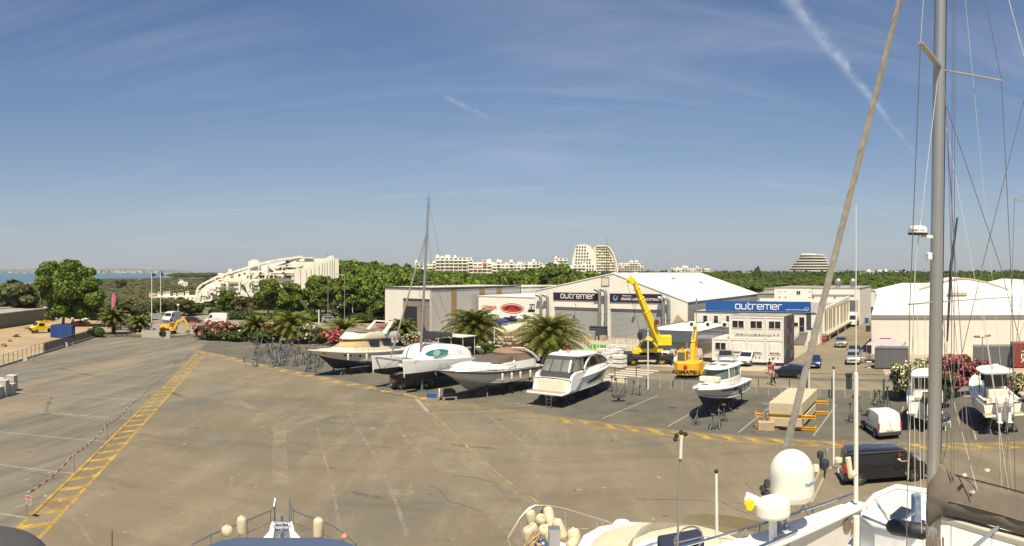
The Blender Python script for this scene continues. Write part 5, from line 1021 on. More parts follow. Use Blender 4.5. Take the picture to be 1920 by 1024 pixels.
def car(name,label,cat,loc,hd,S,body,group=None,stripe=False,blackside=False,rearglass=False,lit=False,open_win=False):
 t=thing(name,label,cat,loc,head(hd),group);P=S['prof'];n=len(P);W=S['W'];bz=S['belt'];zt=max(p[1]for p in P)
 def hw(z):return W/2-.05*max(0,(.55-z)/.3)*.6 if z<bz else W/2-S['taper']*((z-bz)/(zt-bz))**1.3
 def hwx(x,z):
  q=hw(z);L_=S['L']/2;f=max(0,(abs(x)-L_*.80)/(L_*.2));return q*(1-.10*f*f)
 Q=[]
 for i in range(n):
  Q.append(P[i])
  if i<n-1 and(P[i][1]-bz)*(P[i+1][1]-bz)<0:f=(bz-P[i][1])/(P[i+1][1]-P[i][1]);Q.append((P[i][0]+(P[i+1][0]-P[i][0])*f,bz))
 m_=len(Q);b=MB();cols=6
 ys=[-1,-.82,-.4,.4,.82,1]
 rows=[[(x-(.035 if abs(y)==1 else 0)*(1 if x>0 else-1)*(abs(x)>S['L']*.4),hwx(x,z)*y,z-(.03 if abs(y)==1 and z>zt-.25 else 0))for y in ys]for x,z in Q]
 b.loops(rows,0,closed=False)
 for s_,j in((-1,0),(1,5)):
  top=[rows[i][j]for i in range(m_)if Q[i][1]>=bz-1e-6];low=[rows[i][j]for i in range(m_)if Q[i][1]<=bz+1e-6]
  b.add(top,[tuple(range(len(top)))]);b.add(low,[tuple(range(len(low)))])
 b.add([rows[0][0],rows[0][5],rows[-1][5],rows[-1][0]],[(0,1,2,3)])
 bo=b.build('body',body,t,smooth=True,auto=32,bevel=.035)
 def seg(i,j,f0,f1,w,nm,m,off=.012):
  (x0,z0),(x1,z1)=P[i],P[j];dx,dz=x1-x0,z1-z0;l=math.hypot(dx,dz);nx,nz=-dz/l*off,dx/l*off
  if(nx*x0<0 and abs(dz)>abs(dx)):pass
  if nz<0:nx,nz=-nx,-nz
  a,c=(x0+dx*f0+nx,z0+dz*f0+nz),(x0+dx*f1+nx,z0+dz*f1+nz)
  q=MB();q.add([(a[0],-hwx(*a)*w,a[1]),(a[0],hwx(*a)*w,a[1]),(c[0],hwx(*c)*w,c[1]),(c[0],-hwx(*c)*w,c[1])],[(0,1,2,3)]);return q.build(nm,m,t)
 seg(*S['ws'],.08,.93,.88,'windshield',glass)
 if S['rw']:seg(*S['rw'],.1,.92,.84,'rear_window',glass)
 elif rearglass:
  for s_ in(-1,1):q=MB();q.add([(-S['L']/2+.0-.0,y*s_,z)for y,z in((.06,bz+.1),(.7,bz+.1),(.66,zt-.25),(.06,zt-.25))],[(0,1,2,3)]);o=q.build('rear_window',glass,t);o.location.x=-.0
 for k,poly in enumerate(S['side']):
  for s_ in(-1,1):
   q=MB();v=[(x,s_*(hwx(x,z)+.007),z)for x,z in poly];q.add(v,[tuple(range(len(v)))])
   if open_win and s_==-1 and k==0:q.build('open_window',mat('dark_cab_interior',(.012,.012,.014),.9),t)
   else:q.build('side_window',glass,t)
 r=S['r']
 for x in(-S['wh'],S['wh']):
  for s_ in(-1,1):
   q=MB();q.add([(x+(r+.07)*math.cos(a),s_*(W/2+.004),max(.2,r+(r+.07)*math.sin(a)))for a in[k*math.pi/12 for k in range(13)]]+[(x-(r+.07),s_*(W/2+.004),.22),(x+(r+.07),s_*(W/2+.004),.22)],[tuple(range(15))]);q.build('wheel_arch',dark,t)
   wheel(t,x,s_*(W/2-.085),r,s_)
 L2=S['L']/2;vanlike=S['rw']is None
 for s_ in(-1,1):
  q=MB();q.box(L2-.20,L2+.005,s_*W*.30-.17,s_*W*.30+.17,.66,.84);q.build('headlight',lens,t,bevel=.03)
  tz=(.75,1.22)if vanlike else(.78,.96);q=MB();q.box(-L2-.012,-L2+.14,s_*(W/2-.06)-.06,s_*(W/2-.06)+.04,tz[0],tz[1]);q.build('taillight',redl,t,bevel=.02)
  q=MB();xm=P[S['ws'][1]][0]-.25;q.box(xm-.07,xm+.07,s_*(W/2+.02),s_*(W/2+.20),bz+.0,bz+.17);q.build('wing_mirror',body if body is not cpw else plas,t,bevel=.02)
  q=MB().box(-.05+S['side'][-1][0][0],.12+S['side'][-1][0][0],s_*(W/2+.0),s_*(W/2+.02),bz-.17,bz-.13);q.build('door_handle',plas if body is cpw else body,t)
  if stripe:MB().box(-S['wh']+r+.12,S['wh']-r-.12,s_*(W/2+.001)-.008,s_*(W/2+.001)+.008,.50,.63).build('side_moulding',plas,t)
 fb_=plas if body is cpw or blackside else body
 MB().box(-L2-.045,-L2+.12,-W*.47,W*.47,.28,.56).build('bumper',fb_,t,bevel=.04);MB().box(L2-.12,L2+.03,-W*.46,W*.46,.28,.55).build('bumper',fb_,t,bevel=.04)
 MB().box(L2-.02,L2+.012,-.5,.5,.60,.72).build('grille',dark,t);MB().box(L2+.031,L2+.042,-.26,.26,.38,.49).build('number_plate',plate,t)
 MB().box(-L2-.06,-L2-.046,-.26,.26,.40,.51).build('number_plate',plate,t)if not vanlike else MB().box(-L2-.018,-L2+.02,-.28,.28,.62,.74).build('number_plate',plate,t)
 if vanlike:
  q=MB();q.box(-L2-.006,-L2+.0,-.008,.008,.58,zt-.2);q.build('door_seam',dark,t)
  for s_ in(-1,1):q=MB();q.box(-S['wh']*.62,.35,s_*(W/2+.0),s_*(W/2+.012),bz-.04,bz-.02);q.build('slide_rail',dark,t)
 return t
c=(G(1611.6,911)+G(1714,903))/2;dv_=(G(1714,903)-G(1611.6,911));hd=math.degrees(math.atan2(dv_.x,dv_.y));nrm_=Vector((math.sin(R(hd-90)),math.cos(R(hd-90)),0));bvan_c=c+nrm_*.88
bvan=car('delivery_van','dark anthracite delivery van driving past with its driver leaning on the open window','van',(bvan_c.x,bvan_c.y,.02),hd,BIG,cpk,open_win=True)
MB().box(-2.2,1.0,-.93-.0,-.90,1.80,1.83).build('roof_seam',mat('seam_grey',(.12,.12,.13),.4),bvan)
def park(name,label,cat,x,y,hd,S,body,**k):p=G(x,y);return car(name,label,cat,(p.x,p.y,.02),hd,S,body,**k)
park('panel_van','white panel van parked in the yard showing its rear doors','van',1650,812,12,VAN,cpw,stripe=True)
park('panel_van','white panel van parked beside the crane showing its back','van',1254,681,-12+48,VAN,cpw,rearglass=True)
park('minivan','white van parked behind the yellow excavator','van',1291,684,180+42,BIG,cpw)
park('minivan','silver grey van parked in front of the site cabins','van',1361,682,180+20,BIG,cpg)
park('panel_van','small white van parked at the foot of the site cabins','van',1404,684,180+42,VAN,cpw)
park('hatchback','blue hatchback waiting at the mouth of the street','car',1526,688,180+28,SEDAN,cpb)
park('hatchback','dark navy hatchback driving past the two walkers','car',1480,708,306,SEDAN,paint('night',(.012,.016,.035)))
park('small_suv','silver car coming out of the street toward the road','car',1600,681,180+30,SUV,cps)
park('small_suv','brown grey car driving down the middle of the street','car',1577,650,180+30,SUV,cpg)
park('hatchback','dark car parked behind the silver one','car',1602,668,210,SEDAN,cpk)
blk=park('compact_car','black car parked in the shade under the catamaran','car',772,728,66,SUV,paint('black',(.012,.011,.012)))
for o in kids(blk):
 if o.name.startswith('taillight'):
  m=bpy.data.materials.get('lit_brake')or mat('lit_brake',(.6,.02,.01),.3,var=0)
  o.data.materials[0]=m
park('high_roof_van','white high roof van behind the pink oleanders','van',406,607,-98,HI,cpw)
park('flatbed_truck','white cab van behind the small excavator','van',322,604,182,HI,cpw)
park('hatchback','dark red car beside the white high roof van','car',361,605,80,SEDAN,paint('maroon',(.09,.01,.015)))
park('compact_car','white car parked under the big plane tree','car',149,604,100,SUV,cpw)
park('compact_car','silver car parked beyond the plane tree','car',170,600,60,SEDAN,cps)
park('compact_car','grey car half hidden behind the thick trunked palm','car',232,619,60,SUV,cpg)
park('compact_car','pale car between the two left palms','car',272,622,90,SEDAN,cps)
for i,(x,y)in enumerate(((598,602),(621,606),(555,600),(660,604))):park('parked_car',('dark car behind the street lamps','green grey car below the second street lamp','silver car behind the hanging palm','black car left of the steel shed')[i],'car',x,y,95,SUV if i%2 else SEDAN,(cpk,cps,cpg,cpk)[i])
p=G(1601,611);t=thing('box_truck','white recovery lorry with an orange load far down the street','lorry',(p.x,p.y,.02),head(216))
b=MB();b.prism([(1.2,.5),(1.2,2.5),(2.2,2.55),(2.9,1.5),(3.5,1.3),(3.6,.5)],-1,1,'Y');b.build('cab',cpw,t,bevel=.06);b=MB();b.add([(2.26,-.85,2.47),(2.26,.85,2.47),(2.9,.85,1.56),(2.9,-.85,1.56)],[(0,1,2,3)]);o=b.build('windshield',glass,t);o.location.x=.03
MB().box(-3.6,1.1,-1.05,1.05,.8,1.0).build('flatbed',blackm,t);b=MB();b.box(-3.2,.6,-.9,.9,1.0,1.9);b.box(-2.5,-.6,-.8,.8,1.9,2.6);b.build('load',mat('orange_load',(.55,.18,.05),.6,var=.4,sc=2),t,bevel=.1)
MB().box(1.19,1.21,-.95,.95,1,3.2).build('headboard',cpw,t)
for x in(2.7,-1.2,-2.4):
 for s_ in(-1,1):wheel(t,x,s_*.9,.42,s_)
p=G(80,624);t=thing('tow_truck','yellow pick-up truck parked on the sandy building site','truck',(p.x,p.y,.02),head(206))
b=MB();b.prism([(-.1,.5),(-.1,2.15),(1.1,2.2),(1.75,1.4),(2.45,1.15),(2.6,.5)],-.95,.95,'Y');b.build('cab',yel,t,bevel=.07);b=MB();b.add([(1.16,-.82,2.12),(1.16,.82,2.12),(1.74,.82,1.45),(1.74,-.82,1.45)],[(0,1,2,3)]);o=b.build('windshield',glass,t);o.location.x=.04
MB().box(2.5,2.66,-.93,.93,.45,1.0).build('bumper',plas,t,bevel=.05);MB().box(-3.0,-.15,-.95,.95,.9,1.45).build('load_bed',yel,t,bevel=.03)
b=MB();b.beam((-.4,0,1.4),(-.4,0,2.5),.3,.3);b.beam((-.4,0,2.4),(-2.6,0,2.1),.22,.22);b.build('hoist_arm',yelo,t);MB().box(.2,.9,-.5,.5,2.22,2.36).build('light_bar',amber,t)
for s_ in(-1,1):
 q=MB();q.box(.1,1.2,s_*.953-.004,s_*.953+.004,1.35,1.95);q.build('side_window',glass,t)
 for x in(1.7,-1.8):wheel(t,x,s_*.88,.38,s_)
# ---- mobile crane
p=G(1214,684);t=thing('mobile_crane','yellow mobile crane with raised telescopic boom on a black chassis','crane',(p.x,p.y,.02),head(100))
b=MB();b.box(-3.0,3.2,-1.25,1.25,.75,1.35);b.box(-3.1,-2.0,-1.35,1.35,.55,1.6);b.box(2.4,3.3,-1.2,1.2,.6,1.5);b.box(-1.9,2.3,-1.32,-1.26,.9,1.25);b.build('chassis',blackm,t,bevel=.04)
for x in(-3.0,3.0):b=MB();b.box(x-.14,x+.14,-2.0,2.0,.75,.98);b.build('outrigger',blackm,t)
for x in(-3.0,3.0):
 for s_ in(-1,1):b=MB();b.tube([(x,s_*1.9,.05),(x,s_*1.9,.9)],.09);b.lathe([(.28,0),(.28,.06),(.1,.1)],(x,s_*1.9,0),10);b.build('outrigger_foot',blackm,t)
for x in(-1.9,1.8):
 for s_ in(-1,1):w_=wheel(t,x,s_*1.05,.68,s_);[k.data.materials.__setitem__(0,yelo)for k in kids(w_)]
MB().lathe([(.9,1.35),(.9,1.6)],(0,0,0),20).build('slew_ring',dark,t)
b=MB();b.box(-.7,2.0,-.35,1.15,1.6,2.05);b.prism([(-1.2,1.6),(-.6,1.6),(.4,3.6),(-.1,3.6)],.1,.3,'Y');b.prism([(-1.2,1.6),(.6,1.6),(.7,3.3),(.1,3.6)],.9,1.1,'Y');b.build('turntable',yel,t,bevel=.03)
MB().box(1.3,3.1,-.6,1.15,2.5,3.75).build('counterweight',yel,t,bevel=.06)
b=MB();b.prism([(-1.25,1.7),(1.15,1.7),(1.3,2.4),(.7,3.3),(-.6,3.3),(-1.25,2.5)],-1.25,-.36,'Y');cb=b.build('cab',yel,t,bevel=.05)
b=MB();b.add([(x,-1.262,z)for x,z in((-.9,2.2),(.7,2.2),(.9,2.5),(.5,3.15),(-.45,3.15),(-.95,2.5))],[tuple(range(6))]);b.build('cab_window',glassg,cb)
b=MB();b.box(-1.9,-1.0,-1.2,-.3,1.45,2.3);b.build('engine_cover',yel,t,bevel=.12)
def loc_(th,v):return th.matrix_world.inverted()@Vector(v)
bpy.context.view_layer.update()
piv=loc_(t,ray(1233,636,84.5));tip=loc_(t,ray(1189,529,82));dd=tip-piv;sec=[(0,.46,1.12,1.12),(.42,.72,.92,.92),(.70,.92,.74,.72),(.90,.985,.6,.56)]
piv_b=piv-dd.normalized()*.3
dd=tip-piv_b
for k,(a,e,w_,h_)in enumerate(((0,.52,.66,.82),(.50,.74,.55,.68),(.72,.90,.45,.55),(.88,1.0,.36,.44))):
 b=MB();b.beam(piv_b+dd*a,piv_b+dd*e,w_,h_);b.beam(piv_b+dd*(e-.012),piv_b+dd*e,w_+.1,h_+.1);bm_=b.build('boom_section',yel,t,bevel=.03)
 if k==1:pass
b=MB();b.beam(tip,tip+dd.normalized()*.5+Vector((-.5,0,.1)),.5,.75);b.lathe([(.28,-.2),(.28,.2)],tuple(tip+dd.normalized()*.3+Vector((-.65,0,-.15))),12,axis='Y');b.build('boom_head',yel,t,bevel=.04)
b=MB();b.tube([Vector((1.3,.4,1.9)),piv_b+dd*.40+Vector((.3,0,-.35))],[.16,.11],10);b.build('lift_cylinder',steel,t)
hk=loc_(t,ray(1200,632,82));b=MB();hd_=tip+Vector((-.65,0,-.1));
for s_ in(-.12,.12):b.tube([hd_+Vector((-.2,s_,0)),Vector((hk.x-.0,hk.y+s_,hk.z+.6))],.022,4)
b.build('hoist_rope',blackm,t);b=MB();b.lathe([(.05,.7),(.3,.55),(.34,.1),(.2,-.2),(.08,-.35)],tuple(hk),10);b.tube([hk+Vector((0,0,-.3)),hk+Vector((0,0,-.7)),hk+Vector((.15,0,-.9)),hk+Vector((.3,0,-.7))],.06,6);b.build('hook_block',blackm,t)
b=MB();bc_=piv_b+dd*.33+Vector((.75,-.3,0));b.lathe([(.001,-.15),(.33,-.15),(.33,.15),(.001,.15)],tuple(bc_),14,axis='Y');b.build('hose_reel',mat('brown_red',(.12,.03,.02),.6),t)
nd=dd.normalized();sdv=nd.cross(Vector((0,-1,0))).normalized()
for k in range(5):
 c_=piv_b+dd*(.44+.052*k);q=MB();q.beam(c_+nd*-.15,c_+nd*.15,.02,.32);o=q.build('boom_marking',blackm,t);o.location=Vector((0,-.345+.012*k,0))
# ---- excavators
def excavator(x,y,hd,label,big=True,s=1.0,word=None,armdir=1):
 p=G(x,y);t=thing('excavator',label,'excavator',(p.x,p.y,.02),head(hd));t.scale=(s,s,s)
 if big:
  MB().box(-2.2,2.2,-1.1,1.1,.55,1.0).build('undercarriage',mat('machine_grey',(.12,.115,.11),.6),t,bevel=.06)
  for x_ in(-1.5,1.5):
   for s_ in(-1,1):wheel(t,x_,s_*1.05,.5,s_)
  MB().box(-2.6,-2.1,-1.25,1.25,.25,.8).build('dozer_blade',mat('machine_grey',(.12,.115,.11),.6),t,bevel=.05)
 else:
  for s_ in(-1,1):b=MB();b.prism([(-1.3,.1),(1.3,.1),(1.55,.35),(1.3,.65),(-1.3,.65),(-1.55,.35)],s_*.85-.22,s_*.85+.22,'Y');b.build('track',dark,t,bevel=.05)
  MB().box(-1,1,-.62,.62,.3,.8).build('undercarriage',blackm,t)
 z=1.1 if big else .85
 MB().lathe([(.7,z-.15),(.7,z)],(0,0,0),16).build('slew_ring',dark,t)
 b=MB();pl=[(-2.0,-1.1),(-2.35,-.8),(-2.42,0),(-2.35,.8),(-2.0,1.1),(-1.2,1.25),(-1.2,-1.25)];b.prism(pl,z+.1,z+1.25,'Z');cw=b.build('counterweight',yelo,t,bevel=.1,seg=3)
 MB().box(-1.2,1.6,-1.25,1.25,z,z+.35).build('deck',yelo,t,bevel=.04);MB().box(-1.19,.2,-1.2,.3,z+.35,z+1.2).build('engine_hood',yelo,t,bevel=.06);MB().box(.2,1.2,-1.2,-.4,z+.35,z+.9).build('tank',yelo,t,bevel=.05)
 b=MB()
 cx0,cx1,cy0,cy1,cz0,cz1=-.3,1.5,.35,1.22,z+.35,z+2.0
 for xx in(cx0,cx1-.1):
  for yy in(cy0,cy1-.1):b.box(xx,xx+.1,yy,yy+.1,cz0,cz1-.1)
 b.box(cx0,cx1,cy0,cy1,cz1-.1,cz1);cb=b.build('cab',yelo,t);MB().box(cx0+.03,cx1-.03,cy0+.03,cy1-.03,cz0+.1,cz1-.11).build('cab_window',glassg,cb)
 A,B_,C_=Vector((1.3,0,z+.5)),Vector((2.6,0,z+2.9)),Vector((4.4,0,z+2.6));D_,E_=Vector((5.0,0,z+1.3)),Vector((4.6,0,z-.1))
 if not big:A,B_,C_,D_,E_=Vector((1.3,0,z+.4)),Vector((2.2,0,z+2.3)),Vector((4.0,0,z+2.9)),Vector((4.9,0,z+1.6)),Vector((5.0,0,z+.1))
 else:B_,C_,D_,E_=Vector((1.9,0,z+2.5)),Vector((3.2,0,z+3.7)),Vector((3.9,0,z+2.0)),Vector((3.8,0,z+.3))
 b=MB();b.beam(A,B_,.42,.5,0,.4,.55);b.beam(B_,C_,.4,.55,0,.35,.4);b.build('boom',yelo,t,bevel=.04)
 b=MB();b.beam(C_-(D_-C_)*.25,D_,.32,.42,0,.28,.34);b.beam(D_,E_,.28,.34,0,.24,.28);b.build('stick',yelo,t,bevel=.03)
 b=MB();b.tube([A+Vector((.5,.3,-.1)),B_+Vector((.3,.3,-.1))],.08);b.tube([B_+Vector((0,0,.45)),C_+Vector((-.1,0,.35))],.08);b.build('hydraulic_cylinder',steel,t)
 b=MB();b.prism([(E_.x-.1,E_.z+.2),(E_.x+.35,E_.z),(E_.x+.2,E_.z-.5),(E_.x-.35,E_.z-.6),(E_.x-.55,E_.z-.25)],-.45,.45,'Y');b.build('bucket',mat('machine_grey',(.12,.115,.11),.6),t)
 MB().lathe([(.1,0),(.1,.22),(.02,.26)],(.6,.8,cz1),8).build('beacon',amber,t)
 if word:
  o=lettering(word,.42,mat('lettering_blueblack',(.02,.02,.06),.5,var=0),cw,(-2.44,0,z+.42),bold=.02,sx=1.25);o.rotation_euler=(R(90),0,R(-90))
  b=MB();b.lathe([(.001,-.01),(.2,-.01),(.2,.0)],(-2.43,.05,z+.85),12,axis='X');b.build('round_mark',red,cw)
 return t
excavator(1294,722,24,'yellow wheeled excavator standing with its lettered back to the yard',word='KOMATSU',s=1.15)
excavator(318,626,86,'small amber excavator with raised arm beyond the back of the yard',big=False,s=.78)
# ---------------------------------------------------------------- people
def person(label,loc,rz,joints,colors,s=1.0,name='person',head_=(0,0,1.66),hair=(.05,.03,.02),hat=None):
 """one skinned body; joints: dict of chains of (point, radius); clothing follows as slightly larger skins"""
 t=thing(name,label,'person',loc,rz);t.scale=(s,s,s)
 def skin_(nm,chains,m,sub=1):
  vs_,es,rs_=[],[],[];ix={}
  for ch in chains:
   prev=None
   for p,r in ch:
    k=tuple(round(q,3)for q in p)
    if k not in ix:ix[k]=len(vs_);vs_.append(p);rs_.append(r)
    if prev is not None and prev!=ix[k]:es.append((prev,ix[k]))
    prev=ix[k]
  me=bpy.data.meshes.new(nm);me.from_pydata(vs_,es,[]);o=bpy.data.objects.new(nm,me);COL.objects.link(o);o.parent=t
  o.modifiers.new('skin','SKIN');me.materials.append(m)
  for v,r in zip(me.skin_vertices[0].data,rs_):v.radius=(r,r)
  me.skin_vertices[0].data[0].use_root=True
  q=o.modifiers.new('sub','SUBSURF');q.levels=sub;q.render_levels=sub;return o
 J=joints;pel=(0,0,J.get('hip',.92));ch=J.get('chest',(0,0,1.28));nk=J.get('neck',(0,0,1.47));hd=J.get('head',(0,.02,1.62))
 chains=[[(pel,.13),(tuple((a+b)/2 for a,b in zip(pel,ch)),.13),(ch,.15),(nk,.06),(tuple(a+(b-a)*.5 for a,b in zip(nk,hd)),.065),(hd,.095),(tuple(h+d for h,d in zip(hd,(0,0,.1))),.07)]]
 for s_,k in((-1,'L'),(1,'R')):
  sh=(ch[0]+s_*.19,ch[1],ch[2]+.1);el,wr=J['arm'+k];chains.append([(ch,.15),(sh,.06),(el,.045),(wr,.032),(tuple(a+(a-b)*.25 for a,b in zip(wr,el)),.035)])
  if 'leg'+k in J:
   kn,an=J['leg'+k];chains.append([(pel,.13),((s_*.1,pel[1],pel[2]-.08),.095),(kn,.065),(an,.042),((an[0],an[1]+.14,an[2]-.06),.04)])
 skin_('body',chains,skin)
 tp=[[(tuple((a*.8+b*.2)for a,b in zip(pel,ch)),.15),(tuple((a+b)/2 for a,b in zip(pel,ch)),.15),(ch,.17),(tuple((a*.4+b*.6)for a,b in zip(ch,nk)),.10)]]
 for s_,k in((-1,'L'),(1,'R')):
  sh=(ch[0]+s_*.19,ch[1],ch[2]+.1);el,wr=J['arm'+k];tp.append([(ch,.17),(sh,.08),(tuple(a*.35+b*.65 for a,b in zip(sh,el)),.062)])
 skin_('top',tp,colors[0])
 if 'legL' in J:
  lg=[]
  for s_,k in((-1,'L'),(1,'R')):kn,an=J['leg'+k];lg.append([(pel,.155),((s_*.1,pel[1],pel[2]-.08),.115),(kn,.085),(tuple(a*.25+b*.75 for a,b in zip(kn,an)),.065)])
  skin_('trousers',lg,colors[1])
 b=MB();b.lathe([(.001,.11),(.07,.09),(.105,.03),(.108,-.03),(.095,-.06)],(hd[0],hd[1]-.015,hd[2]+.06),12);b.build('hair',mat('hair_%d'%int(hair[0]*100),hair,.9),t,smooth=True)
 for s_ in(-1,1):MB().ball((hd[0]+s_*.033,hd[1]+.088,hd[2]+.045),.012,6).build('eye',dark,t);MB().ball((hd[0]+s_*.098,hd[1]+.0,hd[2]+.02),.02,6,sz=1.5).build('ear',skin,t)
 MB().tube([(hd[0],hd[1]+.088,hd[2]+.05),(hd[0],hd[1]+.118,hd[2]+.005)],[.01,.018],6).build('nose',skin,t);MB().box(hd[0]-.025,hd[0]+.025,hd[1]+.085,hd[1]+.1,hd[2]-.035,hd[2]-.025).build('mouth',redl,t)
 for s_ in(-1,1):
  k='L' if s_<0 else 'R';el,wr=[Vector(q)for q in J['arm'+k]];d=(wr-el).normalized();sd=d.cross(Vector((0,1,0))if abs(d.y)<.8 else Vector((0,0,1))).normalized();b=MB();c=wr+d*.09
  for i,l in enumerate((.07,.08,.075,.06)):o_=c+sd*(i-1.5)*.02;b.tube([o_,o_+d*l*.6,o_+d*l*.9+sd.cross(d)*.02],[.009,.008,.007],5)
  b.tube([wr+d*.04+sd*.035,wr+d*.08+sd*.06,wr+d*.11+sd*.065],[.01,.009,.008],5);b.build('fingers',skin,t)
 return t
stand=dict(armL=((-.26,.02,1.12),(-.24,.12,.9)),armR=((.26,.02,1.12),(.24,.12,.9)),legL=((-.11,.03,.5),(-.12,-.04,.08)),legR=((.11,.05,.5),(.13,.0,.08)))
walk=dict(armL=((-.25,.12,1.14),(-.24,.28,.95)),armR=((.25,-.1,1.12),(.26,-.1,.88)),legL=((-.1,-.04,.5),(-.11,-.28,.12)),legR=((.1,.2,.52),(.11,.24,.09)))
redc,whc,nvc,gyc,bkc,pkc=mat('red_cloth',(.42,.03,.035),.9),mat('white_cloth',(.7,.68,.64),.9),mat('navy_cloth',(.02,.03,.07),.9),mat('grey_cloth',(.3,.27,.25),.9),mat('black_cloth',(.02,.02,.022),.9),mat('pink_cloth',(.55,.28,.28),.9,var=.4,sc=8)
for x,y,lab,J,c,rz in((1443,702,'person in a dark jacket and red trousers standing by the kerb',stand,(nvc,redc),2.6),(1448.5,700,'person in a white top and red trousers beside the dark jacket',stand,(whc,redc),3.4),(1445,722,'person in a checked pink shirt crossing the road',walk,(pkc,gyc),2.2),(1450,724,'person in a grey top and black trousers walking across the road',walk,(gyc,bkc),1.9),(1543,647,'person in red overalls standing at the workshop corner',stand,(redc,redc),.5),(1548,646,'second worker in red clothes at the workshop corner',walk,(redc,redc),4.0),(1579,607,'person in an orange vest far down the street',stand,(mat('orange_cloth',(.6,.16,.03),.9),nvc),0),(235,614,'person in white standing behind the left palms',stand,(whc,whc),1)):
 p=G(x,y);person(lab,(p.x,p.y,.03),rz,J,c,1.03)
sit=dict(hip=.62,chest=(0,.04,1.0),neck=(.13,.05,1.17),head=(.24,.08,1.29),armL=((-.27,.2,.86),(-.28,.45,.92)),armR=((.37,.17,.99),(.37,.45,1.0)),legL=((-.12,.42,.62),(-.12,.48,.2)),legR=((.12,.42,.62),(.12,.48,.2)))
fw_=Vector((math.sin(R(hd)),math.cos(R(hd)),0))if False else(G(1714,903)-G(1611.6,911)).normalized();rt_=Vector((fw_.y,-fw_.x,0));q=bvan_c+fw_*.62+rt_*.71
person('person in a white sleeveless top with a bare forearm resting on the van window sill',(q.x,q.y,.27),math.atan2(fw_.y,fw_.x)-R(90),sit,(whc,bkc),1.0,hair=(.12,.02,.02))
# ---------------------------------------------------------------- boats
def hull_fn(L_,B,zk,zc,zs0,zs1,rake=.14,full=2.4,tr=.93,flare=.12,st=None):
 """section function: s 0 (stern) .. 1 (bow) -> list of (x, y, z) from keel to sheer on the +y side"""
 def sec(s):
  hb=B/2*(tr+(1-tr)*min(1,s/.4))*(1-max(0,(s-.42)/.58)**full)
  sh=zs0+(zs1-zs0)*(s**2.2)
  k=zk+(zs1*.55-zk)*max(0,(s-.72)/.28)**2.2
  c=zc+(zs1*.78-zc)*max(0,(s-.35)/.65)**2.0
  hc=hb*(.90-.5*max(0,(s-.5)/.5)**1.3)
  pts=[(0,k),(hc*.5,k+(c-k)*.46),(hc,c),(hc+.04*(1-s),c+.02)]
  for f in(.2,.4,.6,.8,1):pts.append((hc+(hb-hc)*(f**(1.0+1.1*s))+0,c+(sh-c)*f))
  zt,zb_=pts[-1][1],pts[0][1]
  return[(L_*s*(1-rake*(1-(z-zb_)/max(.1,zt-zb_))*s**3),y,z)for y,z in pts]
 return sec
def hull(t,L_,B,zk,zc,zs0,zs1,mats,wl,stripe=None,n=22,deckm=None,wr=3,**k):
 """mats: topsides, antifoul, stripe. wl = waterline height. Returns the section function"""
 sec=hull_fn(L_,B,zk,zc,zs0,zs1,**k);b=MB();S_=[sec(i/n)for i in range(n+1)]
 for sg in(1,-1):
  for i in range(n):
   A_,C_=S_[i],S_[i+1]
   for j in range(len(A_)-1):
    zm=(A_[j][2]+A_[j+1][2]+C_[j][2]+C_[j+1][2])/4
    m=1 if j<wr else(2 if stripe and j>=len(A_)-2 else 0)
    b.add([(p[0],p[1]*sg,p[2])for p in(A_[j],C_[j],C_[j+1],A_[j+1])],[(0,1,2,3)],m)
 b.add([(p[0],p[1],p[2])for p in S_[0]]+[(p[0],-p[1],p[2])for p in reversed(S_[0][1:])],[tuple(range(len(S_[0])*2-1))],0)
 o=b.build('hull',mats,t,smooth=True,auto=30)
 g=MB();
 for sg in(1,-1):g.tube([(p[-1][0],p[-1][1]*sg,p[-1][2])for p in S_],.045,6)
 g.build('rubbing_strake',mats[0]if not stripe else mats[2],t,smooth=True)
 d_=MB();rows=[]
 for i in range(n+1):
  x,y,z=S_[i][-1];r_=[(x,y*q,z+.05+.10*(1-q*q)*min(1,y))for q in(-.985,-.9,-.5,0,.5,.9,.985)];rows.append(r_)
 d_.loops(rows,0,closed=False);d_.build('deck',deckm or mats[0],t,smooth=True)
 return sec
def ring(x0,x1,w,z0,z1=None,k=2.6,n=26,kb=6,wf=None):
 """closed outline: square at x0 (aft), rounded at x1 (front); z may rise from z0 aft to z1 at the front"""
 z1=z0 if z1 is None else z1;out=[];xm=x0+(x1-x0)*.35
 for i in range(n):
  a=2*math.pi*(i+.5)/n;c,s_=math.cos(a),math.sin(a);kk=k if c>0 else kb;hx=(x1-xm)if c>0 else(xm-x0)
  x=xm+hx*(1 if c>0 else-1)*abs(c)**(2/kk);y=w*(1 if s_>0 else-1)*abs(s_)**(2/kk);f=(x-x0)/(x1-x0)
  out.append((x,y,z0+(z1-z0)*f))
 return out
def rings_part(t,name,rs,m,cap1=True,cap0=False,smooth=True,auto=40,bevel=0):b=MB();b.loops(rs,0,True,cap0,cap1);return b.build(name,m,t,smooth=smooth,auto=auto,bevel=bevel)
def rail(t,sec,s0,s1,h=.55,n=8,inset=.08,r=.016,close=True,name='rail'):
 b=MB();P=[]
 for i in range(n+1):
  s=s0+(s1-s0)*i/n;p=sec(s)[-1];P.append((p[0]-(inset if s>.97 else 0),max(0,p[1]-inset),p[2]+.05))
 hf=lambda i:h*(1 if i else .0 if not close else .6)
 for sg in(1,-1):
  for i in range(n+1):b.tube([(P[i][0],P[i][1]*sg,P[i][2]),(P[i][0]+.03,P[i][1]*sg,P[i][2]+h)],r,5)
  b.tube([(p[0]+.03,p[1]*sg,p[2]+h)for p in P],r*1.2,5);b.tube([(p[0]+.015,p[1]*sg,p[2]+h*.5)for p in P],r*.6,4)
 return b.build(name,steel,t)
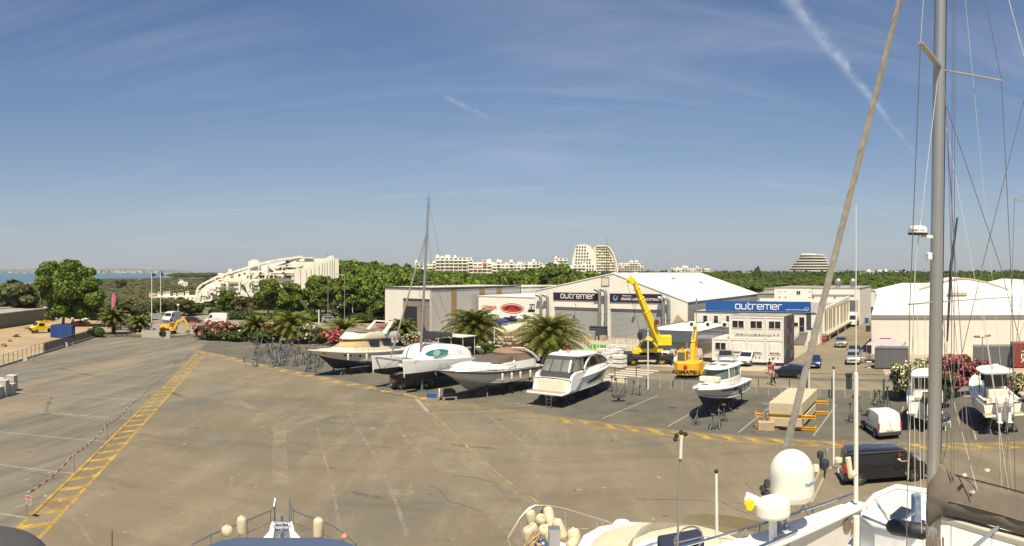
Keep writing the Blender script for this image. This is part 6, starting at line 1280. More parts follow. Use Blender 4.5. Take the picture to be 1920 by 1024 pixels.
def sidewin(t,sec,s0,s1,f0,f1,m,sg,n=6,shape=None,name='hull_window',off=.02):
 """a dark window lying on the topsides between section fractions f (chine 0, sheer 1)"""
 b=MB();lo,hi=[],[]
 for i in range(n+1):
  q=i/n;s=s0+(s1-s0)*q;a=sec(s)[3:]
  def at(f):f=f*(len(a)-1);j=min(len(a)-2,int(f));u_=f-j;return[a[j][k]+(a[j+1][k]-a[j][k])*u_ for k in range(3)]
  g0,g1=(shape(q)if shape else(0,1));l,h_=at(f0+(f1-f0)*g0),at(f0+(f1-f0)*g1)
  lo.append((l[0],(l[1]+off)*sg,l[2]));hi.append((h_[0],(h_[1]+off)*sg,h_[2]))
 b.loops([lo,hi],0,closed=False);return b.build(name,m,t)
def stand_proto():
 t=thing('boat_stand','steel tripod boat stand','boat stand',(0,0,-50),0);b=MB()
 for k in range(3):a=k*2.094+.5;b.beam((0,0,.55),(.42*math.cos(a),.42*math.sin(a),.02),.06,.06);b.beam((.4*math.cos(a),.4*math.sin(a),.05),(.4*math.cos(a+2.094),.4*math.sin(a+2.094),.05),.035,.035)
 sts=mat('stand_steel',(.13,.145,.155),.6,.3,.4,5,.2,(.18,.12,.08));b.build('tripod',sts,t);b=MB();b.tube([(0,0,.2),(0,0,1.0)],.045,8);b.build('post',sts,t);b=MB();b.box(-.16,.16,-.12,.12,1.0,1.05);b.box(-.05,.05,-.05,.05,.9,.999);b.build('pad',mat('pad_wood',(.09,.08,.07),.9),t);return t
STAND=stand_proto();used_=[False]
def put_stand(x,y,h,label,group,tilt=0,az=0):
 global STAND
 if not used_[0]:
  o=STAND;kids(o);KIDS.setdefault(o.name,None)if False else None
 c=dup(STAND,(x,y,.02),random.uniform(0,6.28),label,group,(1,1,h/1.05))if used_[0]else None
 if c is None:
  dup_ready=dup(STAND,(x,y,.02),0,label,group,(1,1,h/1.05));used_[0]=True;c=dup_ready
 if tilt:c.rotation_euler=(tilt*math.cos(az),tilt*math.sin(az),c.rotation_euler[2])
 return c
def stands_for(t,sec,fr_,label,block=True,bl='keel block'):
 bpy.context.view_layer.update();M=t.matrix_world
 for s in fr_:
  for sg in(1,-1):
   p=sec(s)[1];q=M@Vector((p[0],p[1]*sg*1.35,0));put_stand(q.x,q.y,p[2]-.01+.05,'steel prop stand under the '+label,'prop stands under the '+label)
 if block:
  for k,s in enumerate((.25,.6)):
   q=M@Vector((sec(s)[0][0],0,0));h=sec(s)[0][2]-.02;b=MB();b.box(-.3,.3,-.55,.55,0,h*.5);b.box(-.2,.2,-.45,.45,h*.5,h);o=b.build('keel_block',mat('timber_block',(.17,.12,.08),.9,var=.3,sc=5));o.location=(q.x,q.y,.02);o.rotation_euler=(0,0,t.rotation_euler[2]);tag(o,'timber block carrying the keel of the '+label,'keel block','timber blocks under the '+label)
def fender(p,ln,r,m,label,group,axis='Z'):
 b=MB();b.lathe([(.02,0),(r*.65,.015),(r*.92,r*.35),(r,r*.8),(r,ln-r*.8),(r*.92,ln-r*.35),(r*.65,ln-.015),(.045,ln),(.04,ln+.03),(.01,ln+.035)],(0,0,0),12,axis=axis);o=b.build('fender',m,None,smooth=True,auto=60);o.location=p;return tag(o,label,'fender',group)
def fend_on(t,sec,s,sg,m,label,group,ln=.75,r=.13,drop=.15):
 bpy.context.view_layer.update();p=sec(s)[-1];q=t.matrix_world@Vector((p[0],(p[1]+r+.05)*sg,p[2]-ln-drop));fender(q,ln,r,m,label,group)
ivory=mat('ivory_vinyl',(.68,.60,.44),.5,var=.06,dirt=.2)
def boat_at(name,label,x,y,hd,cat='motor boat'):p=G(x,y);return thing(name,label,cat,(p.x,p.y,.02),head(hd))
def stern_from_bow(x,y,hd,L_):p=G(x,y);return p-Vector((math.sin(R(hd)),math.cos(R(hd)),0))*L_
# --- B1 flybridge yacht
L1=14.3;p=stern_from_bow(577,709,216,L1);t=thing('flybridge_yacht','cream flybridge motor yacht with dark antifouling propped up left of the catamaran','motor yacht',(p.x,p.y,.02),head(216));lab='cream flybridge yacht'
sec=hull(t,L1,4.3,.62,1.15,2.35,3.15,[gelg,anti,gelc],1.55,True,deckm=gelc,wr=4,full=2.6,rake=.2)
rings_part(t,'cabin',[ring(2.4,10.6,1.85,2.35,2.75),ring(2.4,10.4,1.75,3.05,3.2)],gelc);rings_part(t,'foredeck_trunk',[ring(8,13.0,1.35,2.5,2.95),ring(8,12.5,1.1,2.95,3.1)],gelc)
rings_part(t,'windshield',[ring(2.45,10.2,1.72,3.06,3.2),ring(2.7,8.6,1.5,3.95,3.95)],mat('curtained_glass',(.50,.36,.18),.25,var=.2,sc=2))
for sg in(1,-1):
 for x0,x1 in((2.9,4.2),(4.9,6.3)):b=MB();b.add([(x0,sg*1.79,2.95),(x1,sg*1.79,3.15),(x1+.3,sg*1.62,3.86),(x0-.1,sg*1.62,3.86)],[(0,1,2,3)]);b.build('side_window',glass,t)
rings_part(t,'flybridge',[ring(1.0,9.0,1.7,3.94,4.0),ring(.9,9.3,1.75,4.15,4.15),ring(1.2,8.3,1.65,4.6,4.95)],gelc,cap0=True);rings_part(t,'venturi_screen',[ring(5.0,8.4,1.5,4.7,4.95),ring(5.0,7.8,1.35,5.0,5.3)],mat('smoked_screen',(.2,.17,.12),.2),cap1=False)
rings_part(t,'aft_cover',[ring(1.6,4.8,1.35,4.7),ring(2,4.4,1.1,5.0)],canvb)
b=MB()
for sg in(1,-1):b.beam((4.1,sg*1.65,4.5),(2.6,sg*1.45,5.85),.7,.12,0,.45,.12);
b.beam((2.6,-1.55,5.85),(2.6,1.55,5.85),.5,.14);b.build('radar_arch',gelc,t,bevel=.03)
b=MB();b.box(2.2,3.1,-.8,.8,5.15,5.4);b.build('sunbed_cushion',mat('striped_cushion',(.45,.12,.12),.8,var=.5,sc=6),t)
rail(t,sec,.42,.99,.6,9)
for sg in(1,-1):
 for s_ in(.88,.70,.655,.56):sidewin(t,sec,s_,s_+.028,.62,.78,glass,sg,2,name='porthole')
b=MB();[b.tube([(0.2,sg*1.5,2.4),(-.2,sg*1.5,3.6)],.03)for sg in(1,-1)];b.tube([(-.1,-1.5,3.3),(-.1,1.5,3.3)],.02);b.build('stern_ladder',steel,t)
MB().box(-.7,.1,-1.9,1.9,1.25,1.35).build('swim_platform',teak,t)
stands_for(t,sec,(.25,.52,.74),lab)
for s_ in(.70,.52):fend_on(t,sec,s_,1,ivory,'ivory fender hanging on the cream flybridge yacht','fenders on the cream flybridge yacht')
# --- B2 catamaran
LC=11.6;hdc=216;pb=Vector((-10.6,64.7,0));pf_=Vector((-14.25,67.35,0));cx0=(pb+pf_)/2+Vector((math.sin(R(36)),math.cos(R(36)),0))*LC
t=thing('catamaran','white sailing catamaran on stands with tall mast, furled jib and dark boom cover','sailing catamaran',(cx0.x,cx0.y,.02),head(hdc));sp_=(pb-pf_).length/2
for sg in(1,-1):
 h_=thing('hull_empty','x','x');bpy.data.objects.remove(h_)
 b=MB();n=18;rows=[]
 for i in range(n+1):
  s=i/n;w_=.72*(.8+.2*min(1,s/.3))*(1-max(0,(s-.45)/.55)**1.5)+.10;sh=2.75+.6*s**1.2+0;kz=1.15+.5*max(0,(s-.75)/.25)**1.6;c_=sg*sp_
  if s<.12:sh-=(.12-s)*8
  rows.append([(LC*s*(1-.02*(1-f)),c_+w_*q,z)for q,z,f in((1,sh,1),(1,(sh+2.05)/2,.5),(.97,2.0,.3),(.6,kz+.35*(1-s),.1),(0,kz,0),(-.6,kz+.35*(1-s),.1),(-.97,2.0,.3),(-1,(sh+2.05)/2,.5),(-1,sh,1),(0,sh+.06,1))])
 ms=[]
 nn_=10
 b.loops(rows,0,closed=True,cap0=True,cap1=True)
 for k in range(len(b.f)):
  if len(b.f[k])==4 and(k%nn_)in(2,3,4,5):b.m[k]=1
 b.build('hull',[gel,mat('antifoul_black',(.012,.012,.015),.8)],t,smooth=True,auto=35)  # antifoul taken to near black, shade under the hulls put into its colour
rings_part(t,'coachroof',[ring(.8,8.1,2.6,2.7,3.0,k=4),ring(.9,8.0,2.5,3.2,3.5,k=3.6),ring(1.4,7.8,2.4,3.7,4.0,k=3.4),ring(2.2,7.2,2.0,4.05,4.3,k=3),ring(3.0,6.2,1.2,4.2,4.45)],gel)
b=MB();b.box(1.0,8.2,-sp_,sp_,1.9,2.8);b.build('bridge_deck',gel,t,bevel=.15)
b=MB();b.tube([(11.2,-sp_,3.2),(11.2,sp_,3.2)],.09,8);b.build('cross_beam',alu,t)
b=MB()
for k in range(11):b.tube([(8.6,-sp_+.6+k*(2*sp_-1.2)/10,3.0),(11.2,-sp_+.6+k*(2*sp_-1.2)/10,3.15)],.012,4)
for k in range(9):b.tube([(8.7+k*.3,-sp_+.5,3.02+k*.02),(8.7+k*.3,sp_-.5,3.02+k*.02)],.012,4)
b.build('trampoline',mat('net_white',(.5,.48,.42),.8),t)
bpy.context.view_layer.update()
ov=MB()
for k in range(400):
 ea=loc_(t,ray(819,661.5,60+k*.04))
 if ea.y<2.5:break
pts_=[(ea.x+.0+1.7*math.cos(a),ea.z+.36*math.sin(a)-.0)for a in[k*math.pi/12 for k in range(24)]]
ysd=ea.y;
ov.prism(pts_,2.44,2.58,'Y');o=ov.build('teal_board',mat('teal_swirl',(.03,.30,.30),.4,var=.5,sc=1.5),t)
ov=MB();ov.prism([(ea.x+.1+.55*math.cos(a),ea.z+.30*math.sin(a))for a in[k*math.pi/6 for k in range(12)]],2.581,2.59,'Y');ov.build('board_print',mat('board_pale',(.55,.62,.55),.5),o);o.location=(0,0,0)
for k in range(5):
 for sg in(1,-1):pass
mb_,mt_=loc_(t,ray(789,655,69.2)),loc_(t,ray(803.5,377,70.0));b=MB();b.tube([mb_-Vector((0,0,.3)),mt_],[.15,.12],10);mast=b.build('mast',alu,t,smooth=True)
b=MB();b.tube([mt_,mt_+Vector((0,0,.9))],.02,4);b.box(mt_.x-.35,mt_.x+.35,mt_.y-.02,mt_.y+.02,mt_.z+.2,mt_.z+.24);b.build('masthead_antenna',blackm,t)
zsp=12-(529-510)*69.5/F;f=(zsp-mb_.z)/(mt_.z-mb_.z);ms_=mb_.lerp(mt_,f);b=MB();b.tube([ms_+Vector((-.3,-1.1,0)),ms_,ms_+Vector((-.3,1.1,0))],.035,6);b.build('spreader',alu,t)
fb0=Vector((11.15,0,3.25));ft=mb_.lerp(mt_,.80);b=MB();b.tube([fb0,fb0.lerp(ft,.1),fb0.lerp(ft,.9),ft],[.03,.11,.07,.03],8);b.build('furled_jib',mat('grey_sail_sleeve',(.24,.235,.22),.8),t)
b=MB();
for sg in(1,-1):b.tube([(3.2,sg*(sp_+.5),3.0),ms_+Vector((-.3,sg*1.1,0)),mb_.lerp(mt_,.82)],.016,4);b.tube([(3.8,sg*sp_,3.0),ms_],.012,4);b.tube([(11.5,sg*sp_,3.4),fb0.lerp(ft,.03)],.014,4)
b.tube([(.6,0,3.0),mt_],.012,4);b.build('rigging',blackm,t)
bb0=mb_.lerp(mt_,.07);b=MB();n=8;rows=[]
for i in range(n+1):
 s=i/n;x=bb0.x-.1-4.6*s;hgt=.95-.5*s+(.9*max(0,.12-s)/.12);rows.append([(x,bb0.y+.16*q,bb0.z-.1+z+.03*math.sin(i*2.2))for q,z in((-1,0),(-1.2,hgt*.4),(-.4,hgt),(.4,hgt),(1.2,hgt*.4),(1,0))])
b.loops(rows,0,True,True,True);b.build('boom_cover',canv,t,smooth=True,auto=60)
b=MB()
b.box(-.2,2.2,-1.9,1.9,4.85,4.95)
for x in(0,2.0):[b.tube([(x,y,2.9),(x,y,4.85)],.03)for y in(-1.8,1.8)]
b.build('bimini',gelc,t,bevel=.02)
b=MB();b.box(-.3,-.2,-1.7,1.7,3.6,4.8);b.box(-.1,1.9,-1.85,-1.8,3.5,4.5);b.build('cockpit_cover',canv,t)
fn_=lambda s:[(LC*s,sp_,3.4)]
bl_=MB()
for sg in(1,-1):
 for x in(2,4,6,8,10.4):bl_.tube([(x,sg*(sp_+.6),3.0),(x,sg*(sp_+.6),3.65)],.015,4)
 bl_.tube([(1.5,sg*(sp_+.6),3.55),(10.8,sg*(sp_+.55),3.85)],.012,4)
bl_.build('lifeline',steel,t)
b=MB();cxx=LC-1.1;b.add([(cxx+x*.34,0,2.75+z*.34)for x,z in((-1.6,-.6),(-1.1,0),(-.4,.45),(.1,.55),(.3,.9),(.45,.5),(1.0,.2),(1.5,-.35),(1.1,-.2),(.5,.0),(-.2,-.02),(-.9,-.4),(-1.2,-.9))],[tuple(range(13))])
o=b.build('dolphin_emblem',mat('emblem_grey',(.28,.28,.27),.5),t);o.location=(-.25,sp_+.47,-.05);o.rotation_euler=(0,0,R(-14))
M=t.matrix_world
for x in(2.2,8.9):
 for sg in(1,-1):
  q=M@Vector((x,sg*sp_,0));b=MB();b.box(-.12,.12,-.12,.12,0,1.12);b.box(-.4,.4,-.4,.4,0,.08);o=b.build('prop_post',mat('green_steel',(.10,.13,.11),.6));o.location=(q.x,q.y,.02);tag(o,'green steel post carrying the white catamaran','prop post','posts under the white catamaran')
  if x>5:o.scale=(1,1,1.1)
# --- B3 sport cruiser
L3=13.6;p=stern_from_bow(820,757,220,L3);t=thing('sport_cruiser','white sport cruiser with grey hull stripe and brown canvas cockpit cover, bow pointing left','motor yacht',(p.x,p.y,.02),head(220));lab='white sport cruiser with brown canvas'
sec=hull(t,L3,4.1,.68,1.2,2.2,3.0,[gelg,antig,mat('stripe_taupe',(.15,.13,.12),.4)],1.2,True,deckm=gel,full=2.5,rake=.24)
sidewin(t,sec,.02,.9,.12,.16,mat('stripe_taupe',(.15,.13,.12),.4),1,14,name='boot_stripe');sidewin(t,sec,.02,.9,.12,.16,mat('stripe_taupe',(.15,.13,.12),.4),-1,14,name='boot_stripe')
rings_part(t,'foredeck',[ring(1.5,12.6,1.8,2.3,2.85),ring(1.5,11.9,1.62,2.85,3.12),ring(1.5,10.6,1.3,3.15,3.32)],gel)
rings_part(t,'cockpit_side',[ring(.6,8.4,1.95,2.3,2.5,kb=4),ring(.6,8.0,1.86,3.12,3.1,kb=4)],gel)
rings_part(t,'cockpit_cover',[ring(4.4,8.7,1.62,3.1,3.15),ring(4.4,7.6,1.45,3.6,3.5),ring(4.6,6.9,1.2,3.72,3.65)],mat('brown_grey_canvas',(.10,.085,.075),.9,var=.1,sc=3))
rings_part(t,'bimini_cover',[ring(1.0,5.0,1.7,3.0,3.0),ring(1.2,5.2,1.65,3.7,3.9),ring(1.8,4.8,1.3,4.05,4.2),ring(2.4,4.3,.7,4.2,4.28)],mat('tan_canvas',(.23,.15,.10),.9,var=.12,sc=3,bump=.3))
b=MB()
for sg in(1,-1):b.tube([(.9,sg*1.8,2.9),(1.8,sg*1.78,3.6),(3.2,sg*1.6,4.3),(4.4,sg*1.1,4.45)],[.16,.12,.09,.05],8)
b.build('radar_arch',gel,t,smooth=True)
for sg in(1,-1):b=MB();b.add([(2.0,sg*1.83,3.0),(4.8,sg*1.83,3.02),(4.2,sg*1.7,3.75),(2.7,sg*1.7,3.6)],[(0,1,2,3)]);b.build('side_screen',mat('smoked_screen',(.2,.17,.12),.2),t)
rail(t,sec,.35,.985,.55,9);MB().box(-1.0,.1,-1.8,1.8,1.3,1.42).build('swim_platform',gel,t,bevel=.03)
b=MB();b.box(12.5,13.3,-.16,.16,3.0,3.12);b.tube([(13.5,0,3.05),(13.9,0,2.8),(13.7,0,2.6)],.05);b.box(11.9,12.3,-.2,.2,3.0,3.25);b.build('anchor',steel,t)
stands_for(t,sec,(.12,.36,.62),lab)
for s_ in(.52,.42,.32,.2):fend_on(t,sec,s_,1,ivory,'ivory fender on the side of the white sport cruiser','fenders on the white sport cruiser',.72,.12)
# --- B4 hardtop cruiser, stern to camera
hd4=33;L4=12.6;p=ray(1029,0,0)if False else Vector((3.55,60.4,0));t=thing('hardtop_cruiser','white hardtop cruiser seen from its stern with charcoal cockpit tent and dark hull window','motor yacht',(p.x,p.y,.02),head(hd4));lab='hardtop cruiser'
sec=hull(t,L4,3.95,.72,1.1,2.3,3.0,[gel,antir,gelg],1.02,False,deckm=gel,full=2.7,rake=.12,tr=.96)
for sg in(1,-1):
 sidewin(t,sec,.28,.95,.34,.86,glass,sg,14,shape=lambda q:(.05+.45*q**1.5,min(1,.25+q*2.2)),name='hull_window')
 sidewin(t,sec,.1,.9,.16,.21,gelg,sg,12,name='hull_crease')
b=MB();b.box(-1.35,.0,-1.85,1.85,1.12,1.32);b.build('swim_platform',gel,t,bevel=.06);MB().box(-1.25,-.1,-1.7,1.7,1.322,1.335).build('teak_deck',teak,t)
b=MB();b.box(-.02,.5,-1.35,1.35,1.33,2.35);b.build('transom_seat',gelc,t,bevel=.1);b=MB()
for sg in(1,-1):b.prism([(-.1,1.3),(1.0,1.3),(2.6,2.35),(2.6,2.9),(1.2,2.9),(.5,2.7),(.1,2.0)],sg*1.82-.13,sg*1.82+.13,'Y')
b.build('quarter_coaming',gel,t,bevel=.05)
rings_part(t,'cockpit_tent',[ring(.35,4.6,1.72,2.2,2.3,kb=5),ring(.6,4.6,1.68,2.95,2.95,kb=5)],canv,cap1=False)
rings_part(t,'tent_windows',[ring(.6,4.6,1.68,2.951,2.951,kb=5),ring(1.35,4.6,1.55,4.0,4.0,kb=5)],mat('clear_vinyl',(.17,.17,.16),.15,var=.3,sc=1),cap1=False)
b=MB()
for y in(-1.7,-.55,.55,1.7):b.beam((.57,y,2.95),(1.33,y*.92,4.0),.09,.03)
for sg in(1,-1):b.beam((2.6,sg*1.70,2.95),(2.7,sg*1.57,4.0),.09,.03)
b.build('tent_seam',canv,t);rings_part(t,'tent_eave',[ring(1.3,4.7,1.58,3.95,3.98,kb=5),ring(1.5,4.7,1.55,4.22,4.22,kb=5)],canv,cap1=True)
rings_part(t,'cabin',[ring(3.8,10.8,1.65,2.4,2.9),ring(3.8,10.2,1.5,2.95,3.1)],gel)
rings_part(t,'windshield',[ring(3.9,9.9,1.5,2.96,3.08),ring(4.2,7.9,1.35,4.0,3.9)],glass,cap1=False)
rings_part(t,'hardtop',[ring(1.9,7.6,1.66,4.1,3.95),ring(1.8,7.8,1.70,4.25,4.05),ring(2.3,7.0,1.4,4.42,4.25)],gel,cap0=True)
b=MB()
for sg in(1,-1):
 q_=[(3.4,2.9),(3.9,3.5),(4.7,4.0),(5.9,4.15),(7.2,3.9),(8.6,3.2),(9.6,2.95)]
 for i in range(len(q_)-1):b.beam((q_[i][0],sg*1.6,q_[i][1]),(q_[i+1][0],sg*1.58,q_[i+1][1]),.08,.26 if i<2 else .16)
b.build('side_arch',gel,t,bevel=.02)
for sg in(1,-1):b=MB();b.add([(3.9,sg*1.56,3.0),(9.2,sg*1.5,3.05),(7.2,sg*1.45,3.85),(5.7,sg*1.46,4.0),(4.5,sg*1.5,3.85)],[tuple(range(5))]);b.build('side_window',glass,t)
for x in(9.6,10.7,6.4):
 b=MB();b.box(x-.28,x+.28,-1.5 if x<7 else-1.05,-1.25 if x<7 else-.8,3.0,3.2);b.build('deck_cushion',mat('olive_cushion',(.22,.20,.12),.8),t,bevel=.05)
rail(t,sec,.5,.98,.5,6,r=.012);b=MB()
for y in(-.75,-.25):b.tube([(-1.38,y,.15),(-1.30,y,1.3)],.025)
for z in(.2,.5,.8):b.tube([(-1.37,-.75,z),(-1.37,-.25,z)],.02)
b.build('swim_ladder',steel,t)
for y in(-.7,.7):b=MB();b.tube([(.0,y,.95),(-.55,y,.75)],.12,8);b.lathe([(.001,-.35),(.16,-.3),(.18,0),(.1,.1)],(-.5,y,.85),10);b.lathe([(.03,-.05),(.24,-.02),(.24,.02),(.03,.05)],(-.75,y,.68),10,axis='X');b.build('stern_drive',blackm,t)
b=MB();b.lathe([(.2,0),(.22,.1),(.1,.25),(.02,.28)],(2.8,.6,4.4),12);b.build('satellite_dome',gel,t,smooth=True);b=MB();b.lathe([(.15,0),(.17,.25),(.02,.3)],(3.0,-.1,4.4),12);b.build('horn_cover',mat('faded_red',(.6,.22,.16),.6),t)
stands_for(t,sec,(.05,.45,.7,.8),lab)
# --- B5 pilothouse boat
hd5=219;L5=9.3;p=stern_from_bow(1306,793,hd5,L5);t=thing('pilothouse_boat','white and grey pilothouse boat with roof hatches, bow toward the camera','motor boat',(p.x,p.y,.02),head(hd5));lab='pilothouse boat'
sec=hull(t,L5,3.2,.75,1.25,2.15,2.6,[gelg,anti,gel],1.12,True,deckm=gel,full=3.0,rake=.12)
for sg in(1,-1):
 sidewin(t,sec,.36,.75,.62,.86,glass,sg,8,shape=lambda q:(.35*q,1),name='hull_window');sidewin(t,sec,.1,.95,.22,.28,glass,sg,12,name='boot_stripe')
 for s_ in(.06,.17,.28):sidewin(t,sec,s_,s_+.06,.45,.85,glassg,sg,2,name='side_gate')
rings_part(t,'foredeck',[ring(3,8.6,1.25,2.2,2.55),ring(3,8.0,1.05,2.65,2.75)],gel);rings_part(t,'cabin',[ring(1.8,6.9,1.32,2.2,2.5),ring(1.8,6.6,1.25,2.95,2.95)],gel)
rings_part(t,'windshield',[ring(1.85,6.2,1.22,2.96,2.96,k=3),ring(1.9,5.7,1.12,3.75,3.75,k=3)],glassg,cap1=False)
rings_part(t,'roof',[ring(1.3,6.1,1.25,3.76,3.72),ring(1.2,6.25,1.28,3.86,3.8),ring(1.6,5.8,1.05,4.0,3.98)],gel,cap0=True)
for y in(-.5,.5):MB().box(4.2,4.9,y-.28,y+.28,3.98,4.03).build('roof_hatch',mat('hatch_grey',(.12,.11,.11),.3),t)
MB().box(1.7,2.7,-.75,.75,4.0,4.05).build('sunroof',mat('hatch_grey',(.12,.11,.11),.3),t);MB().box(7.3,7.7,-.25,.25,2.72,2.8).build('deck_hatch',glass,t)
b=MB();b.box(6.2,6.7,-.9,.9,2.85,3.25);b.build('windshield_cover',mat('cream_cloth',(.68,.62,.44),.9),t,bevel=.08);b=MB();[b.beam((x,sg*1.17,2.96),(x-.05,sg*1.1,3.76),.08,.05)for x in(2.2,3.7,5.0)for sg in(1,-1)];b.build('window_post',gel,t)
rail(t,sec,.3,.985,.5,7,r=.013);b=MB();b.lathe([(.001,0),(.16,.02),(.2,.3),(.17,.75),(.1,.8)],(-.3,0,1.8),10);b.box(-.42,-.2,-.1,.1,.7,1.85);b.build('outboard_motor',blackm,t,smooth=True)
b=MB();b.box(8.9,9.5,-.12,.12,2.62,2.7);b.tube([(9.5,0,2.6),(9.75,0,2.35)],.04);b.build('anchor_roller',steel,t)
fend_on(t,sec,.42,1,mat('black_vinyl',(.03,.03,.035),.5),'black fender on the pilothouse boat',None,.6,.13);stands_for(t,sec,(.12,.5,.7),lab)
# --- B6, B7 outboard boats with sterns to the camera
def outboard(t,x,y,z,m,h=1.5,s=1.0):
 b=MB();b.prism([(x-.42*s,z+.55*s),(x+.18*s,z+.6*s),(x+.22*s,z+1.0*s),(x+.05*s,z+1.25*s),(x-.35*s,z+1.2*s),(x-.5*s,z+.9*s)],y-.2*s,y+.2*s,'Y');o=b.build('outboard_motor',m,t,bevel=.07*s,seg=3)
 b=MB();b.prism([(x-.2*s,z+.6*s),(x+.05*s,z+.6*s),(x-.05*s,z-.3*s),(x-.28*s,z-.3*s)],y-.1*s,y+.1*s,'Y');b.prism([(x-.5*s,z-.32*s),(x+.1*s,z-.32*s),(x+.1*s,z-.36*s),(x-.5*s,z-.36*s)],y-.16*s,y+.16*s,'Y');b.prism([(x-.3*s,z-.37*s),(x,z-.37*s),(x-.05*s,z-.75*s),(x-.2*s,z-.75*s)],y-.03,y+.03,'Y');b.build('leg',m,o);b=MB();b.lathe([(.05,-.1),(.07,0),(.03,.12)],(x-.4*s,y,z-.5*s),8,axis='X')
 for k in range(3):a=k*2.094;b.beam((x-.45*s,y,z-.5*s),(x-.45*s,y+.17*s*math.cos(a),z-.5*s+.17*s*math.sin(a)),.1,.015)
 b.build('propeller',steel,o)
hd6=35;p=ray(1734,510,50.6);t=thing('cabin_cruiser','white wheelhouse boat with a black outboard, stern half behind the grey mast','motor boat',(p.x,p.y,.02),head(hd6));lab='wheelhouse boat beside the mast'
sec=hull(t,7.6,2.85,.8,1.2,2.2,2.8,[gel,anti,gel],1.05,False,deckm=gel,full=3.0)
rings_part(t,'wheelhouse',[ring(1.5,5.3,1.0,2.3,2.4,kb=9),ring(1.5,5.2,.98,2.9,2.95,kb=9)],gelg,cap1=False);rings_part(t,'cabin_windows',[ring(1.5,5.2,.98,2.901,2.95,kb=9),ring(1.4,4.9,.92,3.9,3.85,kb=9)],glass);rings_part(t,'roof',[ring(1.0,5.1,1.08,3.86,3.8,kb=9),ring(.95,5.2,1.1,4.0,3.95,kb=9),ring(1.2,4.7,.9,4.15,4.08,kb=9)],gel,cap0=True)
b=MB();[b.beam((1.47,y,2.9),(1.4,y*.93,3.88),.06,.05)for y in(-.98,-.3,.3,.98)];b.build('door_frame',gelg,t)
MB().box(.1,.5,-.8,.8,1.5,2.45).build('aft_bench',mat('striped_cushion2',(.42,.38,.30),.8),t,bevel=.05)
for k in range(7):MB().box(.0,.16,-.75+k*.22,-.62+k*.22,2.45,2.62).build('cushion_roll',ivory,t,bevel=.03)
for sg in(1,-1):MB().box(-.02,1.4,sg*1.2-.16,sg*1.2+.16,2.1,2.42).build('quarter_seat',gel,t,bevel=.05);MB().box(-.45,.05,sg*1.0-.35,sg*1.0+.35,1.35,1.5).build('swim_step',gel,t,bevel=.03)
outboard(t,-.2,-.05,1.55,blackm,s=1.15);rail(t,sec,.6,.97,.45,4,r=.013);stands_for(t,sec,(.06,.5),lab)
hd7=27;p=ray(1880,510,50.0);t=thing('center_console_boat','white T-top boat with two white outboards and teak steps at the far right','motor boat',(p.x,p.y,.02),head(hd7));lab='boat with two white outboards'
sec=hull(t,8.8,3.1,.82,1.3,2.15,2.95,[gel,anti,gel],1.1,False,deckm=gelc,full=2.6)
for sg in(1,-1):
 pl_=[];b=MB()
 for i in range(13):s=i/12*.97;q=sec(s)[-1];pl_.append((q[0],(q[1])*sg,q[2]))
 b.loops([[(x,y-sg*.02,z)for x,y,z in pl_],[(x,y-sg*.05,z+.32)for x,y,z in pl_],[(x,y-sg*.22*min(1,abs(y)),z+.33)for x,y,z in pl_],[(x,y-sg*.24*min(1,abs(y)),z)for x,y,z in pl_]],0,closed=False);b.build('bulwark',gel,t,smooth=True)
MB().box(2.6,4.2,-.65,.65,2.2,3.35).build('console',gel,t,bevel=.12);MB().box(1.3,2.0,-.75,.75,2.2,3.0).build('leaning_post',gelc,t,bevel=.1);MB().box(.15,1.0,-.8,.8,2.0,2.6).build('aft_bench',gelc,t,bevel=.08)
b=MB();b.add([(4.1,-.75,3.3),(4.1,.75,3.3),(3.6,.85,4.1),(3.6,-.85,4.1)],[(0,1,2,3)]);b.build('windshield',glass,t);b=MB();[b.tube([(x,y,2.3),(x+.1,y*1.05,4.2)],.04)for x in(2.0,4.0)for y in(-.85,.85)];b.build('hardtop_post',blackm,t)
MB().box(2.1,2.2,-.85,.85,3.1,4.15).build('rear_screen',mat('clear_vinyl_dark',(.06,.06,.065),.2),t)
rings_part(t,'hardtop',[ring(1.0,5.0,1.25,4.2,4.2,kb=5),ring(.95,5.1,1.3,4.32,4.32,kb=5),ring(1.3,4.6,1.1,4.45,4.45,kb=5)],gel,cap0=True);b=MB();b.lathe([(.22,0),(.3,.1),(.3,.3),(.2,.38),(.02,.4)],(2.2,0,4.45),14);b.build('radar_dome',gel,t,smooth=True)
for y in(-.38,.38):outboard(t,-.3,y,1.35,gel,s=1.2)
for sg in(1,-1):MB().box(-.75,.0,sg*1.1-.4,sg*1.1+.4,1.35,1.5).build('swim_step',gel,t,bevel=.03);MB().box(-.7,-.02,sg*1.1-.36,sg*1.1+.36,1.502,1.52).build('teak_step',mat('bright_teak',(.45,.24,.10),.7),t)
stands_for(t,sec,(.04,.45),lab)
# ---------------------------------------------------------------- things standing about the yard
rnd=random.Random(77)
for i in range(74):
 x,y=rnd.uniform(476,600),rnd.uniform(646,690);
 if x>560:y=rnd.uniform(662,700)
 p=G(x,y);tl=rnd.choice((0,0,0,.5,1.5));c=put_stand(p.x,p.y,rnd.uniform(1.1,2.2),'grey steel boat stand in the jumbled heap left of the flybridge yacht','heap of spare boat stands',tl,rnd.uniform(0,6.28));c.location.z=.02 if tl==0 else .3
for i,(x,y,h)in enumerate(((1304,797,1.5),(1334,806,1.2),(1346,803,1.3),(1358,790,1.4))):p=G(x,y);put_stand(p.x,p.y,h,'empty boat stand in front of the pilothouse boat','empty stands in front of the pilothouse boat',.15,i)
for i,(x,y,h)in enumerate(((1594,793,1.6),(1602,786,1.9),(1610,772,1.3),(1652,764,1.6),(1664,766,1.9),(1640,760,1.2))):p=G(x,y);put_stand(p.x,p.y,h,'spare boat stand by the low wall behind the white panel van','spare stands along the low wall',.2*(i%2),i)
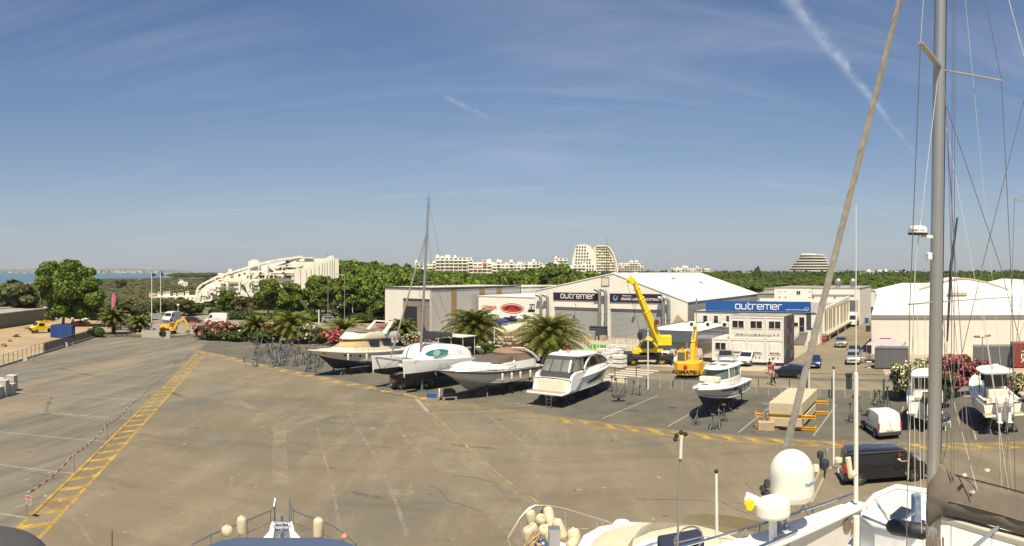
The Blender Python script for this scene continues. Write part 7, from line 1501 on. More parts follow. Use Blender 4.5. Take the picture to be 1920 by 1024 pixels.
for i,(x,y,h)in enumerate(((1170,738,1.5),(1158,742,1.7),(1186,740,1.3),(1198,742,1.0),(1146,735,1.6))):p=G(x,y);put_stand(p.x,p.y,h,'spare boat stand by the rack at the bow of the hardtop cruiser','spare stands at the rack',.1,i)
bpy.data.objects.remove(STAND,do_unlink=True)if False else None
for o in[STAND]+kids(STAND):bpy.data.objects.remove(o)
def mesh_thing(b,name,m,label,cat,loc,rz=0,group=None,**k):o=b.build(name,m,None,**k);o.location=loc;o.rotation_euler=(0,0,rz);return tag(o,label,cat,group)
def wall(u0,u1,v,h,label,th_=.2,posts=(),rails=0):
 t=thing('low_wall',label,'wall',Wd(u0,v,.02),-TH);MB().box(0,u1-u0,0,th_,0,h).build('wall',conc2,t);
 b=MB()
 k=0
 while k<u1-u0:b.box(k,k+.1,-.06,-.002,0,h-.05);k+=1.25
 b.build('rib',conc,t)
 return t
wall(-52,-37.5,63.4,.95,'low grey concrete wall behind the bow of the hardtop cruiser');wall(-31.5,-20,63.4,.9,'low ribbed concrete wall behind the pilothouse boat');wall(-20,-3.5,63.4,.75,'low concrete wall between the beam stack and the oleanders')
for i,(x,yb,yt,lab,r_)in enumerate(((1153,716,690,'green fence post at the bow of the hardtop cruiser',.05),(1193,716,692,'green fence post left of the tall white pole',.05),(1422,736,711,'fence post beside the two walkers',.05),(1480,742,712,'green fence post behind the furled sail',.05),(1513,738,706,'green fence post right of the furled sail',.07),(1560,748,690+19,'green fence post behind the thin white pole',.07),(1607,750,712,'green post behind the white whip antenna',.07),(1640,752,732,'short post near the dark bollard',.07),(1657,758,711,'tall green post beside the cream oleander',.09))):
 p=G(x,yb);d=D(x,yb);b=MB();b.tube([(0,0,0),(0,0,toph(yt,d))],r_,8);b.lathe([(r_*1.3,0),(r_*.6,.08),(.01,.1)],(0,0,toph(yt,d)),8);mesh_thing(b,'fence_post',mat('green_post',(.05,.09,.07),.5),lab,'post',(p.x,p.y,.02))
p=G(1592,737);b=MB();b.box(-.28,.28,-.28,.28,0,1.75);b.box(-.36,.36,-.36,.36,1.75,1.95);mesh_thing(b,'bollard',mat('dark_green_post',(.035,.055,.045),.5),'thick dark green square bollard at the street mouth','bollard',(p.x,p.y,.02),-TH,bevel=.03)
b=MB()
for k in range(2):pass
def pole(name,x,yb,yt,r0,r1,m,label,cat='pole',cap=None,z=.02,extra=None):
 p=G(x,yb);h=toph(yt,D(x,yb));t=thing(name,label,cat,(p.x,p.y,z));b=MB();b.tube([(0,0,0),(0,0,h)],[r0,r1],8);b.build('pole',m,t,smooth=True)
 if extra:extra(t,h)
 return t
wp_=mat('pole_white',(.72,.70,.64),.4,var=.04)
pole('flagpole',1215,730,622,.09,.07,wp_,'white pole standing in front of the yellow crane')
pole('flagpole',1517,740,645,.09,.07,wp_,'white pole beside the furled sail in front of the notice board')
def lamp2(t,h):
 for s_ in(-1,1):b=MB();b.beam((0,0,h),(s_*.9,0,h+.05),.08,.08);b.build('arm',galv,t);b=MB();b.box(s_*.7-.3,s_*.7+.3,-.16,.16,h+.05,h+.2);b.build('lamp_head',alu,t,bevel=.03)
def lamp1(t,h):b=MB();b.tube([(0,0,h-.3),(-.4,0,h),(-1.4,0,h+.1)],.05);b.build('arm',galv,t);MB().box(-2.0,-1.3,-.14,.14,h+.03,h+.16).build('lamp_head',alu,t,bevel=.03)
def globe(t,h):b=MB();b.ball((0,0,h+.2),.35,12);b.build('lamp_globe',white,t,smooth=True)
pole('street_lamp',1842,745,633,.07,.05,galv,'double headed lamp post in front of the storage hall','street lamp',extra=lamp2)
pole('street_lamp',661,604,553,.09,.07,wp_,'white street lamp with a bent arm left of the steel shed','street lamp',extra=lamp1)
pole('street_lamp',615,612,517,.09,.06,galv,'tall grey lamp mast left of the bent white lamp','street lamp',extra=lamp1);pole('street_lamp',646,612,516,.09,.06,galv,'tall grey lamp mast nearest the bent white lamp','street lamp',extra=lamp1)
pole('street_lamp',557,596,558,.09,.07,wp_,'short lamp with a flat head above the hanging palm','street lamp',extra=lamp2);pole('street_lamp',334,600,574,.08,.06,wp_,'short globe lamp behind the white cab van','street lamp',extra=globe)
pole('bare_post',598,607,581,.16,.14,wp_,'short white post among the parked cars')
def flag(t,h):b=MB();b.add([(0,0,h-.05),(1.1,.1,h-.5),(0,0,h-1.0)],[(0,1,2)]);b.add([(0,.02,h-.05),(1.1,.12,h-.5),(0,.02,h-1.0)],[(2,1,0)]);b.build('pennant',bkc,t)
pole('flagpole',284.5,622,511,.11,.07,wp_,'left flagpole with a black pennant by the small palm','flagpole',extra=flag);pole('flagpole',301,602,511,.11,.07,wp_,'flagpole with a black pennant above the white cab van','flagpole',extra=flag)
pole('flagpole',446.5,590,513,.1,.07,wp_,'flagpole with a black pennant in front of the slanted beam','flagpole',extra=flag);pole('flagpole',484.5,582,514,.1,.07,wp_,'flagpole with a black pennant in front of the stepped white wall','flagpole',extra=flag)
def vflag(t,h):b=MB();b.box(-.12,.12,-.01,.01,h-2.0,h-.2);b.box(-.06,.06,-.01,.01,h-2.6,h-2.0);b.build('flag',mat('blue_flag',(.10,.10,.38),.8),t)
p=Wd(ux(1287,88)+0,92);t=thing('flagpole','flagpole with a limp blue flag on the office roof edge','flagpole',(p.x,p.y,3.5));b=MB();h=12-(558-510)*97/F-3.5;b.tube([(0,0,0),(0,0,h)],.05,8);b.build('pole',galv,t);vflag(t,h)
p=Wd(ux(1138,118),118);t=thing('antenna_mast','thin black aerial mast rising behind the hall ridge','aerial',(p.x,p.y,10.5));b=MB();b.tube([(0,0,-.9),(0,0,7.2)],[.09,.05],6);b.build('pole',blackm,t);b=MB();b.tube([(-.5,0,2),(.1,0,2)],.03);b.tube([(0,0,7.2),(0,0,8.5)],.02);b.build('aerial',blackm,t)
p=G(210,606);t=thing('beach_flag','pink feather flag above the thick trunked palm','flag',(p.x,p.y,0));h=toph(550,D(210,606));b=MB();b.tube([(0,0,0),(0,0,h*.9),(.3,0,h)],.04);b.build('pole',wp_,t)
b=MB();b.add([(.02,.02,h*.5),(.7,.02,h*.55),(.95,.02,h*.85),(.8,.02,h*.98),(.35,.02,h),(.03,.02,h*.9)],[tuple(range(6))]);b.build('flag',mat('pink_flag',(.62,.10,.22),.8),t)
fn=(p_b-p_a);fl_=fn.length;t=thing('yard_fence','long fence of dark posts with a pale top rail along the left of the yard','fence',(p_a.x,p_a.y,.02),math.atan2(fn.y,fn.x));MB().box(0,fl_,-.1,.12,0,.22).build('kerb',conc,t)
b=MB().tube([(0,0,1.5),(fl_-31,0,1.5)],.06,6);b.build('top_rail',white,t);b=MB().tube([(fl_-31,0,1.6),(fl_,0,1.6)],.03,5);b.tube([(fl_-31,0,.9),(fl_,0,.9)],.02,5);b.build('top_wire',galv,t)
k=0
while k<fl_:b=MB();b.tube([(k,0,.2),(k,0,1.55)],.045,6);b.build('post',mat('fence_post_dark',(.09,.10,.09),.6),t);k+=1.55
msh=bpy.data.materials.new('fence_mesh');msh.use_nodes=True;tt,bb_=nodes_of(msh);bb_.inputs['Base Color'].default_value=(.02,.05,.055,1);bb_.inputs['Alpha'].default_value=.75
MB().box(fl_-26,fl_-.5,-.02,.0,.25,1.5).build('windbreak_net',msh,t)
for i,(x,y)in enumerate(((48,677),(124,651),(180,632),(186,631))):
 p=G(x,y);b=MB();b.add([(-.35,-.25,0),(.35,-.25,0),(.35,.25,0),(-.35,.25,0),(-.2,-.12,.75),(.2,-.12,.75),(.2,.12,.75),(-.2,.12,.75)],[(0,3,2,1),(4,5,6,7),(0,1,5,4),(1,2,6,5),(2,3,7,6),(3,0,4,7)]);mesh_thing(b,'concrete_block',conc,('white concrete foot nearest along the left fence','white concrete foot halfway along the left fence','pale concrete foot at the far end of the left fence','pale concrete foot beside the end of the fence')[i],'block',(p.x,p.y,.02),.4,bevel=.03)
 if i<3:b=MB();b.beam((0,0,0),(.2,0,.9),.12,.1);b.beam((.5,0,0),(.1,0,.6),.1,.08);mesh_thing(b,'steel_prop',galv,('leaning steel prop beside the nearest concrete foot','leaning steel prop beside the halfway concrete foot','leaning steel prop at the far end of the fence')[i],'prop',(p.x+.9,p.y+.3,.02),.3)
p=G(114,634);t=thing('container','blue corrugated container behind the left fence','container',(p.x,p.y,0),R(20));cbl=ribbed('blue_container',(.015,.05,.20),.3,'X',.8);MB().box(-2,2,0,2.4,.1,2.3).build('body',cbl,t);b=MB();[b.box(x,x+.1,-.03,-.002,.1,2.3)for x in(-2,-.05,1.9)];b.build('frame',blue,t)
for i,(x,y)in enumerate(((52,617),(18,640),(30,632),(6,650))):
 p=G(x,y);b=MB();[b.box(rnd.uniform(-1,0),rnd.uniform(.2,1.2),rnd.uniform(-.5,0),rnd.uniform(.1,.5),0.15*k,.15*k+.14)for k in range(4)];mesh_thing(b,'timber_pile',wood,('timber offcuts beside the yellow pick-up','pile of boards on the sand left of the fence','second pile of boards on the sand','boards lying by the long fence')[i],'timber',(p.x,p.y,.02),rnd.uniform(0,3))
for i in range(10):
 x=-28+(i%5)*11.5;r_=i//5;p=G(x+r_*4,752-(i%5)*3-r_*7);b=MB();b.box(-.45,.45,-.5,.5,0,1.0+.5*(i%2));b.box(-.47,.47,-.52,.52,1.0+.5*(i%2),1.08+.5*(i%2));mesh_thing(b,'concrete_block',mat('pale_block',(.44,.42,.36),.9,var=.15,dirt=.3),'pale concrete ballast block in the stack at the left edge','block',(p.x,p.y,.02),R(20),'ballast blocks at the left edge',bevel=.03)
p=G(292,634);b=MB();b.box(-2.9,2.9,0,.5,0,1.35);b.box(-2.8,2.8,-.02,-.001,1.28,1.33);mesh_thing(b,'concrete_barrier',conc,'long pale concrete barrier at the back of the yard','barrier',(p.x,p.y,.02),R(4))
for i,(x,y)in enumerate(((465,640),(473,641))):p=G(x,y);b=MB();b.box(-.3,.3,-.25,.25,0,1.1-.1*i);b.box(-.33,.33,-.28,.28,1.1-.1*i,1.16-.1*i);mesh_thing(b,'concrete_block',conc,('small white block at the end of the hedge, the left one','small white block at the end of the hedge, the right one')[i],'block',(p.x,p.y,.02),.2,bevel=.02)
rods=[(50,970),(139.5,887),(201.5,826),(246,783),(279,749),(327,700)];P=[G(*r_)for r_ in rods]+[G(352,682),G(372,664)]
for i,p in enumerate(P):
 b=MB();b.tube([(0,0,0),(0,0,1.15)],.018,6);b.lathe([(.09,0),(.03,.04)],(0,0,0),8);mesh_thing(b,'tape_rod',rusty,'thin iron rod holding the red and white tape beside the hatching','rod',(p.x,p.y,.02),0,'rods of the tape line')
for i in range(len(P)-1):
 t=thing('barrier_tape','sagging red and white tape strung between the %s rods'%('first and second','second and third','third and fourth','fourth and fifth','fifth and sixth','sixth and seventh','farthest two')[i],'tape',tuple(P[i]));r_,w_=MB(),MB();n=max(8,int((P[i+1]-P[i]).length/.5));A_=P[i]
 for k in range(n):
  a,e=k/n,(k+1)/n;f=lambda q:(P[i+1]-A_)*q+Vector((0,0,1.12-3.2*q*(1-q)*min(.38,.10+.035*(P[i+1]-A_).length/2)+.02*math.sin(9*q)))
  (r_ if k%2 else w_).beam(f(a),f(e),.015,.10)
 r_.build('red_band',red,t);w_.build('white_band',white,t)
p=P[0];t=thing('warning_sign','small printed warning sheet hung on the first rod of the tape','sign',(p.x,p.y,0));MB().box(.0,.36,-.06,-.045,.68,1.12).build('board',mat('sign_pale',(.5,.42,.42),.6),t);MB().box(.04,.32,-.063,-.061,.98,1.08).build('red_strip',red,t);b=MB();[b.box(.05,.31,-.063,-.061,.72+.06*k,.745+.06*k)for k in range(4)];b.build('text_lines',mat('maroon_text',(.16,.04,.06),.6),t)
for i,x in enumerate((805,813.5)):
 p=G(x,746);b=MB();b.box(-.22,.22,-.18,.18,0,.03)
 for a in((-.22,-.20,-.18,.18),(.20,.22,-.18,.18),(-.20,.20,-.18,-.16),(-.20,.20,.16,.18)):b.box(a[0],a[1],a[2],a[3],.03,.34)
 mesh_thing(b,'blue_crate',blue,('left of two blue plastic crates on the asphalt','right of two blue plastic crates on the asphalt')[i],'crate',(p.x,p.y,.02),.3)
p=G(841,750);t=thing('engine_on_trolley','marine engine on a small trolley at the bow of the sport cruiser','engine',(p.x,p.y,.02),.4);b=MB();b.box(-.7,.7,-.45,.45,.25,.32);[b.lathe([(.14,-.04),(.14,.04)],(x,y,.14),10,axis='Y')for x in(-.6,.6)for y in(-.4,.4)];b.build('trolley',galv,t)
b=MB();b.box(-.45,.55,-.3,.3,.35,.95);[b.lathe([(.08,0),(.08,.14)],(-.3+.2*k,.1,.95),8)for k in range(4)];b.lathe([(.25,-.05),(.25,.05)],(.6,0,.6),12,axis='X');[b.tube([(-.4+.25*k,-.3,.8),(-.3+.2*k,-.45,.6),(-.4+.25*k,-.3,.4)],.04)for k in range(4)];b.build('engine_block',mat('engine_dark',(.05,.04,.045),.5,.4,.4,6),t,bevel=.03);b=MB();b.lathe([(.13,0),(.13,.3),(.1,.32)],(-.85,0,.75),12);b.box(-.95,-.75,-.1,.1,.3,.749);b.build('drum',white,t)
p=G(1160,753);t=thing('boat_cradle_pad','dark padded cradle block on a foot standing alone on the asphalt','cradle',(p.x,p.y,.02),.1);b=MB();b.box(-.35,.35,-.25,.25,0,.06);b.box(-.1,.1,-.1,.1,.06,.35);b.build('foot',blackm,t);b=MB();b.prism([(-.5,.35),(.5,.35),(.62,.6),(.62,.72),(-.62,.72),(-.62,.6)],-.25,.25,'Y');b.build('pad',mat('pad_grey',(.08,.085,.09),.7),t,bevel=.04)
p=G(1773,806);t=thing('outboard_on_stand','bundled dark outboard motor on a white plastic stool beside the mast','outboard motor',(p.x,p.y,.02),.3);b=MB();b.box(-.35,.35,-.25,.25,.55,.62);[b.beam((x,y,.55),(x*1.3,y*1.3,0),.07,.07)for x in(-.28,.28)for y in(-.2,.2)];b.build('stool',white,t)
b=MB();b.ball((0,0,.95),.38,14,sz=.8);b.ball((.25,.1,1.05),.26,12);b.ball((-.25,0,.85),.25,12);b.build('wrapped_motor',mat('shiny_wrap',(.05,.06,.10),.2,var=.5,sc=4),t,smooth=True)
bpy.context.view_layer.update()
t_o=G(1437,812);t=thing('slab_stack','stack of pale concrete slabs clamped between yellow steel beams','slab stack',(t_o.x,t_o.y,.02),-TH+R(0));cs_=mat('slab_cream',(.50,.43,.30),.85,var=.08,sc=2,dirt=.2)
for k,(z0,z1)in enumerate(((.3,.95),(1.2,2.08))):MB().box(.0-k*.05,2.5,.9,7.6,z0,z1).build('slab',cs_,t,bevel=.03)
for k,(z,y0)in enumerate(((.965,1.0),(.965,6.8),(.06,1.2),(.06,6.9))):
 b=MB();
 for zz in(z,z+.19):b.box(-1.1,3.5,y0,y0+.22,zz,zz+.03)
 b.box(-1.1,3.5,y0+.09,y0+.13,z+.03,z+.19);b.box(-1.14,-1.1,y0-.02,y0+.24,z-.08,z+.36);b.box(3.5,3.54,y0-.02,y0+.24,z-.08,z+.36);b.build('yellow_beam',yelo,t)
for i,(x,y)in enumerate(((1436,808),(1452,800),(1466,800),(1478,798))):
 p=G(x,y);b=MB();b.box(-.62,.62,-.4,.4,0,.7 if i==0 else .6);mesh_thing(b,'stone_block',mat('stone_block_tan',(.40,.31,.20),.9,var=.15,dirt=.2),('tan ballast block at the near left corner of the slab stack','second tan ballast block at the slab stack','third tan ballast block half behind the furled sail','fourth tan ballast block in front of the slabs')[i],'block',(p.x,p.y,.02),-TH*.5+.2*i,bevel=.04)
a,e=G(1413,812),G(1500,802);b=MB();b.beam((0,0,.07),(e-a)+Vector((0,0,.07)),.16,.14);mesh_thing(b,'rusty_beam',rusty,'long rusty beam lying in front of the slab stack','beam',(a.x,a.y,.02))
for i,(x,y,h)in enumerate(((1434,806,1.9),(1496,800,2.1))):
 p=G(x,y);b=MB()
 for k in range(4):an=k*1.57+.6;b.beam((0,0,h*.8),(.65*math.cos(an),.65*math.sin(an),.03),.07,.07)
 b.tube([(0,0,h*.5),(0,0,h)],.05);b.box(-.22,.22,-.12,.12,h,h+.1);mesh_thing(b,'trestle',galv,('tall grey trestle at the left of the slab stack','tall grey trestle at the right of the slab stack')[i],'trestle',(p.x,p.y,.02))
b=MB();p=G(1433,800);
for k in range(7):b.tube([(rnd.uniform(-.3,.3),rnd.uniform(-.3,.3),.9),(rnd.uniform(-.3,.3),rnd.uniform(-.3,.3),1.05),(rnd.uniform(-.3,.3),rnd.uniform(-.3,.3),.95)],.035,5)
mesh_thing(b,'blue_rope',mat('blue_rope',(.08,.16,.28),.9),'tangle of blue rope on the corner block','rope',(p.x-.1,p.y-.6,.0))
t=thing('stand_rack','galvanised rack of upright poles in front of the low wall','rack',Wd(-46.5,62.0,.02),-TH);b=MB()
for k in range(20):b.tube([(k*.42,0,.1),(k*.42,0,1.0+.1*math.sin(k*3))],.03,5)
for z in(.15,.9):b.box(0,8.2,-.06,.06,z,z+.08)
b.build('frame',galv,t);b=MB();b.box(8.3,8.38,-.4,.4,0,1.9);b.box(9.4,9.48,-.4,.4,0,1.9);b.box(8.3,9.48,-.4,-.34,1.8,1.9);b.build('end_frame',galv,t)
p=G(1123,665);t=thing('hopper_bin','bright green tipping hopper in front of the big hall','skip',(p.x,p.y,.02),-TH-.2);b=MB();b.prism([(-1.1,1.6),(1.5,1.6),(.5,.5),(-.8,.5)],-.8,.8,'Y');b.build('bin',grn,t);MB().box(-.9,.9,-.7,.7,.1,.3).build('base',blackm,t);MB().box(-.1,.1,-.6,.6,.3,.5).build('tilt_frame',blackm,t)
p=G(1097,668);b=MB();b.box(-1,1,-.6,.6,0,1.0);mesh_thing(b,'green_bin',grn,'low green bin left of the green hopper','bin',(p.x,p.y,.02),-TH,bevel=.06)
for i,(x,y)in enumerate(((1130,676),(1140,684),(1151,678),(1160,690),(1163,672),(1147,668))):
 p=G(x,y);b=MB();s_=rnd.uniform(.6,.85)
 for lv in range(3):b.box(-s_,s_,-s_*.8,s_*.8,.1+lv*.55,.5+lv*.55)
 mesh_thing(b,'stacked_boxes',white,('stack of white boxes nearest the green hopper','stack of white boxes at the road fence','stack of white boxes behind the fence posts','tall stack of white boxes left of the crane','stack of white boxes farthest back by the crane','stack of white boxes behind the green hopper')[i],'boxes',(p.x,p.y,.02),-TH+rnd.uniform(-.2,.2),bevel=.02)
t=thing('rack_frames','cluster of tall white storage frames left of the crane','rack',Wd(-47.5,82.5,.02),-TH);b=MB()
for k in range(9):
 for y in(0,1.2,3.2):b.box(k*1.1,k*1.1+.09,y,y+.09,0,rnd.uniform(1.8,2.6))
for z in(.9,1.8):
 for y in(0,1.2):b.box(0,9,y,y+.07,z,z+.07)
b.build('frame',wp_,t)
t=thing('mesh_barrier','leaning grey ladder frame on the forecourt of the hall','frame',Wd(ux(1130,97),97,.02),-TH+.15);b=MB();
for z in(.9,1.3):b.beam((-.0,0,z),(4.2,0,z+.5),.07,.07)
for k in range(9):b.beam((k*.52,0,.9+k*.06),(k*.52,0,1.35+k*.06),.05,.05)
[b.beam((x,0,0),(x,0,1.0+x*.12),.07,.07)for x in(.1,4.1)];b.build('frame',galv,t)
p=Wd(ux(1122,104),104);t=thing('gas_cage','dark steel cage cabinet in front of the roller shutter','cabinet',(p.x,p.y,.02),-TH);MB().box(-1.5,1.5,-.6,.6,.1,2.3).build('body',mat('cage_dark',(.05,.06,.07),.6),t);MB().box(-1.6,1.6,-.7,.7,2.301,2.4).build('roof',mat('cage_dark',(.05,.06,.07),.6),t);b=MB();[b.box(-1.3+k*.18,-1.26+k*.18,-.95,-.9,.1,1.5)for k in range(7)];b.box(-1.3,-.1,-.95,-.9,1.5,1.56);b.build('pallet_cage',white,t)
for i,(x,s_)in enumerate(((1107,1),(1131,1.1))):p=Wd(ux(x,103),103);b=MB();[b.box(-.5,.5,-.4+k*.28,-.2+k*.28,.1*(k%2),.9)for k in range(3)];mesh_thing(b,'pallet_stack',wood,('wooden pallets left of the dark cabinet','wooden pallets right of the dark cabinet')[i],'pallets',(p.x,p.y,.02),-TH)
A_,B_=ray(906,510,118),ray(1004,510,112);p=A_;dd=B_-A_;t=thing('hull_shell','long cream catamaran hull shell lying in front of the shop hall','boat hull',(A_.x,A_.y,.3),math.atan2(dd.y,dd.x));Lh=dd.length
b=MB();rows=[]
for i in range(15):
 s=i/14;w_=1.1*math.sin(math.pi*min(1,.12+s*.6))**.6;zc_=1.1+1.1*s;rows.append([(Lh*s,w_*math.cos(a),zc_+1.25*(.5+.5*s)*math.sin(a))for a in[k*math.pi/8 for k in range(16)]])
b.loops(rows,0,True,True,True);b.build('shell',mat('mould_cream',(.66,.58,.42),.5,var=.08,sc=1),t,smooth=True,auto=50)
MB().box(2,2.2,-.6,.6,-.3,.6).build('trestle_leg',wood,t);MB().box(Lh-2,Lh-1.8,-.6,.6,-.3,.9).build('trestle_leg',wood,t)
def jetski(x,d,z,c,label,rz,grp=None):
 p=ray(x,510,d);t=thing('jet_ski',label,'jet ski',(p.x,p.y,z),rz,grp);b=MB();rows=[]
 for i in range(9):s=i/8;w_=.55*(1-max(0,(s-.5)/.5)**2)+.03;rows.append([(3*s-1.5,w_*q,zz+.25*s*s)for q,zz in((0,0),(.8,.15),(1,.45),(.6,.55),(-.6,.55),(-1,.45),(-.8,.15))])
 b.loops(rows,0,True,True,True);b.build('hull',c,t,smooth=True,auto=50);b=MB();b.box(-1.2,.1,-.2,.2,.55,.85);b.build('seat',dark,t,bevel=.08);b=MB();b.prism([(.1,.5),(1.2,.65),(.7,.95),(.2,1.1)],-.25,.25,'Y');b.tube([(.25,-.4,1.15),(.25,.4,1.15)],.03);b.build('cowling',c,t,bevel=.04)
 MB().box(-1.2,1.2,-.3,.3,-.3,0).build('trolley',galv,t)
jb,jw,jr=mat('ski_blue',(.02,.06,.4),.3),mat('ski_white',(.7,.7,.68),.3),mat('ski_black',(.03,.03,.03),.3)
for i,(x,z,c,l)in enumerate(((918,2.0,jr,'dark jet ski leftmost on the rack before the shop hall'),(930,2.0,jb,'blue jet ski on the rack before the shop hall'),(942,2.2,jb,'second blue jet ski on the rack before the shop hall'),(956,2.6,jr,'black jet ski on the rack right of the blue ones'),(968,2.8,jw,'white jet ski on the rack before the shop hall'),(980,2.9,jr,'black jet ski rightmost on the rack'))):jetski(x,127,z,c,l,R(-60+10*i))
t=thing('jet_ski_rack','low steel rack carrying the jet skis before the shop hall','rack',tuple(ray(912,510,128).xy)+(.02,),R(2));b=MB();[b.box(k*1.2,k*1.2+.1,-.8,-.7,0,1.6+k*.14)for k in range(7)];b.beam((0,-.75,1.6),(7.4,-.75,2.5),.1,.1);b.build('frame',galv,t)
for i,(x,z,c,l)in enumerate(((788,.5,jw,'white jet ski left of the mast before the steel shed'),(798,.5,jr,'black jet ski behind the catamaran mast'),(808,.5,jw,'white jet ski right of the mast before the steel shed'),(820,.5,jr,'black jet ski parked right of the mast'),(830,.5,jw,'white jet ski farthest right before the steel shed'),(716,.6,jr,'jet ski seen through the radar arch'))):jetski(x,112 if x>750 else 118,z+.1,c,l,R(170+13*i))
b=MB();b.box(-5,5,-.5,.5,0,1.1);p=ray(868,510,117);mesh_thing(b,'low_container',mat('dark_bin',(.07,.065,.06),.7),'long dark low bench in front of the grey shed wall','bench',(p.x,p.y,.02),R(0))
p=G(955,672);t=thing('small_dinghy','small white motorboat with a bare pole between the two palms','boat',(p.x,p.y,.02),R(200));s_=hull(t,5.2,2.0,.5,.8,1.5,1.8,[gelc,antig,gel],.7,False,deckm=gelc);MB().box(1.5,3.2,-.6,.6,1.5,2.2).build('console',gel,t,bevel=.1);MB().tube([(2.2,0,1.6),(2.2,0,4.2)],.05).build('pole',wp_,t);
for i,(x,y)in enumerate(((930,648),(975,650),(990,644),(948,642))):p=G(x,y);b=MB();[b.beam((rnd.uniform(-1.2,1.2),rnd.uniform(-.8,.8),rnd.uniform(.05,.7)),(rnd.uniform(-1.2,1.2),rnd.uniform(-.8,.8),rnd.uniform(.05,.9)),.25,.12)for _ in range(9)];mesh_thing(b,'scrap_heap',mat('tan_scrap',(.36,.25,.16),.9,var=.5,sc=3),('heap of timber scrap behind the tall palm','heap of scrap between the two palms','heap of scrap below the cream hull shell','heap of scrap left of the small motorboat')[i],'scrap',(p.x,p.y,.02))
t=thing('container','grey corrugated container in front of the storage hall','container',Wd(ux(1640,82.5),82.5,.02),-TH);cg_=ribbed('grey_container',(.13,.135,.14),.32,'X',.9);w_=ux(1702,82.5)-ux(1640,82.5);MB().box(0,w_,0,2.4,.12,2.62).build('body',cg_,t);b=MB();[b.box(x,x+.12,-.03,-.002,.12,2.6)for x in(0,w_-.12)];b.box(.12,w_-.12,-.03,-.002,2.48,2.6);b.box(.12,w_-.12,-.03,-.002,.12,.28);b.build('frame',mat('container_frame',(.09,.095,.1),.6),t)
t=thing('container','long grey container behind the oleanders left of the red one','container',Wd(ux(1826,84),84,.02),-TH);w_=ux(1897,84)-ux(1826,84);MB().box(0,w_,0,2.4,.12,2.62).build('body',cg_,t);b=MB();[b.box(x,x+.12,-.03,-.002,.12,2.6)for x in(0,w_-.12)];b.build('frame',mat('container_frame',(.09,.095,.1),.6),t)
t=thing('container','brick red container with faded white letters at the right edge','container',Wd(ux(1899,83.0),83.0,.02),-TH);MB().box(0,6,0,2.4,.12,3.1).build('body',ribbed('red_container',(.24,.045,.03),.32,'X',.7),t);o=lettering('TEX',.95,signw,t,(1.35,-.03,1.55),bold=.02);o.rotation_euler=(R(90),R(90),0)
p=Wd(ux(1660,88.5),88.5);t=thing('garden_pavilion','faded pink pavilion roof between the grey container and the storage hall','pavilion',(p.x,p.y,.02),-TH);pk_=mat('faded_pink_cloth',(.46,.34,.38),.85,var=.1);b=MB();h_=2.5;b.add([(-2.4,-1.8,h_),(2.4,-1.8,h_),(2.4,1.8,h_),(-2.4,1.8,h_),(-.5,-.4,h_+.75),(.5,-.4,h_+.75),(.5,.4,h_+.75),(-.5,.4,h_+.75)],[(0,1,5,4),(1,2,6,5),(2,3,7,6),(3,0,4,7),(4,5,6,7)]);b.build('canopy',pk_,t)
b=MB();b.add([(-.75,-.6,h_+.8),(.75,-.6,h_+.8),(.75,.6,h_+.8),(-.75,.6,h_+.8),(0,0,h_+1.15)],[(0,1,4),(1,2,4),(2,3,4),(3,0,4)]);b.build('canopy_cap',pk_,t);b=MB();[b.tube([(x,y,0),(x,y,h_)],.05)for x in(-2.3,2.3)for y in(-1.7,1.7)];b.build('post',galv,t)
for i,(x,y)in enumerate(((1624,681),(1630,690))):p=G(x,y);b=MB();b.lathe([(.4,0),(.08,.05),(.06,.7),(.45,.72),(.45,.76)],(0,0,0),12)if i else b.box(-.9,.9,-.35,.35,.72,.8);[b.tube([(sx,sy,0),(sx,sy,.72)],.04)for sx in(-.7,.7)for sy in(-.25,.25)]if not i else None;mesh_thing(b,'table',white,('white table beside the pink pavilion','round white garden table left of the grey container')[i],'table',(p.x,p.y,.02),.3)
for i,(x,y)in enumerate(((1625,606),(1628,622))):p=G(x,y);b=MB();b.box(-.45,.45,-.35,.35,.1,1.1);b.box(-.5,.5,-.4,.4,1.1,1.2);mesh_thing(b,'waste_bin',(blue,mat('bin_dark',(.04,.05,.05),.5))[i],('blue bin at the far end of the street','dark bin against the storage hall side wall')[i],'bin',(p.x,p.y,.02),-TH,bevel=.04)
p=G(1624,594);b=MB();b.box(-2.2,2.2,-1,1,0,2.6);[b.box(-2.25,-2.2+.05,-1.05,-1.0,0,2.6),b.box(2.15,2.25,-1.05,-1.0,0,2.6)];mesh_thing(b,'skip_container',cbl,'blue container at the far end of the street','container',(p.x,p.y,.02),-TH)
p=G(1640,690);
for i,(x,y)in enumerate(((140,612),(150,610),(162,612))):p=G(x,y);b=MB();b.box(-1,1,-.1,.1,.3,1.0);[b.box(x_,x_+.08,-.3,.3,0,.3)for x_ in(-.9,.8)];mesh_thing(b,'site_barrier',mat('orange_barrier',(.5,.14,.04),.6),('orange site barrier under the plane tree','second orange barrier under the plane tree','third orange barrier near the small white car')[i],'barrier',(p.x,p.y,.02))
p=G(312,606);MBx=MB();MBx.box(-1.6,1.6,-.1,.1,1.2,2.2);[MBx.box(x_,x_+.1,-.05,.05,0,1.2)for x_ in(-1.4,1.3)];mesh_thing(MBx,'site_board',mat('grey_board',(.25,.26,.28),.6),'grey sign board beside the flagpoles','sign',(p.x-3,p.y,.02))
# ---------------------------------------------------------------- the boats right under the camera
def lay(t):bpy.context.view_layer.update();M=t.matrix_world.inverted();return lambda x,y,d:M@ray(x,y,d)
def atz(x,y,z):return G(x,y,z)
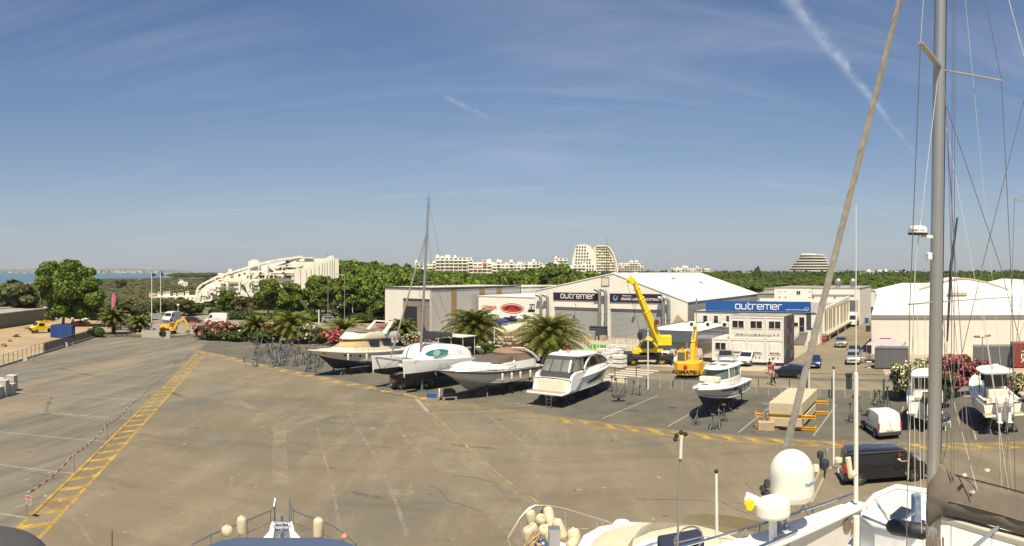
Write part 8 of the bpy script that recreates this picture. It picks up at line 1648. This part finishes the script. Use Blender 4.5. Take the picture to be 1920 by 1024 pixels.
# --- yacht straight below, bow pointing away, slate blue canopy
hdg=-19.6;o_=ray(528,510,9);t=thing('canopy_yacht','yacht below the camera with slate blue canopy top and split bow pulpit','motor yacht',(o_.x,o_.y,.02),head(hdg));sec=hull(t,20,4.7,.6,1.3,2.7,2.9,[gel,anti,gel],1.3,False,deckm=gelc,full=1.9,rake=.08)
for c in kids(t):c.location.x=-6.3
cbl_=mat('slate_blue_canvas',(.055,.085,.155),.8,var=.08,sc=1.5,bump=.2)
rings_part(t,'canopy',[ring(-5,6.9,2.22,5.35,5.4,k=4.5),ring(-5,7.0,2.25,5.62,5.66,k=4.5),ring(-4.5,6.4,1.9,5.72,5.74,k=4.5)],cbl_,cap0=True,auto=80);rings_part(t,'wheelhouse',[ring(-4.5,6.6,1.9,3.2,3.3),ring(-4.5,6.2,1.8,5.36,5.36)],glass)
q=lay(t);b=MB()
for sg,px in((-1,((515.5,935),(514,950),(507,958),(463,976),(430,990),(395,1003),(360,1022))),(1,((543,935),(546,953),(550,958),(592,974),(620,984),(645,1000),(668,1022)))):
 P=[q(px[0][0],px[0][1],23.0),q(px[1][0],px[1][1],22.8)]+[q(x,y,22.8-(y-955)*.045)for x,y in px[2:]];b.tube(P,.022,6)
 for i in(0,1,2,3,5):b.tube([P[i],Vector((P[i].x-.1,P[i].y*.97,3.3))],.016,5)
 b.tube([p-Vector((0,0,.4))for p in P[1:]],.012,5)
b.build('pulpit',mat('blued_steel',(.22,.25,.32),.3,.7,.05),t)
for sg in(-1,1):b=MB();b.prism([(11.8,sg*.3),(13.7,sg*.2),(13.8,sg*.36),(12.9,sg*.42),(12.3,sg*.62),(11.8,sg*1.0)],3.3,3.55,'Z');b.build('bow_horn',gel,t,bevel=.04)
b=MB();b.box(12.4,14.0,-.2,.2,3.32,3.4);b.beam((12.2,0,3.45),(14.2,0,3.5),.08,.1);[b.tube([(13.2+.4*k,-.3,3.55),(13.2+.4*k,.3,3.55)],.05)for k in range(2)];b.build('anchor_roller',steel,t)
old=mat('weathered_ivory',(.55,.47,.33),.6,var=.1,sc=3,dirt=.35,dirtc=(.42,.28,.12))
for i,(x,y,l,r,lab)in enumerate(((453,1003,.55,.15,'tall ivory fender on the left rail of the blue canopy yacht'),(426,1006,.32,.18,'short ivory fender on the left rail of the blue canopy yacht'),(597,1010,.62,.16,'tall ivory fender on the right rail of the blue canopy yacht'))):fender(ray(x,y,20.3),l,r,old,lab,None)
p=ray(646,1010,20);fender(p,.12,.1,mat('faded_red',(.6,.22,.16),.6),'small red float on the right rail of the blue canopy yacht',None)
p=ray(-12,1046,11.5);t=thing('covered_helm','black rounded canvas cover at the lower left corner','boat cover',(p.x,p.y,0));b=MB();b.ball((0,0,p.z),.98,28,sz=.42);b.build('cover',canv,t,smooth=True,auto=80);MB().tube([(0,0,0),(0,0,p.z)],.25,10).build('pedestal',gel,t)
p=ray(210,994,14);t=thing('whip_antenna','short rusty red antenna tip rising between the two covers','antenna',(p.x,p.y,0));MB().tube([(0,0,0),(0,0,p.z)],.018,6).build('pole',mat('antenna_rust',(.3,.1,.07),.6),t)
# --- big motor yacht at lower right
hdg=-15;t=thing('arch_yacht','white flybridge yacht in the foreground with radar arch and heap of fenders on its bow','motor yacht',(3.6,10.6,.02),head(hdg));sec=hull(t,18.6,5.2,.6,1.4,3.2,3.75,[gel,anti,gel],1.4,False,deckm=gel,full=3.4,rake=.06)
for c in kids(t):c.location.x=-7.9
rings_part(t,'trunk_cabin',[ring(-6,8.3,1.9,3.4,3.7),ring(-6,7.6,1.75,4.4,4.3),ring(-6,6.2,1.5,4.8,4.7)],gel);rings_part(t,'wheelhouse',[ring(-6,5.2,2.05,4.4,4.5),ring(-6,3.8,1.95,6.3,6.3)],glass)
rings_part(t,'flybridge',[ring(-6,4.6,2.1,6.25,6.3,k=2.3),ring(-6,4.9,2.2,6.45,6.45,k=2.3),ring(-6,3.0,2.0,6.95,6.85,k=2.3),ring(-6,2.7,1.88,6.98,6.9,k=2.3)],gel,cap0=True)
rings_part(t,'beige_panel',[ring(.4,4.2,1.5,6.78,6.62,k=2.2),ring(.4,3.6,1.35,6.96,6.86,k=2.2)],mat('beige_nonskid',(.62,.53,.38),.7,var=.06,sc=4,dirt=.1));rings_part(t,'cockpit_sole',[ring(-5.6,2.2,1.6,6.99,6.92,k=2.3)],gelc);rings_part(t,'windscreen',[ring(-3.6,2.4,1.78,6.96,6.92,k=2.4),ring(-3.6,2.15,1.7,7.22,7.22,k=2.4)],mat('olive_screen',(.22,.20,.12),.25,alpha=.8),cap1=False)
for c in kids(t):
 if c.name.split('.')[0]in('flybridge','beige_panel','cockpit_sole'):c.location.z=-.27
q=lay(t)
b=MB();c0,c1,c2,c3=q(1232,1003,11.4),q(1310,989,11.2),q(1322,1006,10.9),q(1240,1030,10.8);P=[c0,c1,c2,c3];b.add([Vector((p.x,p.y,p.z))for p in P]+[Vector((p.x,p.y,6.9))for p in P],[(0,1,2,3),(0,4,5,1),(1,5,6,2),(2,6,7,3),(3,7,4,0)]);b.build('console_cover',navy,t,bevel=.04)
b=MB();c0=q(1291,1012,10.6);b.tube([c0+Vector((0,.26*math.cos(a),.2*math.sin(a)))for a in[k*math.pi/8 for k in range(17)]],.015,6,cap=False);b.tube([c0-Vector((0,.26,0)),c0+Vector((0,.26,0))],.012);b.build('steering_wheel',steel,t)
rn2=random.Random(9)
P=[q(x,y,d)for x,y,d in((952,1010,20.1),(975,972,20.8),(990,955,21.0),(1004,948,21.1),(1030,949,20.9),(1060,955,20.6),(1090,964,20.2),(1120,973,19.8),(1158,985,19.3))];b=MB();b.tube(P,.035,8);[b.tube([p,Vector((p.x-.2,p.y*.93,3.7))],.02,6)for p in(P[1],P[5],P[7],P[0])];b.build('pulpit_rail',mat('pinkish_steel',(.52,.42,.36),.35,.5,.05),t,smooth=True)
p=q(1166,987,19.2);b=MB();b.lathe([(.1,-.25),(.1,-.12),(.26,-.1),(.27,.06),(.2,.14),(.02,.15)],tuple(p),14);b.tube([p-Vector((0,0,.2)),Vector((p.x,p.y,3.7))],.05);b.build('search_lamp',gel,t,smooth=True)
for i,(x,y,l,r,ax)in enumerate(((998,985,.45,.15,'Z'),(1010,980,.3,.17,'Z'),(1032,984,.6,.16,'X'),(1022,1003,.34,.19,'Z'),(1046,992,.5,.15,'X'),(1058,1012,.6,.16,'Z'),(1078,1020,.42,.19,'Z'),(1040,1012,.3,.17,'X'),(1005,1003,.4,.14,'Z'),(990,1018,.5,.15,'Z'),(1066,1028,.4,.15,'X'))):fender(ray(x,y,19.6-.1*i),l,r,old,'weathered ivory fender in the heap on the bow of the foreground yacht','fender heap on the foreground bow',ax).rotation_euler=(rn2.uniform(-.6,.6),rn2.uniform(-.6,.6),rn2.uniform(0,3))
b=MB();rn=random.Random(4);p=ray(1012,972,20.1)
for k in range(9):a=[rn.uniform(-.35,.35)for _ in range(6)];b.tube([p+Vector((a[0],a[1],a[2]*.5)),p+Vector((a[3]*1.3,a[4],a[5]*.8)),p+Vector((a[2],a[0],-.2))],.05,6)
tag(b.build('dark_ropes',canv),'dark bundle of ropes on top of the fender heap','rope');p=ray(1039,1010,18.4);b=MB();b.box(-.16,.16,-.16,.16,-.3,.3);mesh_thing(b,'steel_box',alu,'small steel box among the heaped fenders','box',p,bevel=.02)
p=ray(1002,1022,18.6);b=MB();[b.tube([Vector((rn.uniform(-.25,.2),rn.uniform(-.1,.1),.35)),Vector((rn.uniform(-.3,.25),rn.uniform(-.1,.1),.0)),Vector((rn.uniform(-.2,.1),0,-.6))],.03,6)for k in range(12)];mesh_thing(b,'rope_coil',mat('tan_rope',(.42,.30,.16),.9,var=.3,sc=8),'tan rope coil hanging in front of the heaped fenders','rope',p)
A_,B_=q(1270,1066,8.2),q(1608,944,10.6);dr_=(B_-A_);dr_.z=0;dr_.normalize();pn=Vector((dr_.y,-dr_.x,0));z=8.36;b=MB()
for w0,w1,z0,z1 in((-.30,.30,z-.07,z+.02),):b.add([(A_+pn*w0)*Vector((1,1,0))if 0 else Vector(((A_+pn*w0).x,(A_+pn*w0).y,z0)),Vector(((A_+pn*w1).x,(A_+pn*w1).y,z0)),Vector(((B_+pn*w1*.6).x,(B_+pn*w1*.6).y,z0)),Vector(((B_+pn*w0*.3).x,(B_+pn*w0*.3).y,z0)),Vector(((A_+pn*w0).x,(A_+pn*w0).y,z1)),Vector(((A_+pn*w1).x,(A_+pn*w1).y,z1)),Vector(((B_+pn*w1*.6).x,(B_+pn*w1*.6).y,z1)),Vector(((B_+pn*w0*.3).x,(B_+pn*w0*.3).y,z1))],[(0,3,2,1),(4,5,6,7),(0,1,5,4),(1,2,6,5),(2,3,7,6),(3,0,4,7)])
b.build('radar_arch',gel,t,bevel=.03,seg=3)
LA=(Vector((B_.x,B_.y,0))-Vector((A_.x,A_.y,0))).length;b=MB();f_=lambda s,zz:Vector(((B_-dr_*s+pn*.12).x,(B_-dr_*s+pn*.12).y,zz));pg=[(0.02,z-.08),(.1,z-.2),(.75,z-.95),(1.0,z-1.3),(1.7,z-1.5),(2.1,6.9),(3.4,6.9),(1.75,z-.45),(1.6,z-.08)];b.add([f_(*p)for p in pg]+[f_(*p)-pn*.09 for p in pg],[tuple(range(9)),tuple(range(17,8,-1))]+[(i,(i+1)%9,9+(i+1)%9,9+i)for i in range(9)]);b.build('arch_web',mat('gelcoat_shadow_grey',(.56,.54,.50),.35,var=.04),t)  # web panel under the arch in a light grey gelcoat
b=MB();b.tube([Vector(((A_-pn*.26).x,(A_-pn*.26).y,z+.13)),Vector(((B_-pn*.1).x,(B_-pn*.1).y,z+.1))],.018);b.tube([Vector(((A_+pn*.28).x,(A_+pn*.28).y,z+.03)),Vector(((B_-dr_*1.6+pn*.22).x,(B_-dr_*1.6+pn*.22).y,z+.05))],.025)
for k in(.8,1.9,2.6):c=B_-dr_*k-pn*.22;b.tube([(c.x,c.y,z),(c.x,c.y,z+.12)],.015)
b.build('grab_rail',steel,t);b=MB();c=f_(.42,z-.22);b.lathe([(.001,-.012),(.09,-.012),(.09,.01)],(0,0,0),16,axis='Y');o=b.build('round_hatch',mat('bronze_ring',(.30,.22,.16),.4,.5),t);o.location=c+pn*.02;o.rotation_euler=(0,0,math.atan2(dr_.y,dr_.x))
def dome(px,yt,yb,rp,d,name,lab):
 c=q(px,yb,d);r=rp*d/F;h=(yb-yt)*d/F;b=MB();b.lathe([(r*.78,0),(r*.97,.04*h/.7),(r,.14*h),(r,.14*h+.004)],tuple(c),32);b2=MB();b2.lathe([(r*1.005,.14*h+.004),(r*1.0,.3*h),(r*.985,.52*h)]+[(r*.985*math.cos(a),.52*h+.48*h*math.sin(a))for a in[k*math.pi/20 for k in range(1,10)]]+[(.001,h)],tuple(c),36);o=b2.build(name,mat('dome_ivory',(.74,.71,.62),.4,var=.04,sc=1.5,dirt=.35,dirtc=(.48,.42,.3)),t,smooth=True,auto=60);b.build('dome_base',gelg,o,smooth=True);return o,c,r,h
o,c,r,h=dome(1484,843,938,43,9.4,'satellite_dome','');cc=q(1484,900,9.4);
v=(q(1484,900,1)-cc);an=math.atan2(v.y,v.x)+R(58)
for k,ch in enumerate('TracVision'):
 a=an-.0+(k-4.5)*.075;me=textmesh(ch,.062,.001,.001);me.materials.append(mat('dome_blue',(.10,.25,.5),.5));lo=bpy.data.objects.new('lettering',me);COL.objects.link(lo);lo.parent=o;lo.location=(c.x+(r+.004)*math.cos(a),c.y+(r+.004)*math.sin(a),c.z+.40*h);lo.rotation_euler=(R(90),0,a+R(90))
b=MB();c_=q(1474,938,9.4);[b.tube([(c_.x+dx,c_.y+dy,z),(c_.x+dx,c_.y+dy,c_.z+.01)],.035,8)for dx,dy in((0,0),(.1,.05),(.05,.13))];b.lathe([(.14,z+.02),(.14,z+.05)],(c_.x+.05,c_.y+.06,0),12);b.build('dome_post',steel,t)
o,c,r,h=dome(1449,929,968,33,9.0,'satellite_dome','');b=MB();b.tube([(c.x,c.y,z-.3),(c.x,c.y,c.z)],.06);b.beam((c.x,c.y,z-.1),Vector(((B_-dr_*1.9).x,(B_-dr_*1.9).y,z-.03)),.12,.05);b.build('dome_bracket',gel,t)
p0,p1=q(1397,930,9.0),q(1424,942,9.0);b=MB();b.beam(p0,p1,.13,.1);o=b.build('searchlight',gel,t,bevel=.02);b=MB();b.lathe([(.001,-.05),(.07,-.05),(.075,0),(.05,.04)],tuple(q(1403,946,8.9)),16,axis='X');b.build('yellow_lens',yel,o,smooth=True)
b=MB();c=q(1435,914,9.1);[b.ball(tuple(c+Vector((rn.uniform(-.05,.05),rn.uniform(-.05,.05),rn.uniform(-.08,.08)))),.05,8)for _ in range(5)];b.tube([c,c-Vector((0,0,.45))],.014);b.build('horn',blackm,t)
b=MB();b.tube([q(1500,962,9.6),q(1537,882,10.0)],.016);b.tube([q(1522,942,9.8),q(1552,878,10.1)],.016);b.beam(q(1535,880,10),q(1576,875,10.2),.05,.03);b.build('antenna_bracket',mat('tan_steel',(.5,.42,.3),.4,.4),t)
for x,y0,y1,r_,m,nm in((1538,846,860,.05,blackm,'camera_box'),(1551,841,852,.03,alu,'anchor_light'),(1572,858,868,.06,ivory,'gps_antenna'),(1530,871,886,.05,ivory,'gps_antenna'),(1546,862,878,.07,navy,'masthead_horn')):
 a,e=q(x,y1,10),q(x,y0,10);b=MB();b.lathe([(r_*.6,0),(r_,.02),(r_,(e-a).length*.8),(r_*.7,(e-a).length),(.001,(e-a).length)],tuple(a),12);b.tube([a,Vector((a.x,a.y,a.z-.15))],.012);b.build(nm,m,t,smooth=True)
def whip(x,y0,y1,d,r0,r1,lab,m=wp_,ys=None,xtop=None,cap=0):
 a,e=q(x,y1,d),q(xtop or x,y0,d);b=MB();s=[a,a.lerp(e,.999),e]
 if ys:k=(y1-ys)/(y1-y0);s=[a,a.lerp(e,k),a.lerp(e,k+.004),e];rr=[r0,r0,r1,r1*.6]
 else:rr=[r0,r1,r1]
 b.tube(s,rr,8);o=b.build('whip_antenna',m,t,smooth=True)
 if cap:b=MB();b.ball(tuple(e),r1*1.6,8);b.build('tip',dark,o)
 return o,e
whip(1605,383,942,10.4,.036,.011,'',ys=700);whip(1605.5,968,1060,10.2,.05,.05,'');whip(1563,690,872,10.1,.016,.014,'',cap=1);whip(1344,884,1010,9.5,.025,.02,'',cap=1,xtop=1343)
o,e=whip(1270,818,1030,9.3,.016,.016,'',m=mat('grey_pole',(.25,.24,.22),.5),xtop=1277);whip(1276,818,860,9.28,.022,.022,'',xtop=1277.5);b=MB();[b.ball(tuple(e+Vector((dx*.0,-dx,dz))),.035,8)for dx,dz in((-.07,.02),(.07,.02),(0,.05),(-.09,-.03))];b.build('wind_sensor',dark,o)
b=MB();b.tube([q(1604,886,10.3),q(1594,893,10.2),q(1596,888,10.2)],.045);b.tube([q(1595,893,10.2),q(1590,858,10.2)],[.04,.045],8);b.build('folded_antenna',ivory,t,smooth=True)
# --- sailing catamaran at the lower right: mast, covered boom, rig, decks
m0,m1=ray(1748,1080,12.5),ray(1767,-320,12.2);t=thing('sailing_boat','sailing boat in the right foreground with tall grey mast and taupe boom cover','sailing boat',(m0.x,m0.y,.02),0);q=lay(t)
b=MB();a,e=q(1748,1080,12.5),q(1767,-320,12.2);b.tube([Vector((a.x,a.y,3)),a,e],[.135,.135,.10],16);b.build('mast',mat('mast_grey',(.44,.43,.41),.35,.6,.04,1),t,smooth=True);off=Vector((.155,.02,0));b=MB();b.beam(a+off*.95,e+off*.75,.05,.06);b.build('mast_track',blackm,t)
for pts,w_ in(([(1764,128,12.35),(1726,80,10.9)],.10),([(1766,131,12.35),(1878,151,12.7)],.05),([(1756,566,12.45),(1705,571,11.6)],.05),([(1760,566,12.45),(1898,557,12.8)],.04),([(1902,373,13),(1935,383,13)],.05)):
 b=MB();b.beam(q(*pts[0]),q(*pts[1]),w_,w_*.45);b.build('spreader',mat('spreader_tan',(.42,.38,.30),.5,.3),t)
rp_={0:mat('wire_grey',(.22,.22,.22),.4,.5),1:mat('rope_white',(.62,.58,.5),.8),2:mat('rope_purple',(.26,.17,.22),.8)}
for pts,r_,m_ in(([(1734,-40,11.2),(1726,80,10.9),(1706,571,11.6),(1699,1080,11.5)],.0085,0),([(1758,150,12.2),(1716,500,12.0),(1703,900,11.9)],.008,1),([(1840,-40,12.6),(1878,151,12.7),(1898,557,12.8),(1906,1080,12.5)],.0085,0),([(1886,-20,12.8),(1935,160,12.8)],.008,1),([(1786,-20,12.2),(1783,1080,12.2)],.008,0),([(1791,-20,12.2),(1788,930,12.2)],.007,0),([(1771,160,12.3),(1792,500,12.2),(1811,760,12.0),(1823,930,11.9)],.009,2),([(1776,235,12.3),(1786,560,12.2),(1809,830,12)],.006,2),([(1768,180,12.4),(1876,500,12.8),(1935,730,13)],.008,0),([(1930,150,13),(1842,500,12.8),(1772,800,12.5)],.008,0),([(1902,373,13),(1893,700,12.8),(1886,920,12.7)],.006,0),([(1774,240,12.4),(1850,640,12.2),(1896,950,12)],.005,1),([(1735,571,12),(1732,900,12)],.006,1),([(1720,571,11.8),(1728,1000,11.8)],.006,1),([(1765,600,12.4),(1790,760,12.2),(1835,930,12)],.006,1),([(1840,560,12.7),(1872,780,12.5),(1880,960,12.4)],.006,1),([(1925,480,13),(1874,900,12.6)],.006,0),([(1767,870,12.4),(1776,830,12.4),(1770,600,12.4)],.008,0),([(1778,600,12.3),(1764,870,12.4)],.006,0),([(1712,571,11.8),(1716,930,11.8)],.005,1),([(1808,-20,12.6),(1862,540,12.8),(1900,920,12.8)],.004,1),([(1935,560,13),(1830,880,12.4)],.004,0)):
 b=MB();b.tube([q(*p)for p in pts],r_,5);b.build('shroud' if m_==0 else 'halyard',rp_[m_],t)
b=MB();b.tube([q(1795,408,14.5),q(1783,500,14.3),q(1776,640,14)],[.02,.035,.02],6);b.build('rolled_flag',blackm,t)
c=q(1721,440,12.1);b=MB();b.lathe([(.12,0),(.175,.01),(.18,.05),(.165,.13),(.12,.155),(.001,.16)],tuple(c),24);o=b.build('radar_dome',gel,t,smooth=True);b=MB();b.lathe([(.181,.0),(.183,.015),(.181,.03)],tuple(c),24);b.build('radar_rim',dark,o)
b=MB();b.beam(c+Vector((.1,0,-.02)),q(1752,445,12.35),.08,.05);b.build('radar_bracket',gel,t);v=(q(1721,440,1)-c);an=math.atan2(v.y,v.x)
for k,ch in enumerate('Raymarine'):a_=an+(k-4.6)*.17;me=textmesh(ch,.05,.001,.001);me.materials.append(rl);lo=bpy.data.objects.new('lettering',me);COL.objects.link(lo);lo.parent=o;lo.location=(c.x+.181*math.cos(a_),c.y+.181*math.sin(a_),c.z+.075);lo.rotation_euler=(R(90),0,a_+R(90))
c=q(1741,488,12.2);MB().box(c.x-.04,c.x+.06,c.y-.05,c.y+.05,c.z,c.z+.14).build('deck_light',gel,t,bevel=.02)
st=[(1741,872,990,.8),(1752,862,985,.95),(1768,868,966,.95),(1790,892,966,.95),(1830,902,975,.95),(1880,915,988,.95),(1930,928,1003,.95),(2010,948,1030,.95),(2120,975,1060,.9)];rows=[]
for i,(x,yt,yb,w_)in enumerate(st):
 d=12.45-.004*(x-1748);a,e=q(x,yt,d),q(x,yb,d);n2=Vector((e.x,e.y,0));cx=q(x,900,d);ax=(q(2100,900,11)-q(1740,900,12.4));ax.z=0;ax.normalize();sd=Vector((-ax.y,ax.x,0));zt,zb=a.z,e.z;zm=zb+(zt-zb)*.5;hw=.20*w_;wob=.02*math.sin(i*2.1)
 rows.append([Vector((cx.x,cx.y,0))+sd*s_*hw+Vector((0,0,zz))for s_,zz in((-.6,zb),(-1-wob,zb+.08),(-1.12,zm-.05),(-.95+wob,zm),(-.35,zt-.08),(0,zt),(.35,zt-.08),(.95,zm),(1.1,zm-.05),(1,zb+.08),(.6,zb))])
b=MB();b.loops(rows,0,True,True,True);o=b.build('boom_cover',taupe,t,smooth=True,auto=50);sb_=o.modifiers.new('sub','SUBSURF');sb_.levels=2;sb_.render_levels=2;tx=bpy.data.textures.new('folds','CLOUDS');tx.noise_scale=.28;dm_=o.modifiers.new('folds','DISPLACE');dm_.texture=tx;dm_.strength=.06;dm_.mid_level=.5
for k,m_ in((5,blackm),(2,taupe)):b=MB();b.tube([r_[k]+Vector((0,0,.012))for r_ in rows[3:]],.014,6);b.build('cover_seam',m_,t)
b=MB();b.beam(rows[2][0]*.5+rows[2][10]*.5-Vector((0,0,.04)),rows[-1][0]*.5+rows[-1][10]*.5-Vector((0,0,.04)),.22,.14);b.build('boom',mat('boom_cream',(.5,.47,.38),.5),t,bevel=.03)
b=MB();b.tube([q(1768,1075,11.4),q(1876,984,11.8)],.04,8);b.build('boom_vang',alu,t);b=MB();[b.tube([q(1738+6*k,1000+rn.uniform(0,20),12.25),q(1737+6*k+rn.uniform(-3,3),1075,12.2)],.02,5)for k in range(6)];b.build('rope_bundle',mat('rope_brown',(.2,.14,.1),.9,var=.4,sc=6),t)
for x,y in((1822,925),(1897,943),(1850,884),(1808,893)):c=q(x,y,12.0);MB().box(c.x-.03,c.x+.05,c.y-.03,c.y+.03,c.z,c.z+.035).build('cover_clip',gelc,t)
f0,f1=q(1450,935,19.2),q(1702,-60,13.2);b=MB();n=40;P=[f0.lerp(f1,i/n)for i in range(n+1)];b.tube([f0-(f1-f0)*.03]+P,[.02]+[.112-.062*i/n+.003*math.sin(i*1.3)for i in range(n+1)],12)
sl_=mat('furled_sail_tan',(.80,.71,.55),.85,var=.15,sc=4,bump=.3);b.build('furled_foresail',sl_,t,smooth=True);ax=(f1-f0).normalized();u1=ax.cross(Vector((0,0,1))).normalized();u2=ax.cross(u1);b=MB();b.tube([f0.lerp(f1,s)+(u1*math.cos(s*95)+u2*math.sin(s*95))*(.107-.062*s)for s in[i/420 for i in range(421)]],.009,5);b.build('spiral_seam',mat('sail_seam_brown',(.48,.41,.31),.9),t,smooth=True)
b=MB();b.tube([f0.lerp(f1,.10),q(1530,1000,15.5)],.008,4);b.tube([f0.lerp(f1,.105),q(1545,1000,15.2)],.008,4);b.build('jib_sheet',blackm,t)
def slab(name,px,z,th_,m,bevel=.05,inset=0,keep=None):
 b=MB();Q=[t.matrix_world.inverted()@G(x,y,z)for x,y in px];c=sum(Q,Vector())/len(Q);Q=[p+(c-p)*inset for p in Q];b.prism([(p.x,p.y)for p in Q],z-th_,z,'Z');return b.build(name,m,t,bevel=bevel,seg=3)
rf_=[(1611,966),(1640,934),(1680,917),(1742,926),(1760,960),(1752,1004),(1700,1003),(1640,990)]
slab('coachroof',rf_,5.9,1.5,gel,.1);b=MB();Q=[t.matrix_world.inverted()@G(x,y,5.9)for x,y in rf_];b.tube([p+Vector((0,0,.07))for p in Q+[Q[0]]],.07,8);b.build('raised_edge',gel,t,smooth=True)
slab('roof_panel',[(1630,964),(1655,940),(1685,930),(1722,940),(1700,972)],5.93,.05,mat('gelcoat_stained',(.72,.68,.58),.5,var=.06,sc=1,dirt=.3,dirtc=(.5,.36,.2)),.01)
slab('deck_hatch',[(1668,968),(1690,950),(1712,957),(1692,977)],5.99,.05,glass,.01);slab('deck_hatch',[(1700,985),(1716,972),(1736,978),(1722,992)],5.96,.05,glass,.01)
for x_,y_ in((1610,1004),(1585,1018),(1735,1012)):g_=t.matrix_world.inverted()@G(x_,y_,5.05);b=MB();b.lathe([(.11,-.05),(.11,.02),(.07,.06),(.07,.13),(.1,.16),(.09,.19),(.001,.2)],tuple(g_),14);b.build('winch',steel,t,smooth=True)
slab('side_deck',[(1540,1040),(1600,1000),(1640,990),(1760,1010),(1790,1040),(1790,1200),(1540,1200)],5.0,2.4,gel,.12);slab('far_deck',[(1775,962),(1810,962),(1935,1000),(2100,1050),(2000,1120),(1860,1050)],4.6,2.2,gel,.12)
slab('cockpit_side',[(1762,985),(1800,985),(1870,1030),(1820,1060),(1762,1020)],5.05,.5,gelg,.05);slab('near_deck',[(1840,1040),(1900,1020),(2100,1080),(2100,1300),(1840,1300)],5.2,2.6,gel,.1)
b=MB();b.tube([t.matrix_world.inverted()@G(x,y,5.15)for x,y in((1795,972),(1860,995),(1935,1024))],.02,6);[b.tube([t.matrix_world.inverted()@G(x,y,5.15),t.matrix_world.inverted()@(G(x,y,5.15)-Vector((0,0,.5)))],.015,5)for x,y in((1810,977),(1860,995),(1905,1012))];b.build('lifeline',steel,t)
b=MB();b.tube([q(1668,986,14.2),q(1669,986,14.2),q(1676,988,14.1),q(1732,997,13.8),q(1740,998,13.8),q(1741,998,13.8)],[.02,.12,.165,.165,.12,.02],14);tag(b.build('black_fender',mat('black_vinyl',(.03,.03,.035),.5),None,smooth=True),'black rolled fender lying in front of the mast','fender').location=t.location
c=q(1718,962,15.4);b=MB();b.box(c.x-.1,c.x+.1,c.y-.1,c.y+.1,c.z-.3,c.z+.45);b.build('blue_winch_bag',mat('blue_grey_cloth',(.16,.22,.32),.8,var=.3,sc=8),t,bevel=.05)
b=MB();b.tube([q(1618,968,15.5),q(1660,985,15.0),q(1690,1003,14.6)],.03);b.tube([q(1688,978,15),q(1715,962,15)],.025);b.build('deck_track',alu,t)
q_=G(1650,1000);
# ---------------------------------------------------------------- the air: a closed box of thin haze round everything
hm_=bpy.data.materials.new('haze');hm_.use_nodes=True;tt=hm_.node_tree;tt.nodes.clear();pv=tt.nodes.new('ShaderNodeVolumePrincipled');pv.inputs['Color'].default_value=(.80,.87,.95,1);pv.inputs['Density'].default_value=5.5e-5;pv.inputs['Anisotropy'].default_value=.2;oo=tt.nodes.new('ShaderNodeOutputMaterial');tt.links.new(pv.outputs[0],oo.inputs['Volume'])
hb=MB().box(-45000,45000,-25000,35000,-4.5,90).build('haze',hm_);struct(hb,'stuff','thin pale summer haze over the whole scene','haze')
